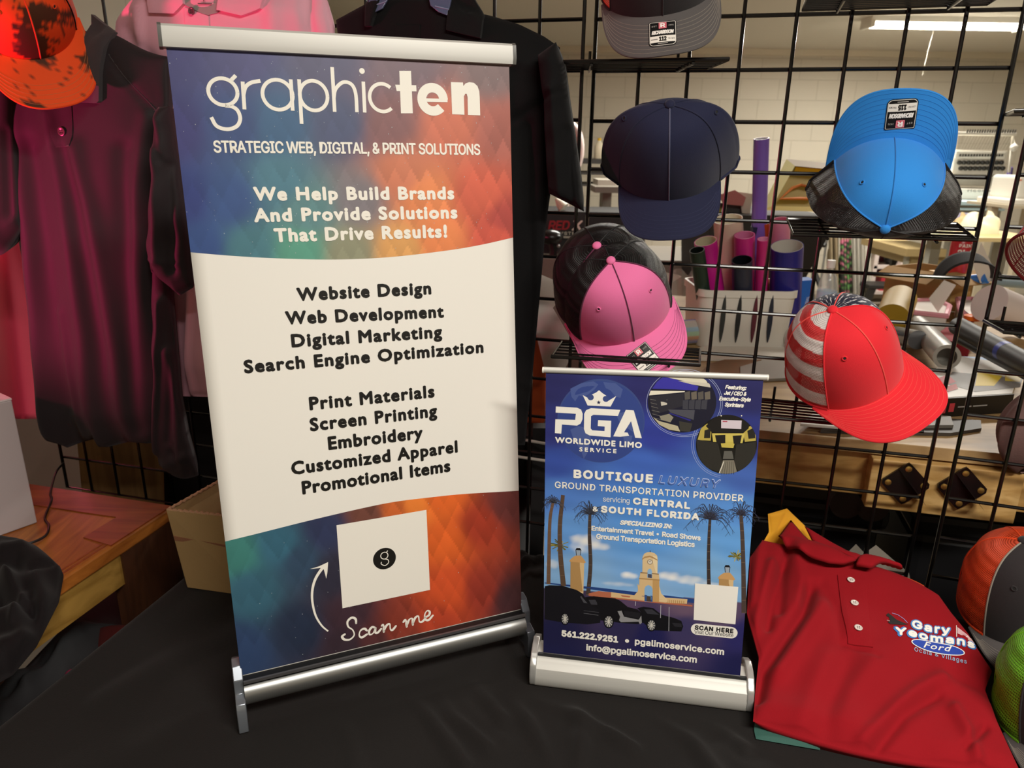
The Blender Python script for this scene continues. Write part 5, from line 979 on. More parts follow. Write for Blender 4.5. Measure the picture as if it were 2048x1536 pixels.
PLW = mat('white_plastic', 'ddd8cd', .4); CBD = mat('cardboard', 'a98a5c', .8, bump=.2, bscale=200, var=.1); CBD2 = mat('cardboard_inside', '92703f', .85, var=.1)
# --- white basket of vinyl rolls
YB = atZ(1500, 698, PZ).y
t = thing('storage_basket', 'white slotted plastic basket full of vinyl rolls on the workbench', 'basket', atZ(1500, 698, PZ)+V((0, .07, 0)))
xl, xr = atY(1402, 580, YB).x, atY(1600, 588, YB).x; zt = atY(1500, 582, YB).z; dp = .20
def rrect(w, d, r, n=5):
    q = []
    for cx, cy, a0 in ((w/2-r, d/2-r, 0), (-w/2+r, d/2-r, 90), (-w/2+r, -d/2+r, 180), (w/2-r, -d/2+r, 270)):
        for k in range(n+1): a = math.radians(a0+90*k/n); q.append((cx+r*math.cos(a), cy+r*math.sin(a)))
    return q
xc, yc = (xl+xr)/2, YB+dp/2; W0 = xr-xl
b = MB(); rings = []
for z, s in ((PZ, .92), (zt-.02, .985), (zt-.018, 1.02), (zt, 1.02), (zt, .97), (zt-.02, .955), (PZ+.004, .89)): rings.append([V((xc+x*s, yc+y*s, z)) for x, y in rrect(W0, dp, .03)])
n = len(rings[0]); vs = [p for r in rings for p in r]; b.add(vs, [(i*n+j, i*n+(j+1) % n, (i+1)*n+(j+1) % n, (i+1)*n+j) for i in range(len(rings)-1) for j in range(n)]+[tuple((len(rings)-1)*n+j for j in range(n)), tuple(range(n))[::-1]]); b.build('tub', PLW, t, angle=35)
for k, (px, c) in enumerate(((1447, '2e3230'), (1478, '1b1c1e'), (1510, '5c1c2c'), (1542, '1a2233'))):
    b = MB(); q = []
    for u in np.linspace(0, 1, 9): q.append((px-6+10*u-4.5*math.sin(math.pi*u)**.7, 686-96*u))
    for u in np.linspace(1, 0, 9): q.append((px-6+10*u+4.5*math.sin(math.pi*u)**.7, 686-96*u))
    f = lambda x, y, d: (lambda p: V((p.x, p.y+.0045*((zt-p.z)/(zt-PZ))-d, p.z)))(atY(x, y, YB-.001))
    b.prism(q, lambda x, y: f(x, y, -.004), lambda x, y: f(x, y, .0025)); b.build('slot', mat('slot_'+c, c, .7), t, smooth=False)
def roll(top, bot, r, Y, out, inn, lab, hole=True, name='vinyl_roll', gr='vinyl rolls in the basket'):
    c = atY(*top, Y-.03); a = atZ(bot[0], bot[1], PZ+.006); a = atY(bot[0], to_px(V((c.x, Y+.045, PZ+.012)))[1], Y+.045); R_m = rpx(*top, r, Y); 
    t = thing(name, lab, 'roll', a, gr); b = MB(); hollow(b, a, c, R_m, .0016); b.build('outer_face', vm('vinyl_'+out, out), t, angle=50)
    b = MB(); hollow(b, a, c, R_m-.0018, .0008); b.build('liner', vm('liner_'+inn, inn), t, angle=50); return t
Yb = YB+dp/2
roll((1523, 277), (1512, 650), 15, YB+.145, '7a5cb4', 'd8d0dc', 'tall purple roll rising out of the basket')
roll((1411, 482), (1440, 660), 22, YB+.085, 'c8208c', 'cfc4a4', 'magenta roll with cream inside leaning out of the basket')
roll((1394, 500), (1418, 660), 15, YB+.035, '23352a', '141a16', 'dark green roll at the basket corner')
roll((1456, 438), (1468, 660), 28, YB+.150, 'e0c8b4', 'e8dcc0', 'wide cream roll in the middle of the basket')
roll((1489, 470), (1488, 660), 20, YB+.092, 'd0308a', 'e88ab8', 'hot pink roll with a curled edge')
roll((1527, 478), (1518, 660), 12, YB+.055, 'd23080', 'f0a0c4', 'narrow hot pink roll beside the indigo roll')
roll((1562, 440), (1556, 650), 18, YB+.14, 'e08aa4', 'c8607c', 'light pink roll behind the indigo roll')
roll((1484, 520), (1486, 660), 20, YB+.042, '2e3240', '15171e', 'short slate roll in front of the pink ones')
roll((1574, 492), (1568, 660), 31, YB+.055, '2c2a80', 'd4cfc4', 'thick indigo roll with white inside')
roll((1530, 446), (1526, 640), 9, YB+.170, 'b0441c', '8a3412', 'thin rust orange roll behind the pink ones')
roll((1511, 452), (1508, 640), 9, YB+.172, '22304c', '141c2e', 'thin dark blue roll beside the rust one')
# --- around the basket
t = thing('blue_box', 'bright blue carton standing right of the white basket', 'box', atZ(1606, 690, PZ)); Yq = YB+.10
q = [atY(1598, 562, Yq), atY(1630, 560, Yq), atY(1620, 660, Yq), atY(1590, 660, Yq)]; q[2].z = q[3].z = PZ
b = MB(); b.hexa([q[3], q[2], q[2]+V((0, .05, 0)), q[3]+V((0, .05, 0)), q[0], q[1], q[1]+V((0, .05, 0)), q[0]+V((0, .05, 0))]); bo = b.build('carton', mat('carton_blue', '1f62b8', .45), t, smooth=False)
pr = Print(); vs, fs = glyphs('ORIGINAL', 'I'); m_ = vs[:, 0].max(); pr.tri(np.c_[-vs[:, 1]*.010/.72+.005, vs[:, 0]/m_*.045-.005], fs, 'e8eaf0', 2); c = (q[0]+q[1]+q[2]+q[3])/4; pr.poly([(-.02, -.05), (.004, -.045), (.006, -.03), (-.018, -.034)], 'd8703c', 1)
pr.build('carton_print', lambda x, y, d: V((c.x+x+y*.10, c.y-.0004-d, c.z+y)), t)
def bottle(px0, px1, ytop, ybot, Y, lab, capc, body, zb=None, label=None, name='bottle'):
    x = (px0+px1)/2; a = atY(x, ybot, Y); c = atY(x, ytop, Y); r = rpx(x, ybot, (px1-px0)/2, Y); h = c.z-a.z
    if zb is not None: a.z = zb; h = c.z-zb
    t = thing(name, lab, 'bottle', a); b = MB(); b.lathe([(r*.9, 0), (r, h*.03), (r, h*.58), (r*.8, h*.72), (r*.38, h*.84), (r*.36, h*.88)], 22, a); b.build('body', body, t)
    b = MB(); b.lathe([(r*.42, h*.88), (r*.42, h), (r*.3, h)], 14, a); b.build('cap', capc, t)
    if label: b = MB(); b.lathe([(r*1.015, h*.2), (r*1.015, h*.5)], 22, a, capb=False, capt=False); b.build('label_band', label, t)
    return t
bottle(1627, 1664, 520, 640, atZ(1645, 640, PZ).y, 'clear water bottle with a pale blue label behind the blue carton', mat('white_cap', 'e6e6e2', .4), mat('clear_pet', 'dfe8e6', .12, alpha=.35, spec=.7), PZ, mat('water_label', 'a9c4e0', .5))
# clear plastic bag, crumpled
rs = np.random.RandomState(9); t0 = atZ(1372, 668, PZ); b = MB(); ph = rs.uniform(0, 6, 12)
def bagf(u, v):
    a = 2*math.pi*u; r = (.075+.012*math.sin(5*a+ph[0]+4*v)+.010*math.sin(9*a-6*v+ph[1]))*(1-.55*v**1.6+.10*math.sin(7*v+3*a)); return t0+V((r*math.cos(a)-.01*v, .07+.7*r*math.sin(a), .003+.155*v+.012*math.sin(3*a+ph[2])*v))
b.grid(bagf, 60, 26, cu=True); solo(b, 'plastic_bag', mat('clear_film', 'e6e0d8', .12, alpha=.30, spec=.9), 'crumpled clear plastic bag left of the white basket', 'bag', angle=60)
t1 = atZ(1330, 640, PZ); b = MB(); b.grid(lambda u, v: t1+V((-.09+.14*u+.02*math.sin(7*v), .12+.03*math.sin(6*u+4*v), .004+.20*v*(1-.5*u)+.012*math.sin(9*u+5*v))), 20, 20); solo(b, 'plastic_bag', mat('white_film', 'd6d0c8', .3, alpha=.75), 'milky white plastic bag behind the clear one', 'bag')
# holographic rolls
for k, (px, py, r, lab) in enumerate(((1378, 668, 25, 'shiny holographic roll lying beside the basket'), (1398, 676, 20, 'second holographic roll, mostly behind the first'))):
    Yh = atZ(px, py+r, PZ).y; c = atY(px, py, Yh+.02*k); rr_ = rpx(px, py, r, Yh); c.z = PZ+rr_; b = MB(); col = []
    def hf(u, v, c=c, rr_=rr_): a = 2*math.pi*u; w_ = (u*17+k*.4) % 1; col.append((lin(('b8b4ac', '9cb8c8', 'a8c4a4', 'c89a7c', '8a92c0', 'bcb8b0')[int(u*17) % 6])+(1,))); return c+V((-.08+.14*v+.03*v, .06*v, 0))+V((0, math.cos(a), math.sin(a)))*rr_
    b.grid(hf, 68, 2, cu=True); b.col = col; solo(b, 'holographic_roll', vcol_mat('holo_film', .18, .8), lab, 'roll', 'holographic rolls')
for nm, px, lab in (('poster_sheet', [(1070, 598), (1100, 606), (1152, 694), (1128, 742), (1090, 742), (1070, 660)], 'large white poster sheet standing left of the pink cap'), ('poster_sheet', [(1072, 545), (1108, 560), (1120, 600), (1100, 622), (1070, 600)], 'small curled white sheet above the poster sheet')):
    b = MB(); Yp = 1.46 if px[0][1] > 580 else 1.62; b.prism(px, lambda x, y: atY(x, y, Yp+.0008*(y-600)*-1*.4), lambda x, y: atY(x, y, Yp+.003+.0008*(y-600)*-1*.4)); solo(b, nm, mat('poster_paper', 'd2ccc2', .6), lab, 'paper', smooth=False)
# tape roll, cards, leather strip on the bench front
c = atZ(1588, 697, PZ); r = .030; b = MB(); R_t = Matrix.Rotation(math.radians(90), 3, 'X') @ Matrix.Rotation(.5, 3, 'Y'); b.lathe([(r*.72, -.012), (r, -.012), (r, .012), (r*.72, .012), (r*.72, -.012)], 26, c+V((0, 0, r)), R_t, capb=False, capt=False); solo(b, 'tape_roll', mat('grey_tape', 'c4c0b8', .4), 'pale roll of tape behind the flag cap', 'tape', angle=50)
def flatpx(name, px, m, lab, cat, z0=PZ, th=.004, group=None):
    b = MB(); b.prism(px, lambda x, y: atZ(x, y, z0), lambda x, y: atZ(x, y, z0)+V((0, 0, th))); return solo(b, name, m, lab, cat, group, smooth=False)
flatpx('leather_strip', [(1400, 748), (1420, 730), (1470, 716), (1530, 717), (1500, 738), (1470, 756)], mat('brown_leather', '7a4e22', .5), 'brown leather strip on the bench behind the small banner', 'strip')
flatpx('printed_card', [(1480, 738), (1540, 720), (1600, 728), (1600, 760), (1480, 765)], mat('grey_card', '9a948a', .6), 'grey printed card lying at the bench front', 'card', th=.006)
flatpx('white_tray', [(1395, 700), (1430, 688), (1600, 700), (1610, 722), (1400, 722)], PLW, 'white tray under the basket at the bench front', 'tray', th=.005)
# --- rolls and tubes at the right of the bench
def cyl(name, a, c, rpx_, Ya, Yc, m, lab, cat='tube', hole=None, ring=None, group=None, drop=True):
    A, C = atY(*a, Ya), atY(*c, Yc); r = rpx(*c, rpx_, Yc)
    t = thing(name, lab, cat, A, group); b = MB(); R = (C-A).to_track_quat('Z', 'Y').to_matrix(); L = (C-A).length; b.lathe([(r, 0), (r, L)]+([(r*.72, L), (r*.70, L-.05)] if hole else []), 30, A, R, capt=True); b.build('shell', m, t, angle=45)
    if hole: b = MB(); b.lathe([(r*.70, L-.052), (.0001, L-.050)], 24, A, R, capb=False, capt=False); b.build('bore', hole, t)
    if ring:
        u, w_, mm = ring; b = MB(); b.lathe([(r*1.012, L*u), (r*1.012, L*(u+w_))], 30, A, R, capb=False, capt=False); b.build('tape_band', mm, t)
    return t
GT = mat('grey_tube', '8c887f', .3, spec=.6); DT = mat('dark_tube', '2a2826', .5); HOL = mat('tube_inside', '2b2724', .7)
cyl('cardboard_tube', (1836, 652), (1894, 714), 25, 1.95, 1.55, GT, 'silver grey tube pointing at the viewer beside the red cap', hole=HOL)
cyl('cardboard_tube', (1780, 668), (1836, 680), 19, 1.9, 1.72, mat('gunmetal_film', '4a4b4c', .2, spec=.7), 'short gunmetal roll behind the red cap visor')
cyl('vinyl_roll', (1800, 600), (1784, 640), 33, 2.15, 1.98, mat('olive_gold', '9a7a18', .5), 'olive gold roll end behind the red cap crown', 'roll')
cyl('plotter_tube', (1916, 652), (2080, 742), 22, 1.75, 1.40, DT, 'long matte black tube with a blue tape band', ring=(.60, .05, mat('blue_tape', '2c3c98', .4)))
cyl('plotter_tube', (1920, 678), (2060, 752), 12, 1.72, 1.42, mat('dark_slate_tube', '232426', .4), 'thin dark tube under the long black tube')
cyl('paper_roll', (2060, 640), (1978, 606), 38, 2.0, 1.95, mat('white_vinyl', 'd8ccc8', .35), 'fat white roll lying beyond the double post', 'roll')
cyl('foil_roll', (1935, 562), (1974, 556), 11, 2.35, 2.3, mat('bright_blue_film', '3a7cd0', .25), 'bright blue roll on the cardboard box', 'roll')
cyl('foil_roll', (1985, 560), (2060, 566), 12, 2.3, 2.25, mat('pale_blue_film', '7e98a4', .3), 'grey-blue roll behind the fat white roll', 'roll')
flatpx('red_cloth', [(1872, 688), (1905, 662), (1945, 690), (1935, 714), (1895, 704)], mat('dark_red_cloth', '8c1824', .8), 'dark red cloth scrap between the tubes', 'cloth', th=.03)
# pink rimmed boxes
for px, lab in (([(1812, 648), (1820, 634), (1868, 632), (1892, 646), (1886, 668), (1822, 660)], 'pink-rimmed plastic container behind the silver tube'), ([(1908, 630), (1940, 630), (1968, 654), (1938, 676), (1914, 654)], 'pink-rimmed plastic container with the orange disc on it')):
    t = thing('rimmed_container', lab, 'container', atZ(*px[0], PZ), 'pink-rimmed containers'); ctr = np.mean(px, axis=0); z1 = PZ+.05
    b = MB(); b.prism(px, lambda x, y: atZ(x, y, PZ), lambda x, y: atZ(x, y, PZ)+V((0, 0, .05))); b.build('tray', mat('milky_plastic', 'd6cfc6', .4), t, smooth=False)
    b = MB(); b.tube([atZ(x, y, PZ)+V((0, 0, .052)) for x, y in px], .008, 6, closed=True); b.build('rim', mat('pink_plastic', 'dc98a4', .4), t)
p = atZ(1944, 640, PZ+.05); b = MB(); b.lathe([(.020, 0), (.022, .003), (.022, .012), (.018, .014)], 20, p); solo(b, 'orange_disc', mat('orange_plastic', 'e8701c', .4), 'small round orange disc on the pink-rimmed container', 'disc')
flatpx('notebook', [(1900, 742), (1918, 722), (1988, 724), (1992, 742), (1950, 748)], mat('blue_notebook', '7f9cc0', .5), 'spiral notebook with blue cover behind the thick catalogue', 'notebook', th=.012)
# thick catalogue with a black spine
t = thing('catalogue', 'thick catalogue with black spine and yellow cover shapes, right of the red cap', 'book', atZ(1940, 838, PZ)); px = [(1873, 832), (2016, 822), (2035, 762), (1905, 742), (1835, 790)]
def cz(z): return lambda x, y: (lambda p: V((p.x, p.y, z)))(atZ(x, y, PZ))
b = MB(); b.prism(px, cz(PZ), cz(PZ+.036)); b.build('page_block', mat('page_edges', 'b3a88e', .8), t, smooth=False)
a_, c_ = atZ(1871, 834, PZ), atZ(2018, 824, PZ); a_.z = c_.z = PZ; e1 = (c_-a_); b = MB(); b.hexa([a_+V((0, -.003, -.0)), c_+V((0, -.003, 0)), c_+V((0, .001, 0)), a_+V((0, .001, 0)), a_+V((0, -.003, .0385)), c_+V((0, -.003, .0385)), c_+V((0, .001, .0385)), a_+V((0, .001, .0385))]); b.build('spine', mat('black_spine', '100f0f', .4), t, smooth=False)
b = MB(); b.prism(px, cz(PZ+.036), cz(PZ+.038)); b.build('cover', mat('catalogue_cover', 'ddd8cf', .35), t, smooth=False)
pr = Print(); G_ = lambda pts, c, l: pr.poly([(lambda p: (p.x, p.y))(atZ(x, y, PZ+.038)) for x, y in pts], c, l)
G_([(1880, 764), (1905, 744), (2046, 757), (2040, 775), (1950, 784)], '77716c', 1); G_([(1955, 745), (2005, 752), (1988, 772), (1950, 772)], 'd8bc34', 2); G_([(2010, 750), (2042, 754), (2040, 764), (2010, 762)], 'dcc03a', 2); G_([(1850, 765), (1895, 750), (1912, 764), (1880, 775)], 'b02c34', 2); G_([(1860, 782), (1912, 768), (1916, 778), (1875, 790)], 'b8403c', 2); G_([(1845, 772), (1862, 766), (1866, 778), (1850, 784)], '7c8a4c', 2)
pr.build('cover_print', lambda x, y, d: V((x, y, PZ+.0382+d)), t)
pr = Print(); pr.poly([(.010, .008), (.0175, .008), (.0175, .030), (.010, .030)], 'd84850', 1); pr.poly([(.024, .010), (.036, .010), (.036, .028), (.024, .028)], 'd84850', 1); pr.poly([(.044, .018), (.075, .018), (.075, .0205), (.044, .0205)], 'a8a4a0', 1); pr.poly([(.079, .018), (.112, .018), (.112, .0205), (.079, .0205)], 'a8a4a0', 1); u = e1.normalized(); pr.build('spine_print', lambda x, y, d: a_+u*x+V((0, -.0035-d, y)), t)
for k, (px, c, lab) in enumerate((([(1640, 866), (1700, 832), (1960, 846), (1962, 862), (1900, 872)], '46403a', 'flat grey magazine at the bottom of the pile under the catalogue'), ([(1690, 858), (1760, 826), (1900, 838), (1906, 856)], '7a756c', 'pale grey magazine under the catalogue'))):
    flatpx('magazine', px, mat('magazine_'+c, c, .5), lab, 'magazine', PZ+.007*k, .006, 'magazines on the bench edge')
flatpx('magazine', [(1600, 852), (1640, 820), (1720, 826), (1700, 860)], mat('magazine_white', 'c9c3b8', .5), 'white booklet under the red cap on the bench edge', 'magazine', PZ+.007, .005, 'magazines on the bench edge')
# mauve cloth bag at the frame edge
b = MB(); p = atZ(2060, 905, BZ-.1)+V((0, -.02, 0)); c = atY(2066, 860, 1.13); b.grid(lambda u, v: c+V(((.056+.006*math.sin(6*u*6.28))*math.sin(math.pi*min(.98, v+.02))**.6*math.cos(6.283*u), (.035)*math.sin(math.pi*v)**.6*math.sin(6.283*u), .10*(v-.5)*1.5+.004*math.sin(19*u))), 40, 24, cu=True); solo(b, 'cloth_bag', mat('mauve_cloth', '6a4e4a', .8, bump=.3, bscale=300), 'mauve cloth bag hanging on the panel at the frame edge', 'bag', angle=180)
# --- cardboard box with can, papers
Yc = 2.2; t = thing('cardboard_box', 'open cardboard box at the back of the bench with a paper flap', 'box', atZ(1910, 650, PZ))
lo, hi = atY(1856, 560, Yc), atY(1985, 640, Yc); b = MB(); W_, H_ = hi.x-lo.x, lo.z-PZ; cx = (lo.x+hi.x)/2; Rb = rotZ(.5)
o = V((cx+.03, Yc+.24, 0)); s2 = W_*.42
for d in (V((0, -s2, 0)), V((0, s2, 0)), V((-s2, 0, 0)), V((s2, 0, 0))):
    b.box(o+Rb @ d+V((0, 0, PZ+H_/2)), (2*s2, .005, H_) if abs(d.y) > 0 else (.005, 2*s2, H_), Rb)
b.box(o+V((0, 0, PZ+.004)), (2*s2, 2*s2, .006), Rb); b.build('walls', CBD, t, smooth=False)
for d, an in ((V((0, -s2, 0)), 'X'), (V((-s2, 0, 0)), 'Y')):
    e = o+Rb @ d+V((0, 0, PZ+H_)); out = Rb @ (d.normalized()); side = Rb @ V((-d.y, d.x, 0)).normalized(); b = MB(); b.hexa([e-side*s2, e+side*s2, e+side*s2+out*.07-V((0, 0, .03)), e-side*s2+out*.07-V((0, 0, .03)), e-side*s2+V((0, 0, .003)), e+side*s2+V((0, 0, .003)), e+side*s2+out*.07-V((0, 0, .027)), e-side*s2+out*.07-V((0, 0, .027))]); b.build('flap', CBD2, t, smooth=False)
tag(leaf('paper_slip', [(1857, 597), (1888, 560), (1912, 570), (1876, 625)], lambda x, y: atY(x, y, 2.06), V((0, -1, 0)), .001, mat('poster_paper', 'd2ccc2', .6), None), 'white paper slip hanging from the cardboard box', 'paper')
tag(leaf('paper_sheet', [(1946, 530), (1962, 484), (1998, 560), (1960, 566)], lambda x, y: atY(x, y, 2.3), V((0, -1, 0)), .001, mat('poster_paper', 'd2ccc2', .6), None), 'white paper sheet standing between the double posts', 'paper')
p = atY(1912, 545, 2.38); r = rpx(1912, 545, 19, 2.38); h = atY(1912, 470, 2.38).z-p.z
bx_ = thing('wooden_riser', 'light wooden block carrying the red spray can', 'block', p+V((0, 0, 0))); b = MB(); b.box((p.x-.01, p.y+.01, (PZ+p.z-.001)/2), (.10, .09, p.z-.001-PZ)); b.build('body', W3, bx_, smooth=False, bev=.002); b = MB(); b.box((p.x-.012, p.y-.036, p.z-.012), (.11, .004, .02)); b.build('ledge', W3, bx_, smooth=False)
t = thing('spray_can', 'red spray can with white lettering behind the panel', 'can', p); b = MB(); b.lathe([(r*.96, 0), (r, .004), (r, h*.80), (r*.92, h*.86), (r*.6, h*.88)], 26, p); b.build('body', mat('can_red', 'b0222c', .3), t); b = MB(); b.lathe([(r*.92, h*.86), (r*.92, h), (r*.85, h*1.01)], 22, p); b.build('cap', mat('can_cap', 'c8c2ba', .4), t)
pr = Print(); pr.text('2in1', -r*.8, r*.8, h*.48, h*.16, 'e4dcd4', 1, 'I', .0012); pr.text('PAINT', -r*.75, r*.75, h*.70, h*.09, 'e4dcd4', 1, 'I', .0006); pr.poly([(-r*.8, h*.25), (r*.8, h*.25), (r*.8, h*.33), (-r*.8, h*.33)], '8c8884', 1); pr.build('can_print', lambda x, y, d: p+V((r*math.sin(x/r)*1.01, -r*math.cos(x/r)*1.01-d, y)), t)
b = MB(); c = atY(1925, 548, 2.1); b.grid(lambda u, v: c+V((.085*math.cos(math.pi*u), -.05*v, .075*math.sin(math.pi*u)*(1-.3*v)-.01)), 20, 8); tag(b.build('dark_hood', mat('black_felt', '151313', .85), angle=180), 'black felt hood propped on the cardboard box', 'hat').modifiers.new('s', 'SOLIDIFY').thickness = .004
# --- the printing screens
t = thing('printing_screen', 'yellow printing screen with orange outline leaning behind the rolls', 'screen', atY(1600, 420, 2.9), 'screen printing frames')
sp_ = lambda x, y, d=0: atY(x, y, 2.90+(420-y)*.0012-d)
out, inn = [(1573, 318), (1700, 330), (1660, 424), (1520, 420)], [(1590, 332), (1686, 341), (1650, 414), (1545, 412)]
for i in range(4):
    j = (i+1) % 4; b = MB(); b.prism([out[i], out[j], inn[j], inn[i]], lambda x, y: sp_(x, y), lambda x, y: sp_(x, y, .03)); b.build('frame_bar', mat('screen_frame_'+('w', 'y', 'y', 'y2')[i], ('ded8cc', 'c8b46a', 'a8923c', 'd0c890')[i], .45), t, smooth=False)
b = MB(); b.prism(inn, lambda x, y: sp_(x, y, .010), lambda x, y: sp_(x, y, .012)); b.build('screen_mesh', mat('yellow_mesh', '8a7428', .5), t, smooth=False)
b = MB(); b.prism([(1592, 333), (1684, 341), (1680, 350), (1588, 344)], lambda x, y: sp_(x, y, .0122), lambda x, y: sp_(x, y, .0130)); b.build('emulsion_band', mat('emulsion_yellow', 'd8a81c', .4), t, smooth=False)
b = MB(); b.tube([sp_(x, y, .014) for x, y in ((1560, 398), (1585, 376), (1602, 370), (1640, 378), (1622, 398), (1600, 397))], .006, 5, closed=True); b.build('print_outline', mat('screen_orange', 'c8702c', .5), t)
slab((1525, 423, 1660, 430.5), 2.97, .3, 'printing_screen', mat('screen_flat', 'b0a860', .5), 'printing screen lying flat under the yellow one', 'screen', 'screen printing frames')
# --- cabinet with black cartons behind the pink cap
slab((1060, 519, 1420, 640), 3.45, .55, 'storage_cabinet', mat('grey_cabinet', '6e675c', .6), 'low grey cabinet carrying the black carton', 'cabinet', bev=.004, z0=.001)
tb_ = MB(); lo, hi = boxpx(tb_, 1070, 424, 1262, 518.6, 3.62, .36); ZCB = atY(1240, 519, 3.45).z
for v in tb_.v: v.z = max(v.z, ZCB+.001)
lo.z = ZCB; t = thing('black_carton', 'black carton with red and white lettering behind the pink cap', 'box', (lo+hi)/2); bo = tb_.build('carton', mat('carton_black', '100f0f', .5), t, smooth=False)
pr = Print(); f3 = lambda x, y: (x, -y)
pr.text('THE', 1062, 1090, -458.5, 12, 'cfc8ba', 1, 'I', .4); pr.text('RED', 1096, 1140, -460, 19, '96252c', 1, 'I', .9, .2); pr.text('X', 1143, 1166, -461, 20, 'd8d2c4', 1, 'I', .9, .15); pr.text('SYSTEM', 1112, 1160, -470, 6.5, 'c2bcae', 1, 'I', .4); pr.poly([(1124, -472), (1244, -475), (1244, -479), (1124, -476)], 'b8b2a4', 1)
pr.text('MASTER', 1174, 1240, -488, 10, 'c2bcae', 1, 'I', .7, .2); pr.stroke([(1200+26*math.cos(a), -480+8*math.sin(a)) for a in np.linspace(.4, 2.9, 20)], 2, 'b8b2a4', 1.2)
pr.build('carton_print', lambda x, y, d: atY(x, -y, 3.617-d*2), t)
slab((1178, 388, 1212, 423.6), 3.66, .18, 'speaker_box', mat('black_box', '1a1715', .6), 'small black box on top of the black carton', 'box')
slab((1218, 404, 1234, 423.6), 3.66, .08, 'blue_packet', mat('packet_blue', '5c8cd8', .5), 'small blue packet beside the small black box', 'packet')
b = MB(); a = atY(1112, 398, 3.7); c = atY(1128, 416, 3.68); b.tube([a, a.lerp(c, .5), c], [.008, .022, .03], 10); solo(b, 'white_cone', mat('ivory_plastic', 'd6cdb8', .5), 'ivory cone lying on the black carton beside the black sleeve', 'cone')
t = thing('clamp_lamp', 'black clamp lamp in front of the black carton', 'lamp', V((atY(1105, 519, 3.5).x, 3.5, ZCB))); b = MB(); c = atY(1102, 474, 3.5); b.ball(c, .06, 10, (1, .8, .6)); b.build('shade', mat('gloss_black', '161616', .25), t); b = MB(); b.tube([c, atY(1108, 500, 3.5), V((atY(1106, 519, 3.5).x, 3.5, ZCB+.002))], .02, 8); b.build('stand', mat('gloss_black', '161616', .25), t); b = MB(); b.ball(atY(1117, 492, 3.45), .008, 6); b.build('screw_knob', AL, t)
flatpx('paper_swatch', [(1126, 508), (1152, 494), (1160, 512)], mat('swatch_red', 'b85c60', .6), 'red and grey paper swatch beside the clamp lamp', 'paper', ZCB+.001, .01)
# --- wall shelf far behind, left of the navy cap
t = thing('wall_shelf', 'dark wall shelf with a yellow-capped bottle left of the navy cap', 'shelf', atY(1200, 325, 6.4)); b = MB(); boxpx(b, 1120, 318, 1290, 328, 6.3, .5); b.build('board', mat('dark_shelf', '2c2824', .6), t, smooth=False); b = MB(); boxpx(b, 1120, 345, 1290, 350, 6.3, .5); b.build('board', mat('dark_shelf', '2c2824', .6), t, smooth=False); b = MB(); boxpx(b, 1120, 368.5, 1290, 373, 6.3, .5); b.build('board', mat('dark_shelf', '2c2824', .6), t, smooth=False)
for x in (1122, 1288): b = MB(); boxpx(b, x-2, 316, x+2, 632, 6.35, .45); b.build('side_panel', mat('dark_shelf', '2c2824', .6), t, smooth=False)
bottle(1188, 1206, 276, 317.5, 6.4, 'white bottle with yellow cap on the dark wall shelf', mat('yellow_cap', 'd0a818', .4), mat('ivory_bottle', 'cfc4a8', .5), None, None, 'glue_bottle')
slab((1210, 312, 1226, 317.5), 6.4, .1, 'white_dish', PLW, 'flat white dish beside the yellow-capped bottle', 'dish'); slab((1178, 352, 1196, 368), 6.32, .1, 'white_carton', mat('bright_white', 'f0ece2', .4), 'small white carton lit up under the wall shelf', 'box')
b = MB(); c = atY(1135, 300, 4.4); b.tube([c+V((.075*math.cos(a), 0, .14*math.sin(a))) for a in np.linspace(-1.2, 2.4, 24)], .022, 12); t = thing('pedestal_fan', 'pinkish white ring-shaped fan on a stand behind the black sleeve', 'fan', V((c.x, c.y, 0))); b.build('ring', mat('pinkish_white', 'd8c4be', .5), t); b = MB(); b.tube([V((c.x, c.y, .002)), c-V((0, 0, .16))], .022, 10); b.lathe([(.16, .001), (.16, .02), (.03, .04)], 24, V((c.x, c.y, 0))); b.build('stand', mat('pinkish_white', 'd8c4be', .5), t)
t = thing('heat_press', 'grey heat press with a pale arm below the wall shelf', 'machine', V((atY(1215, 380, 4.5).x, 4.6, 0))); b = MB(); boxpx(b, 1196, 360, 1232, 372, 4.6, .3); b.build('arm', mat('press_pale', '9a9488', .5), t, smooth=False); b = MB(); boxpx(b, 1190, 374, 1250, 386, 4.4, .4); b.build('bed', mat('press_grey', '6c665c', .5), t, smooth=False); b = MB(); lo, hi = boxpx(b, 1206, 366, 1224, 390, 4.62, .16)
for v in b.v: v.z = max(v.z, 0) if v.z > 1.25 else 0
b.build('column', mat('press_grey', '6c665c', .5), t, smooth=False)
t = thing('sticker_pile', 'heap of crumpled prints left of the purple roll', 'pile', atY(1480, 430, 2.9))
for k, (px, c) in enumerate((([(1436, 390), (1470, 380), (1492, 395), (1486, 412), (1446, 408)], 'b06a68'), ([(1478, 384), (1506, 388), (1500, 428), (1484, 426)], 'c8bcb0'), ([(1440, 406), (1480, 404), (1490, 428), (1455, 432)], '34302c'), ([(1428, 400), (1446, 410), (1440, 440), (1424, 432)], 'a8963c'))):
    b = MB(); b.prism(px, lambda x, y: atY(x, y, 2.91+.02*k), lambda x, y: atY(x, y, 2.94+.02*k)); b.build('crumpled_print', mat('scrap_'+c, c, .5), t, smooth=False)
slab((1420, 431, 1660, 470), 2.85, .5, 'dark_crate', mat('crate_black', '1d1a18', .6), 'tall dark crate under the printing screens', 'crate', z0=.001)
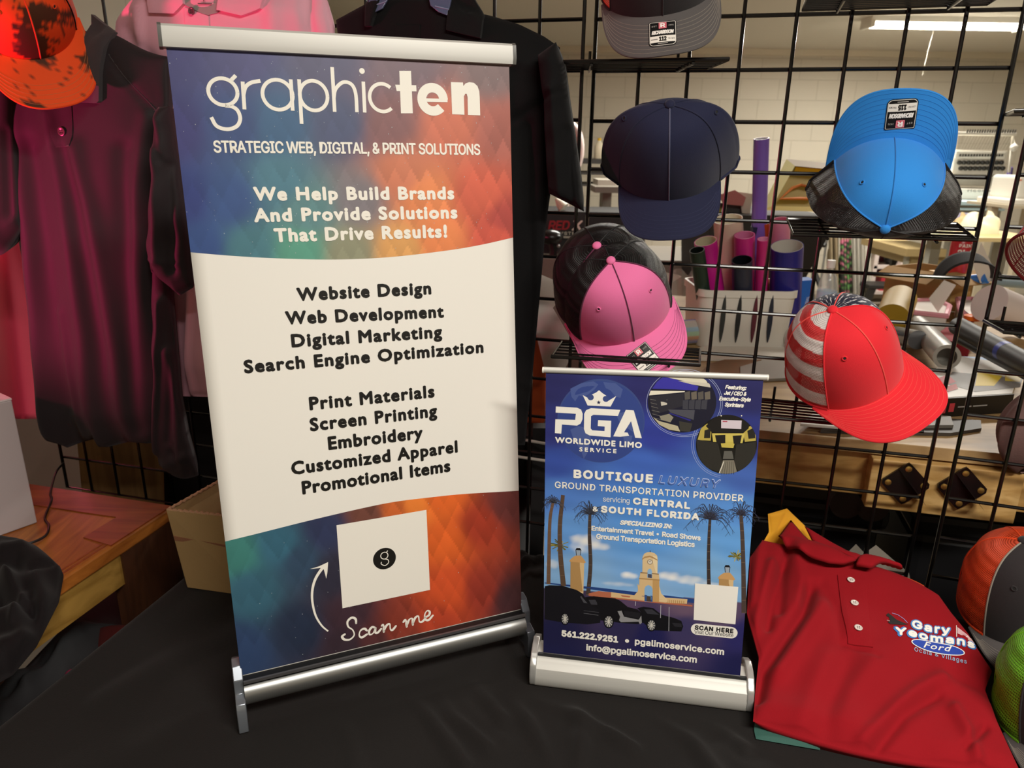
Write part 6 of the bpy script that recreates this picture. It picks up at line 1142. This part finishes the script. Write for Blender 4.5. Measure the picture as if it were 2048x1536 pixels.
# ------------------------------------------------------------------ the far side of the room
WE = mat('machine_white', 'e4dfd2', .35); WG = mat('machine_grey', 'a8a498', .4); KN = mat('knob_black', '2c2a26', .4)
t = thing('embroidery_machine', 'white multi-needle embroidery machine with two rows of black knobs', 'machine', atY(1940, 430, 6.0)); Y = 6.0
def bp(name, x0, y0, x1, y1, dY, D, m, bev=.006, par=None): b = MB(); boxpx(b, x0, y0, x1, y1, Y+dY, D); return b.build(name, m, par or t, smooth=False, bev=bev)
bp('head', 1908, 300, 2012, 350, 0, .30, WE); bp('top_plate', 1912, 303, 2010, 318, -.02, .04, WE, .003)
for k in range(16): b = MB(); boxpx(b, 1919+k*5.6, 308, 1922.5+k*5.6, 313, Y-.024, .01); b.build('thread_guide', KN, t, smooth=False)
for r_, y in enumerate((325, 336.5)):
    for k in range(10):
        p = atY(1917.5+k*9.3+r_*3, y, Y-.001); b = MB(); b.lathe([(.016, 0), (.016, .02), (.009, .028)], 12, p, Matrix.Rotation(math.radians(90), 3, 'X')); b.build('knob', KN, t)
bp('thread_rail', 1905, 264.5, 2034, 271, .05, .05, WE, .004)
for k in range(20): b = MB(); p = atY(1934+k*4.9+(k//4)*.6, 266, Y+.05); b.tube([p, p+V((.004, 0, .026))], .0055, 6); b.build('thread_peg', KN, t)
for x0, y0, x1, y1 in ((1914, 270, 1908, 320), (2026, 271, 2018, 345)): b = MB(); b.tube([atY(x0, y0, Y+.07), atY(x1, y1, Y+.07)], .010, 8); b.build('rack_post', WE, t)
b = MB()
for k in range(16): b.tube([atY(1934+k*6.1, 270, Y+.07), atY(1918+k*5.9, 304, Y+.03)], .0012, 4)
b.build('threads', mat('thread_white', 'd8d4c8', .6), t)
bp('arm', 1905, 352, 2024, 372, -.05, .5, WG); bp('arm_end', 1880, 357, 1913, 382, -.1, .35, WE, .012); bp('control_cover', 2000, 352, 2026, 366, -.08, .4, WE)
bp('needle_case', 1909, 378, 1990, 400, -.14, .25, WE, .010); b = MB()
for k in range(12): b.tube([atY(1915+k*5.2, 399, Y-.12), atY(1915+k*5.2, 404, Y-.12)], .004, 5)
b.build('needles', AL, t)
pr = Print(); pr.text('ricoma', 1935, 1984, -384, 5.5, '8e8a80', 1, 'I', .4); pr.build('maker_lettering', lambda x, y, d: atY(x, -y, Y-.1405-d*3), t)
bp('lower_case', 1890, 382, 1906, 400, -.1, .3, WE); bp('bed', 1880, 403, 2016, 411, -.35, .8, mat('bed_pale_blue', 'b4cdd4', .4), .004); bp('hoop_rail', 1880, 417, 2010, 421, -.35, .1, mat('bed_pale_blue', 'b4cdd4', .4), .002)
bp('stand_column', 1900, 410, 2000, 460, .1, .4, WG); 
zf = atY(1940, 460, Y).z
for x in (1905, 1995): b = MB(); p = atY(x, 458, Y+.3); b.box((p.x, p.y, p.z/2), (.06, .06, p.z)); b.build('leg', WG, t, smooth=False)
b = MB(); p = atY(2028, 295, 6.0); b.grid(lambda u, v: p+V((.035*math.cos(6.28*u)*math.sin(math.pi*v), .02*math.sin(6.28*u)*math.sin(math.pi*v), .05*(v-.5)*1.3)), 12, 8, cu=True); solo(b, 'hanging_tag', mat('tag_white', 'efeade', .5), 'white paper tag hanging beside the embroidery machine', 'tag'); 
b = MB(); b.tube([p+V((0, 0, .03)), atY(2026, 272, 6.05)], .002, 4); solo(b, 'tag_string', mat('white_string', 'e8e2d0', .8), 'string holding the white paper tag', 'string')
for k, (x0, x1, yt, c, lab) in enumerate(((1884, 1893, 330, 'b04a50', 'red thread cone left of the embroidery machine'), (1893, 1901, 326, 'cfc8bc', 'white thread cone left of the embroidery machine'), (1900, 1908, 318, '8c8a84', 'grey thread cone next to the machine head'), (2013, 2024, 334, '3c2e5c', 'purple thread cone right of the embroidery machine'))):
    a = atY((x0+x1)/2, 350, 6.5); a.z = atY(1960, 350, 6.45).z-.002; c_ = atY((x0+x1)/2, yt, 6.5); r = rpx((x0+x1)/2, 350, (x1-x0)/2, 6.5); b = MB(); b.lathe([(r, 0), (r*.8, (c_-a).length*.9), (r*.4, (c_-a).length)], 14, a); solo(b, 'thread_cone', mat('thread_'+c, c, .7), lab, 'thread', 'thread cones by the machine')
slab((1860, 350, 2060, 354), 6.45, .3, 'thread_shelf', WE, 'white shelf behind the embroidery machine holding thread cones', 'shelf')
# second machine at the frame edge
t2 = thing('sewing_machine', 'pale sewing machine by the frame edge with an orange stripe', 'machine', atY(2050, 400, 5.2)); b = MB(); boxpx(b, 2034, 352, 2110, 400, 5.2, .3); b.build('body', WE, t2, smooth=False, bev=.02); b = MB(); boxpx(b, 2034, 359, 2044, 361, 5.195, .01); b.build('stripe', mat('stripe_orange', 'd8602c', .5), t2, smooth=False); b = MB(); boxpx(b, 2024, 400, 2110, 411.5, 5.05, .4); b.build('base', WE, t2, smooth=False, bev=.01)
b = MB(); lo, hi = boxpx(b, 2022, 412, 2120, 418, 5.0, .5); tt = thing('sewing_table', 'pale table under the sewing machine', 'table', (lo+hi)/2); b.build('top', mat('pale_laminate', 'c4b79c', .5), tt, smooth=False)
for x in (lo.x+.04, hi.x-.04): b = MB(); b.box((x, 5.25, lo.z/2), (.05, .05, lo.z)); b.build('leg', mat('pale_laminate', 'c4b79c', .5), tt, smooth=False)
# work table with pale top, further left
b = MB(); lo, hi = boxpx(b, 1812, 498, 1893, 514, 5.9, .8); tt = thing('side_table', 'pale wooden side table beyond the bench, behind the red cap', 'table', (lo+hi)/2); b.build('top', mat('birch_top', 'b39c6c', .55), tt, smooth=False, bev=.004)
b = MB(); boxpx(b, 1822, 514, 1890, 530, 5.95, .7); b.build('drawer_box', mat('birch_side', '9a8558', .6), tt, smooth=False)
for x in (lo.x+.08, hi.x-.03): b = MB(); b.box((x, 6.0, lo.z/2), (.05, .05, lo.z)); b.build('leg', mat('pale_metal_leg', 'a8a698', .5), tt, smooth=False)
b = MB(); b.box((lo.x+.22, 6.5, lo.z/2), (.04, .04, lo.z)); b.build('leg', mat('black_leg', '22201e', .5), tt, smooth=False)
slab((1838, 484, 1890, 496), 6.0, .3, 'laptop_stand', mat('grey_stand', '8f897c', .5), 'grey tray on the pale side table', 'tray'); slab((1845, 476, 1862, 491), 6.4, .02, 'white_screen', WE, 'white flat screen standing on the pale side table', 'screen'); slab((1870, 494, 1892, 499), 5.95, .2, 'blue_pad', mat('pad_blue', '2e3c78', .6), 'dark blue pad on the pale side table', 'pad')
# pink bookcase, stool, bag
t = thing('bookcase', 'pinkish white bookcase with a black bag on it, behind the red cap', 'bookcase', atY(1775, 590, 7.6)); Y = 7.6
def bk(name, x0, y0, x1, y1, D, m): b = MB(); lo, hi = boxpx(b, x0, y0, x1, y1, Y, D); return b.build(name, m, t, smooth=False)
PW = mat('bookcase_white', 'd6c6be', .5)
for x in (1752, 1806): bk('side_panel', x-4, 452, x+4, 599, .3, PW)
for y in (455, 503, 535, 586): bk('shelf', 1748, y-3, 1810, y+3, .3, PW)
b = MB(); boxpx(b, 1750, 455, 1808, 586, Y+.29, .01); b.build('back_panel', mat('bookcase_back', '8c4a5c', .6), t, smooth=False)
for k, (x0, x1, y0, y1, c) in enumerate(((1762, 1774, 552, 582, 'b02a38'), (1775, 1783, 556, 582, 'c8a098'), (1785, 1800, 548, 582, '3a2c30'), (1757, 1765, 470, 494, '6c3a40'))): b = MB(); boxpx(b, x0, y0, x1, y1, Y-.01+.05, .15); tag(b.build('book', mat('bookcase_item_'+c, c, .5), smooth=False), ('red box on the lower bookcase shelf', 'beige box beside the red one in the bookcase', 'dark box at the end of the lower bookcase shelf', 'dark red box on the upper bookcase shelf')[k], 'box', 'boxes in the bookcase')
b = MB(); c = atY(1786, 519, 7.74); b.ball(c, .085, 12, (1.1, .8, .72)); solo(b, 'black_bag', mat('black_nylon', '141312', .5), 'black nylon bag on the bookcase shelf', 'bag')
tag(leaf('pink_cushion', [(1772, 460), (1800, 460), (1800, 499.5), (1770, 499.5)], lambda x, y: atY(x, y, 7.80), V((0, -1, 0)), .17, mat('rose_cloth', '94546a', .7), None), 'rose pink cushion propped at the bookcase', 'cushion')
t = thing('step_stool', 'black plastic step stool on the floor behind the red cap', 'stool', atZ(1775, 620, 0)); Y = atZ(1775, 622, 0).y; ST = mat('stool_black', '23201e', .5)
p0 = atY(1738, 570, Y); p1 = atY(1806, 576, Y); b = MB(); b.box(((p0.x+p1.x)/2, Y+.12, p0.z-.02), (p1.x-p0.x, .26, .04)); b.build('top', ST, t, smooth=False, bev=.008)
for sx in (0, 1):
    for dy in (.01, .23): x = (p0.x, p1.x)[sx]; o = (-.02, .02)[sx]; i_ = (.05, -.05)[sx]; b = MB(); zt_ = p0.z-.03; b.hexa([V((x+o*1.5, Y+dy-.015, 0)), V((x+i_+o*1.5, Y+dy-.015, 0)), V((x+i_+o*1.5, Y+dy+.015, 0)), V((x+o*1.5, Y+dy+.015, 0)), V((x, Y+dy-.015, zt_)), V((x+i_*1.6, Y+dy-.015, zt_)), V((x+i_*1.6, Y+dy+.015, zt_)), V((x, Y+dy+.015, zt_))]); b.build('leg', ST, t, smooth=False)
# garments on a rail
t = thing('garment_rail', 'garment rail by the back wall between the blue and red caps', 'rail', atY(1710, 600, 7.5)); b = MB(); b.tube([atY(1655, 462, 7.5), atY(1750, 464, 7.5)], .012, 8); b.build('bar', AL, t)
for x in (1656, 1749): b = MB(); p = atY(x, 463, 7.5); b.tube([V((p.x, 7.5, 0)), p], .012, 8); b.build('upright', AL, t)
def drape(px0, px1, yt, yb, Y, m, lab, col=None, k=4, name='hanging_garment', gr='garments on the rail'):
    b = MB(); cl = []
    def f(u, v):
        x = px0+(px1-px0)*u; y = yb+(yt-yb)*v; p = atY(x, y, Y+.05*math.sin(k*6.28*u+v*2)*(1-.4*v))
        if col: cl.append(col(u, v))
        return p
    b.grid(f, 40, 30)
    if col: b.col = cl
    o = b.build(name, m, angle=180); o.modifiers.new('s', 'SOLIDIFY').thickness = .02; return tag(o, lab, 'garment', gr)
def floral(u, v): n = math.sin(31*u+7*math.sin(17*v))+math.sin(37*v+5*math.sin(13*u)); return lin('5c8c4c' if n > .7 else 'c06a80' if n < -1.2 or v > .86 else '2c2c26')+(1,)
drape(1681, 1702, 465, 588, 7.46, vcol_mat('floral_cloth', .7), 'green floral garment hanging by the back wall', floral)
drape(1704, 1728, 470, 590, 7.42, mat('pale_grey_cloth', 'a8a296', .75), 'pale grey garment beside the green floral one', k=3); drape(1727, 1741, 466, 590, 7.48, mat('warm_white_cloth', 'c4beb0', .75), 'warm white garment next to the bookcase', k=2)
drape(1657, 1677, 464, 590, 7.47, mat('tan_cloth', '8c7c60', .75), 'tan garment at the near end of the rail', k=2)
# tripod light by the wall left of the bottle
t = thing('tripod_stand', 'black tripod with arms by the wall behind the indigo roll', 'tripod', atZ(1630, 640, 0)); Yt = 6.6; ft = atY(1628, 600, Yt)
b = MB(); b.tube([V((ft.x, Yt, 0)), atY(1632, 455, Yt)], .018, 8); b.build('pole', BLK, t)
for a, c in (((1632, 470), (1650, 492)), ((1630, 490), (1612, 520)), ((1628, 540), (1640, 572))): b = MB(); b.tube([atY(*a, Yt), atY(*c, Yt-.1)], .022, 8); b.build('arm', BLK, t)
b = MB(); b.ball(atY(1614, 505, Yt-.1), .07, 8, (1, .6, .8)); b.build('lamp_head', BLK, t)
# soft heaps on a middle table at the right
b = MB(); lo, hi = boxpx(b, 1875, 476, 2100, 484, 3.6, .9); tt = thing('middle_table', 'table with cream cloth and boxes beyond the double post', 'table', (lo+hi)/2); b.build('top', mat('birch_top', 'b39c6c', .55), tt, smooth=False)
for x in (lo.x+.1, hi.x-.1): b = MB(); b.box((x, 3.8, lo.z/2), (.05, .05, lo.z)); b.build('leg', mat('pale_metal_leg', 'a8a698', .5), tt, smooth=False)
ph = np.random.RandomState(2).uniform(0, 6, 6)
def heap(cx, cy, w, h, Y, m, lab, name, cat):
    c = atY(cx, cy, Y); W_ = rpx(cx, cy, w/2, Y); H_ = rpx(cx, cy, h, Y); b = MB()
    b.grid(lambda u, v: c+V((W_*math.cos(6.283*u)*(1-v**2*.75)*(1+.10*math.sin(15*u+ph[1])+.07*math.sin(37*u+9*v)), W_*.7*math.sin(6.283*u)*(1-v**2*.75), H_*(1-(1-v)**2)*(1+.16*math.sin(12.5*u+ph[0])+.10*math.sin(31*u+11*v)))), 36, 14, cu=True); return solo(b, name, m, lab, cat, angle=180)
heap(1955, 475, 72, 42, 3.85, mat('cream_fleece', 'd8cca8', .9, bump=.6, bscale=120), 'cream fleece heap on the middle table', 'fleece_heap', 'cloth'); heap(1905, 475, 56, 40, 4.05, mat('tan_paper', 'b59c70', .7), 'tan paper bundle on the middle table', 'paper_bundle', 'paper')
slab((1978, 432, 2002, 475.5), 3.9, .12, 'green_box', mat('box_green_black', '1f3a2a', .5), 'dark green box beyond the double post', 'box'); slab((1972, 462, 1994, 475.5), 3.62, .1, 'green_packet', mat('packet_green', '2e8c50', .5), 'bright green packet in front of the dark green box', 'packet')
tag(leaf('lavender_folder', [(1886, 476), (1886, 440), (1900, 424), (1912, 420), (1916, 426), (1940, 426), (1938, 476)], lambda x, y: atY(x, y, 4.25), V((0, -1, 0)), .02, mat('lavender_card', '9a98b8', .5), None), 'lavender folder behind the tan paper bundle', 'folder')
for px, c, lab in (((1915, 412, 1936, 426), '5c5450', 'grey spool box under the embroidery machine'), ((1938, 412, 1952, 424), '9cc0dc', 'pale blue spool box under the embroidery machine'), ((1954, 414, 1968, 424), 'd8c0a8', 'beige spool box under the embroidery machine')): slab(px, 5.4, .12, 'spool_box', mat('spool_'+c, c, .5), lab, 'box', 'spool boxes under the machine')
slab((1880, 425, 2010, 432), 5.3, .5, 'machine_table', mat('table_grey', '8c8c88', .5), 'grey table in front of the embroidery machine', 'table')
slab((2028, 424, 2044, 475.5), 4.3, .05, 'phone_box', mat('pale_blue_box', 'b8d0dc', .4), 'pale blue flat box beyond the double post', 'box')
# ------------------------------------------------------------------ below the bench
TOT = mat('tote_black', '121113', .5);  # black totes added to stand in for the shade under the bench
for k, (u0, u1, lab) in enumerate(((.13, .60, 'black filler tote added for the dark under the bench, behind the small banner'), (.63, 1.12, 'black filler tote added for the dark under the bench, behind the gold shirt'), (1.15, 1.70, 'black filler tote added for the dark under the bench, below the brackets'), (1.73, 2.26, 'black filler tote added for the dark under the end of the bench'))):
    c = B0+bx*((u0+u1)/2)-bn*.42; t = thing('filler_tote', lab, 'tote', V((c.x, c.y, .211)), 'black filler totes under the bench'); b = MB(); b.box(V((c.x, c.y, .212+.28)), (u1-u0-.03, .58, .56), rotZ(-BA)); b.build('tub', TOT, t, smooth=False, bev=.02); b = MB(); b.box(V((c.x, c.y, .211+.585)), (u1-u0-.01, .62, .05), rotZ(-BA)); b.build('lid', TOT, t, smooth=False, bev=.015)
for k, (px, lab) in enumerate((([(1690, 1110), (1712, 1088), (1740, 1118), (1738, 1150), (1700, 1150)], 'grey cardboard scrap behind the red collar'), ([(1738, 1100), (1752, 1090), (1818, 1146), (1822, 1165), (1738, 1150)], 'larger grey cardboard scrap between the wires'))):
    b = MB(); f = lambda d: (lambda x, y: atPl(x, y, bpt(0, -.02-d, 0), bn)); b.prism(px, f(0), f(.003)); solo(b, 'cardboard_scrap', mat('scrap_grey_board', '8c8478', .7), lab, 'cardboard', 'grey scraps under the bench', smooth=False)
for k, (x, y, lab) in enumerate(((1692, 1010, 'round dim spool under the bench front, left of two'), (1745, 1016, 'round dim spool under the bench front, beside the bracket block'))):
    c = atPl(x, y, bpt(0, .10, 0), bn); b = MB(); b.lathe([(.030, 0), (.030, .03), (.008, .03)], 24, c-bn*.03, bn.to_track_quat('Z', 'Y').to_matrix()); solo(b, 'spool', mat('dim_spool', '4a403c', .6), lab, 'spool', 'spools under the bench')
# dark rack to the left of the bench
t = thing('metal_rack', 'dark metal rack with white rods between the two banners', 'rack', (-.25, 1.75, 0)); RK = mat('rack_dark', '171516', .6)
for x, y in ((-.62, 1.62), (.06, 1.42), (-.62, 2.0), (.06, 1.9)): b = MB(); b.box((x, y, .47), (.03, .03, .94)); b.build('post', RK, t, smooth=False)
for z in (.10, .52, .90): b = MB(); b.hexa([V((-.64, 1.61, z)), V((.08, 1.41, z)), V((.08, 1.92, z)), V((-.64, 2.02, z)), V((-.64, 1.61, z+.015)), V((.08, 1.41, z+.015)), V((.08, 1.92, z+.015)), V((-.64, 2.02, z+.015))]); b.build('shelf', RK, t, smooth=False)
b = MB(); b.hexa([V((-.64, 2.0, .02)), V((.08, 1.90, .02)), V((.08, 1.92, .02)), V((-.64, 2.02, .02)), V((-.64, 2.0, .9)), V((.08, 1.90, .9)), V((.08, 1.92, .9)), V((-.64, 2.02, .9))]); b.build('back_panel', RK, t, smooth=False)
RW = mat('white_rod', 'cfcac0', .4)
for a, c in (((1045, 879), (1100, 889)), ((1020, 911), (1100, 923))): b = MB(); b.tube([atY(*a, 1.40), atY(*c, 1.36)], .0032, 8); b.build('rod', RW, t)
b = MB(); b.box((.02, 1.56, .915+.10), (.13, .12, .20), rotZ(-.2)); solo(b, 'orange_bin', mat('bin_orange', 'b04a1c', .5), 'orange bin on the dark rack beside the small banner', 'bin', smooth=False, bev=.006)
# ------------------------------------------------------------------ the left end: desk things and wall
b = MB(); b.box((X0+.012, 2.6, .92), (.024, 9.4, .05)); struct(b.build('trim_2', mat('chair_rail', '8c8070', .6), smooth=False))
c = atY(0, 1000, 1.30); 
def wbox():
    p1 = atZ(75, 1046, DZ); p0 = atZ(0, 1073, DZ); d = (p1-p0).normalized(); q = V((-d.y, d.x, 0)); q = q if q.x < 0 else -q; L = .22; zt_ = atY(22, 800, p1.y).z
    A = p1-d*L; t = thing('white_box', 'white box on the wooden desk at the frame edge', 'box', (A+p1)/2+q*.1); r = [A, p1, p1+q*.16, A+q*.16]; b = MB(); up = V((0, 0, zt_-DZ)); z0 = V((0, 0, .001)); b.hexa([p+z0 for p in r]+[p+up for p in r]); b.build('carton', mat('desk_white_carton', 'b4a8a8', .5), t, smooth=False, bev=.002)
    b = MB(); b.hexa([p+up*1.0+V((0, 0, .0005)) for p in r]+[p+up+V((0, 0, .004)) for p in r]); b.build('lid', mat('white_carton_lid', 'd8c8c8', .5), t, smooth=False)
wbox()
b = MB(); pts = [atPl(128, 925, G0O+N0*.01, N0), atPl(112, 945, G0O+N0*.03, N0)]+[atZ(x, y, DZ+.004) for x, y in ((101, 985), (103, 1000), (90, 1035), (98, 1052), (90, 1072), (60, 1086), (20, 1092))]; b.tube(smooth_pts(pts, 6), .0024, 7); solo(b, 'power_cable', mat('cable_black', '120f10', .4), 'black cable running across the wooden desk beside the white box', 'cable')
drape(-70, 76, 470, 838, 1.72, mat('red_drape', 'e83a5c', .6, sheen=.1), 'bright red cloth hanging by the wall behind the dark polo, lit red', k=1, name='red_drape', gr=None)
# jacket heap on the desk
WJ = lambda x, y: atZ(x, y, DZ+.004); b = cloth([(-60, 1400), (-60, 1300), (-60, 1200), (-60, 1090)], [(22, 1352), (75, 1290), (118, 1205), (128, 1150), (84, 1106), (40, 1084)], WJ, V((0, 0, 1)), 50, 50, .035, [((70, 1170), (110, 1150), 6, -.008), ((20, 1190), (60, 1240), 10, .010), ((10, 1240), (70, 1250), 8, -.010), ((0, 1150), (50, 1120), 12, .008), ((30, 1280), (60, 1220), 8, .008)], .003, noise=.003, nsc=.06, power=.35); tag(b.build('folded_jacket', mat('black_jacket', '100b0d', .75, bump=.3, bscale=900, sheen=.05, spec=.2), angle=180), 'black jacket heaped on the corner of the wooden desk', 'jacket')
# open cardboard box behind the tall banner
def cbox():
    F0 = atZ(378, 1172, TZ+.004); F1 = atZ(505, 1190, TZ+.004); d = (F1-F0).normalized(); bk_ = V((-d.y, d.x, 0)); bk_ = bk_ if bk_.y > 0 else -bk_
    T0_ = atY(338, 1022, F0.y+.002); h = T0_.z-TZ; t = thing('cardboard_box', 'open brown cardboard box on the tablecloth behind the tall banner', 'box', (F0+F1)/2+bk_*.06)
    lft = V((T0_.x-F0.x, 0, h)); D_ = .15; w_ = .004
    def wallq(name, p, q, P, Q, n): b = MB(); b.hexa([p, q, q+n*w_, p+n*w_, P, Q, Q+n*w_, P+n*w_]); return b.build(name, CBD, t, smooth=False)
    a, c_, A_, C_ = F0, F1, F0+lft, F1+V((.03, 0, h*.98)); rgh = [A_.lerp(C_, u)+V((0, 0, .002*math.sin(40*u))) for u in (0, 1)]
    wallq('front_wall', a, c_, A_, C_, -bk_); wallq('rear_wall', a+bk_*D_, c_+bk_*D_, A_+bk_*(D_+.07)+V((.045, 0, .004)), C_+bk_*(D_+.03), bk_)
    wallq('left_wall', a+bk_*D_, a, A_+bk_*(D_+.07)+V((.045, 0, .004)), A_, -d); wallq('right_wall', c_, c_+bk_*D_, C_, C_+bk_*(D_+.03), d)
    b = MB(); b.hexa([a, c_, c_+bk_*D_, a+bk_*D_, a+V((0, 0, .004)), c_+V((0, 0, .004)), c_+bk_*D_+V((0, 0, .004)), a+bk_*D_+V((0, 0, .004))]); b.build('bottom', CBD2, t, smooth=False)
    b = MB(); n_ = 50; b.tube([A_.lerp(C_, u/n_)+V((0, -.001, .0018*math.sin(u*2.2))) for u in range(n_+1)], .0026, 5); b.tube([A_.lerp(A_+bk_*(D_+.07)+V((.045, 0, .004)), u/n_)+V((0, 0, .0015*math.sin(u*2.4))) for u in range(n_+1)], .0022, 5); b.build('torn_edge', mat('torn_board', 'b08868', .9), t)
    m0 = a.lerp(A_, .62); m1 = c_.lerp(C_, .58); b = MB(); b.hexa([m0-bk_*.0045, m1-bk_*.0045, m1-bk_*.004, m0-bk_*.004, m0-bk_*.0055+V((0, 0, .009)), m1-bk_*.0055+V((0, 0, .006)), m1-bk_*.004+V((0, 0, .006)), m0-bk_*.004+V((0, 0, .009))]); b.build('tape_strip', mat('tan_tape', '9a6a50', .4), t, smooth=False)
cbox()
# between desk and table: dark clothes, red netting, a pink ball
b = cloth([(-120, 1560), (-60, 1440), (60, 1330), (150, 1240)], [(60, 1480), (120, 1400), (190, 1320), (240, 1250)], lambda x, y: atZ(x, y, .55), V((0, 0, 1)), 40, 50, .03, [((60, 1400), (160, 1290), 12, .015), ((20, 1420), (110, 1330), 10, -.012)], .02, noise=.004, nsc=.04); tag(b.build('dark_clothes', mat('grey_black_cloth', '2a2a2c', .85), angle=180), 'dark clothes heaped in the gap between desk and table', 'clothes')
b = cloth([(190, 1330), (196, 1300), (198, 1256)], [(240, 1330), (262, 1290), (276, 1252)], lambda x, y: atZ(x, y, .56), V((0, 0, 1)), 20, 20, .012, (), .004); tag(b.build('red_netting_piece', mat('red_netting', '7c1e16', .8, bump=1, bscale=700, kind='wave'), angle=180), 'scrap of red netting in the gap beside the tablecloth', 'netting')
p = atZ(144, 1352, .60); b = MB(); b.ball(p, .012, 12); solo(b, 'pink_ball', mat('magenta_plastic', '9a1c4c', .35), 'small magenta ball on the dark clothes beside the tablecloth', 'ball')
b = MB(); b.box((-.76, 1.0, .27), (.35, 1.2, .5)); solo(b, 'floor_crate', mat('crate_dark', '141214', .7), 'dark crate under the desk edge carrying the heaped clothes', 'crate', smooth=False)
# pine board behind the wire panel, and a black sheet added to stand for the darkness beyond
f = lambda d: (lambda x, y: atPl(x, y, G0O-N0*(.06+d), N0)); b = MB(); b.prism([(150, 840), (325, 850), (330, 1040), (168, 1030)], f(.02), f(0)); solo(b, 'pine_board', wood('knotty_pine', '7a5a34', '9a7648', 3, .7, 'Z'), 'knotty pine board standing behind the wire panel over the desk', 'board', smooth=False)
b = MB(); g = lambda d: (lambda x, y: atPl(x, y, G0O-N0*(.085+d), N0)); b.prism([(318, 740), (560, 760), (560, 1080), (330, 1060)], g(.02), g(0)); solo(b, 'dark_gap_sheet', mat('dark_gap_black', '0b0a0b', .8), 'black sheet added for the dark gap behind the wire panel and the cardboard box', 'board', smooth=False)
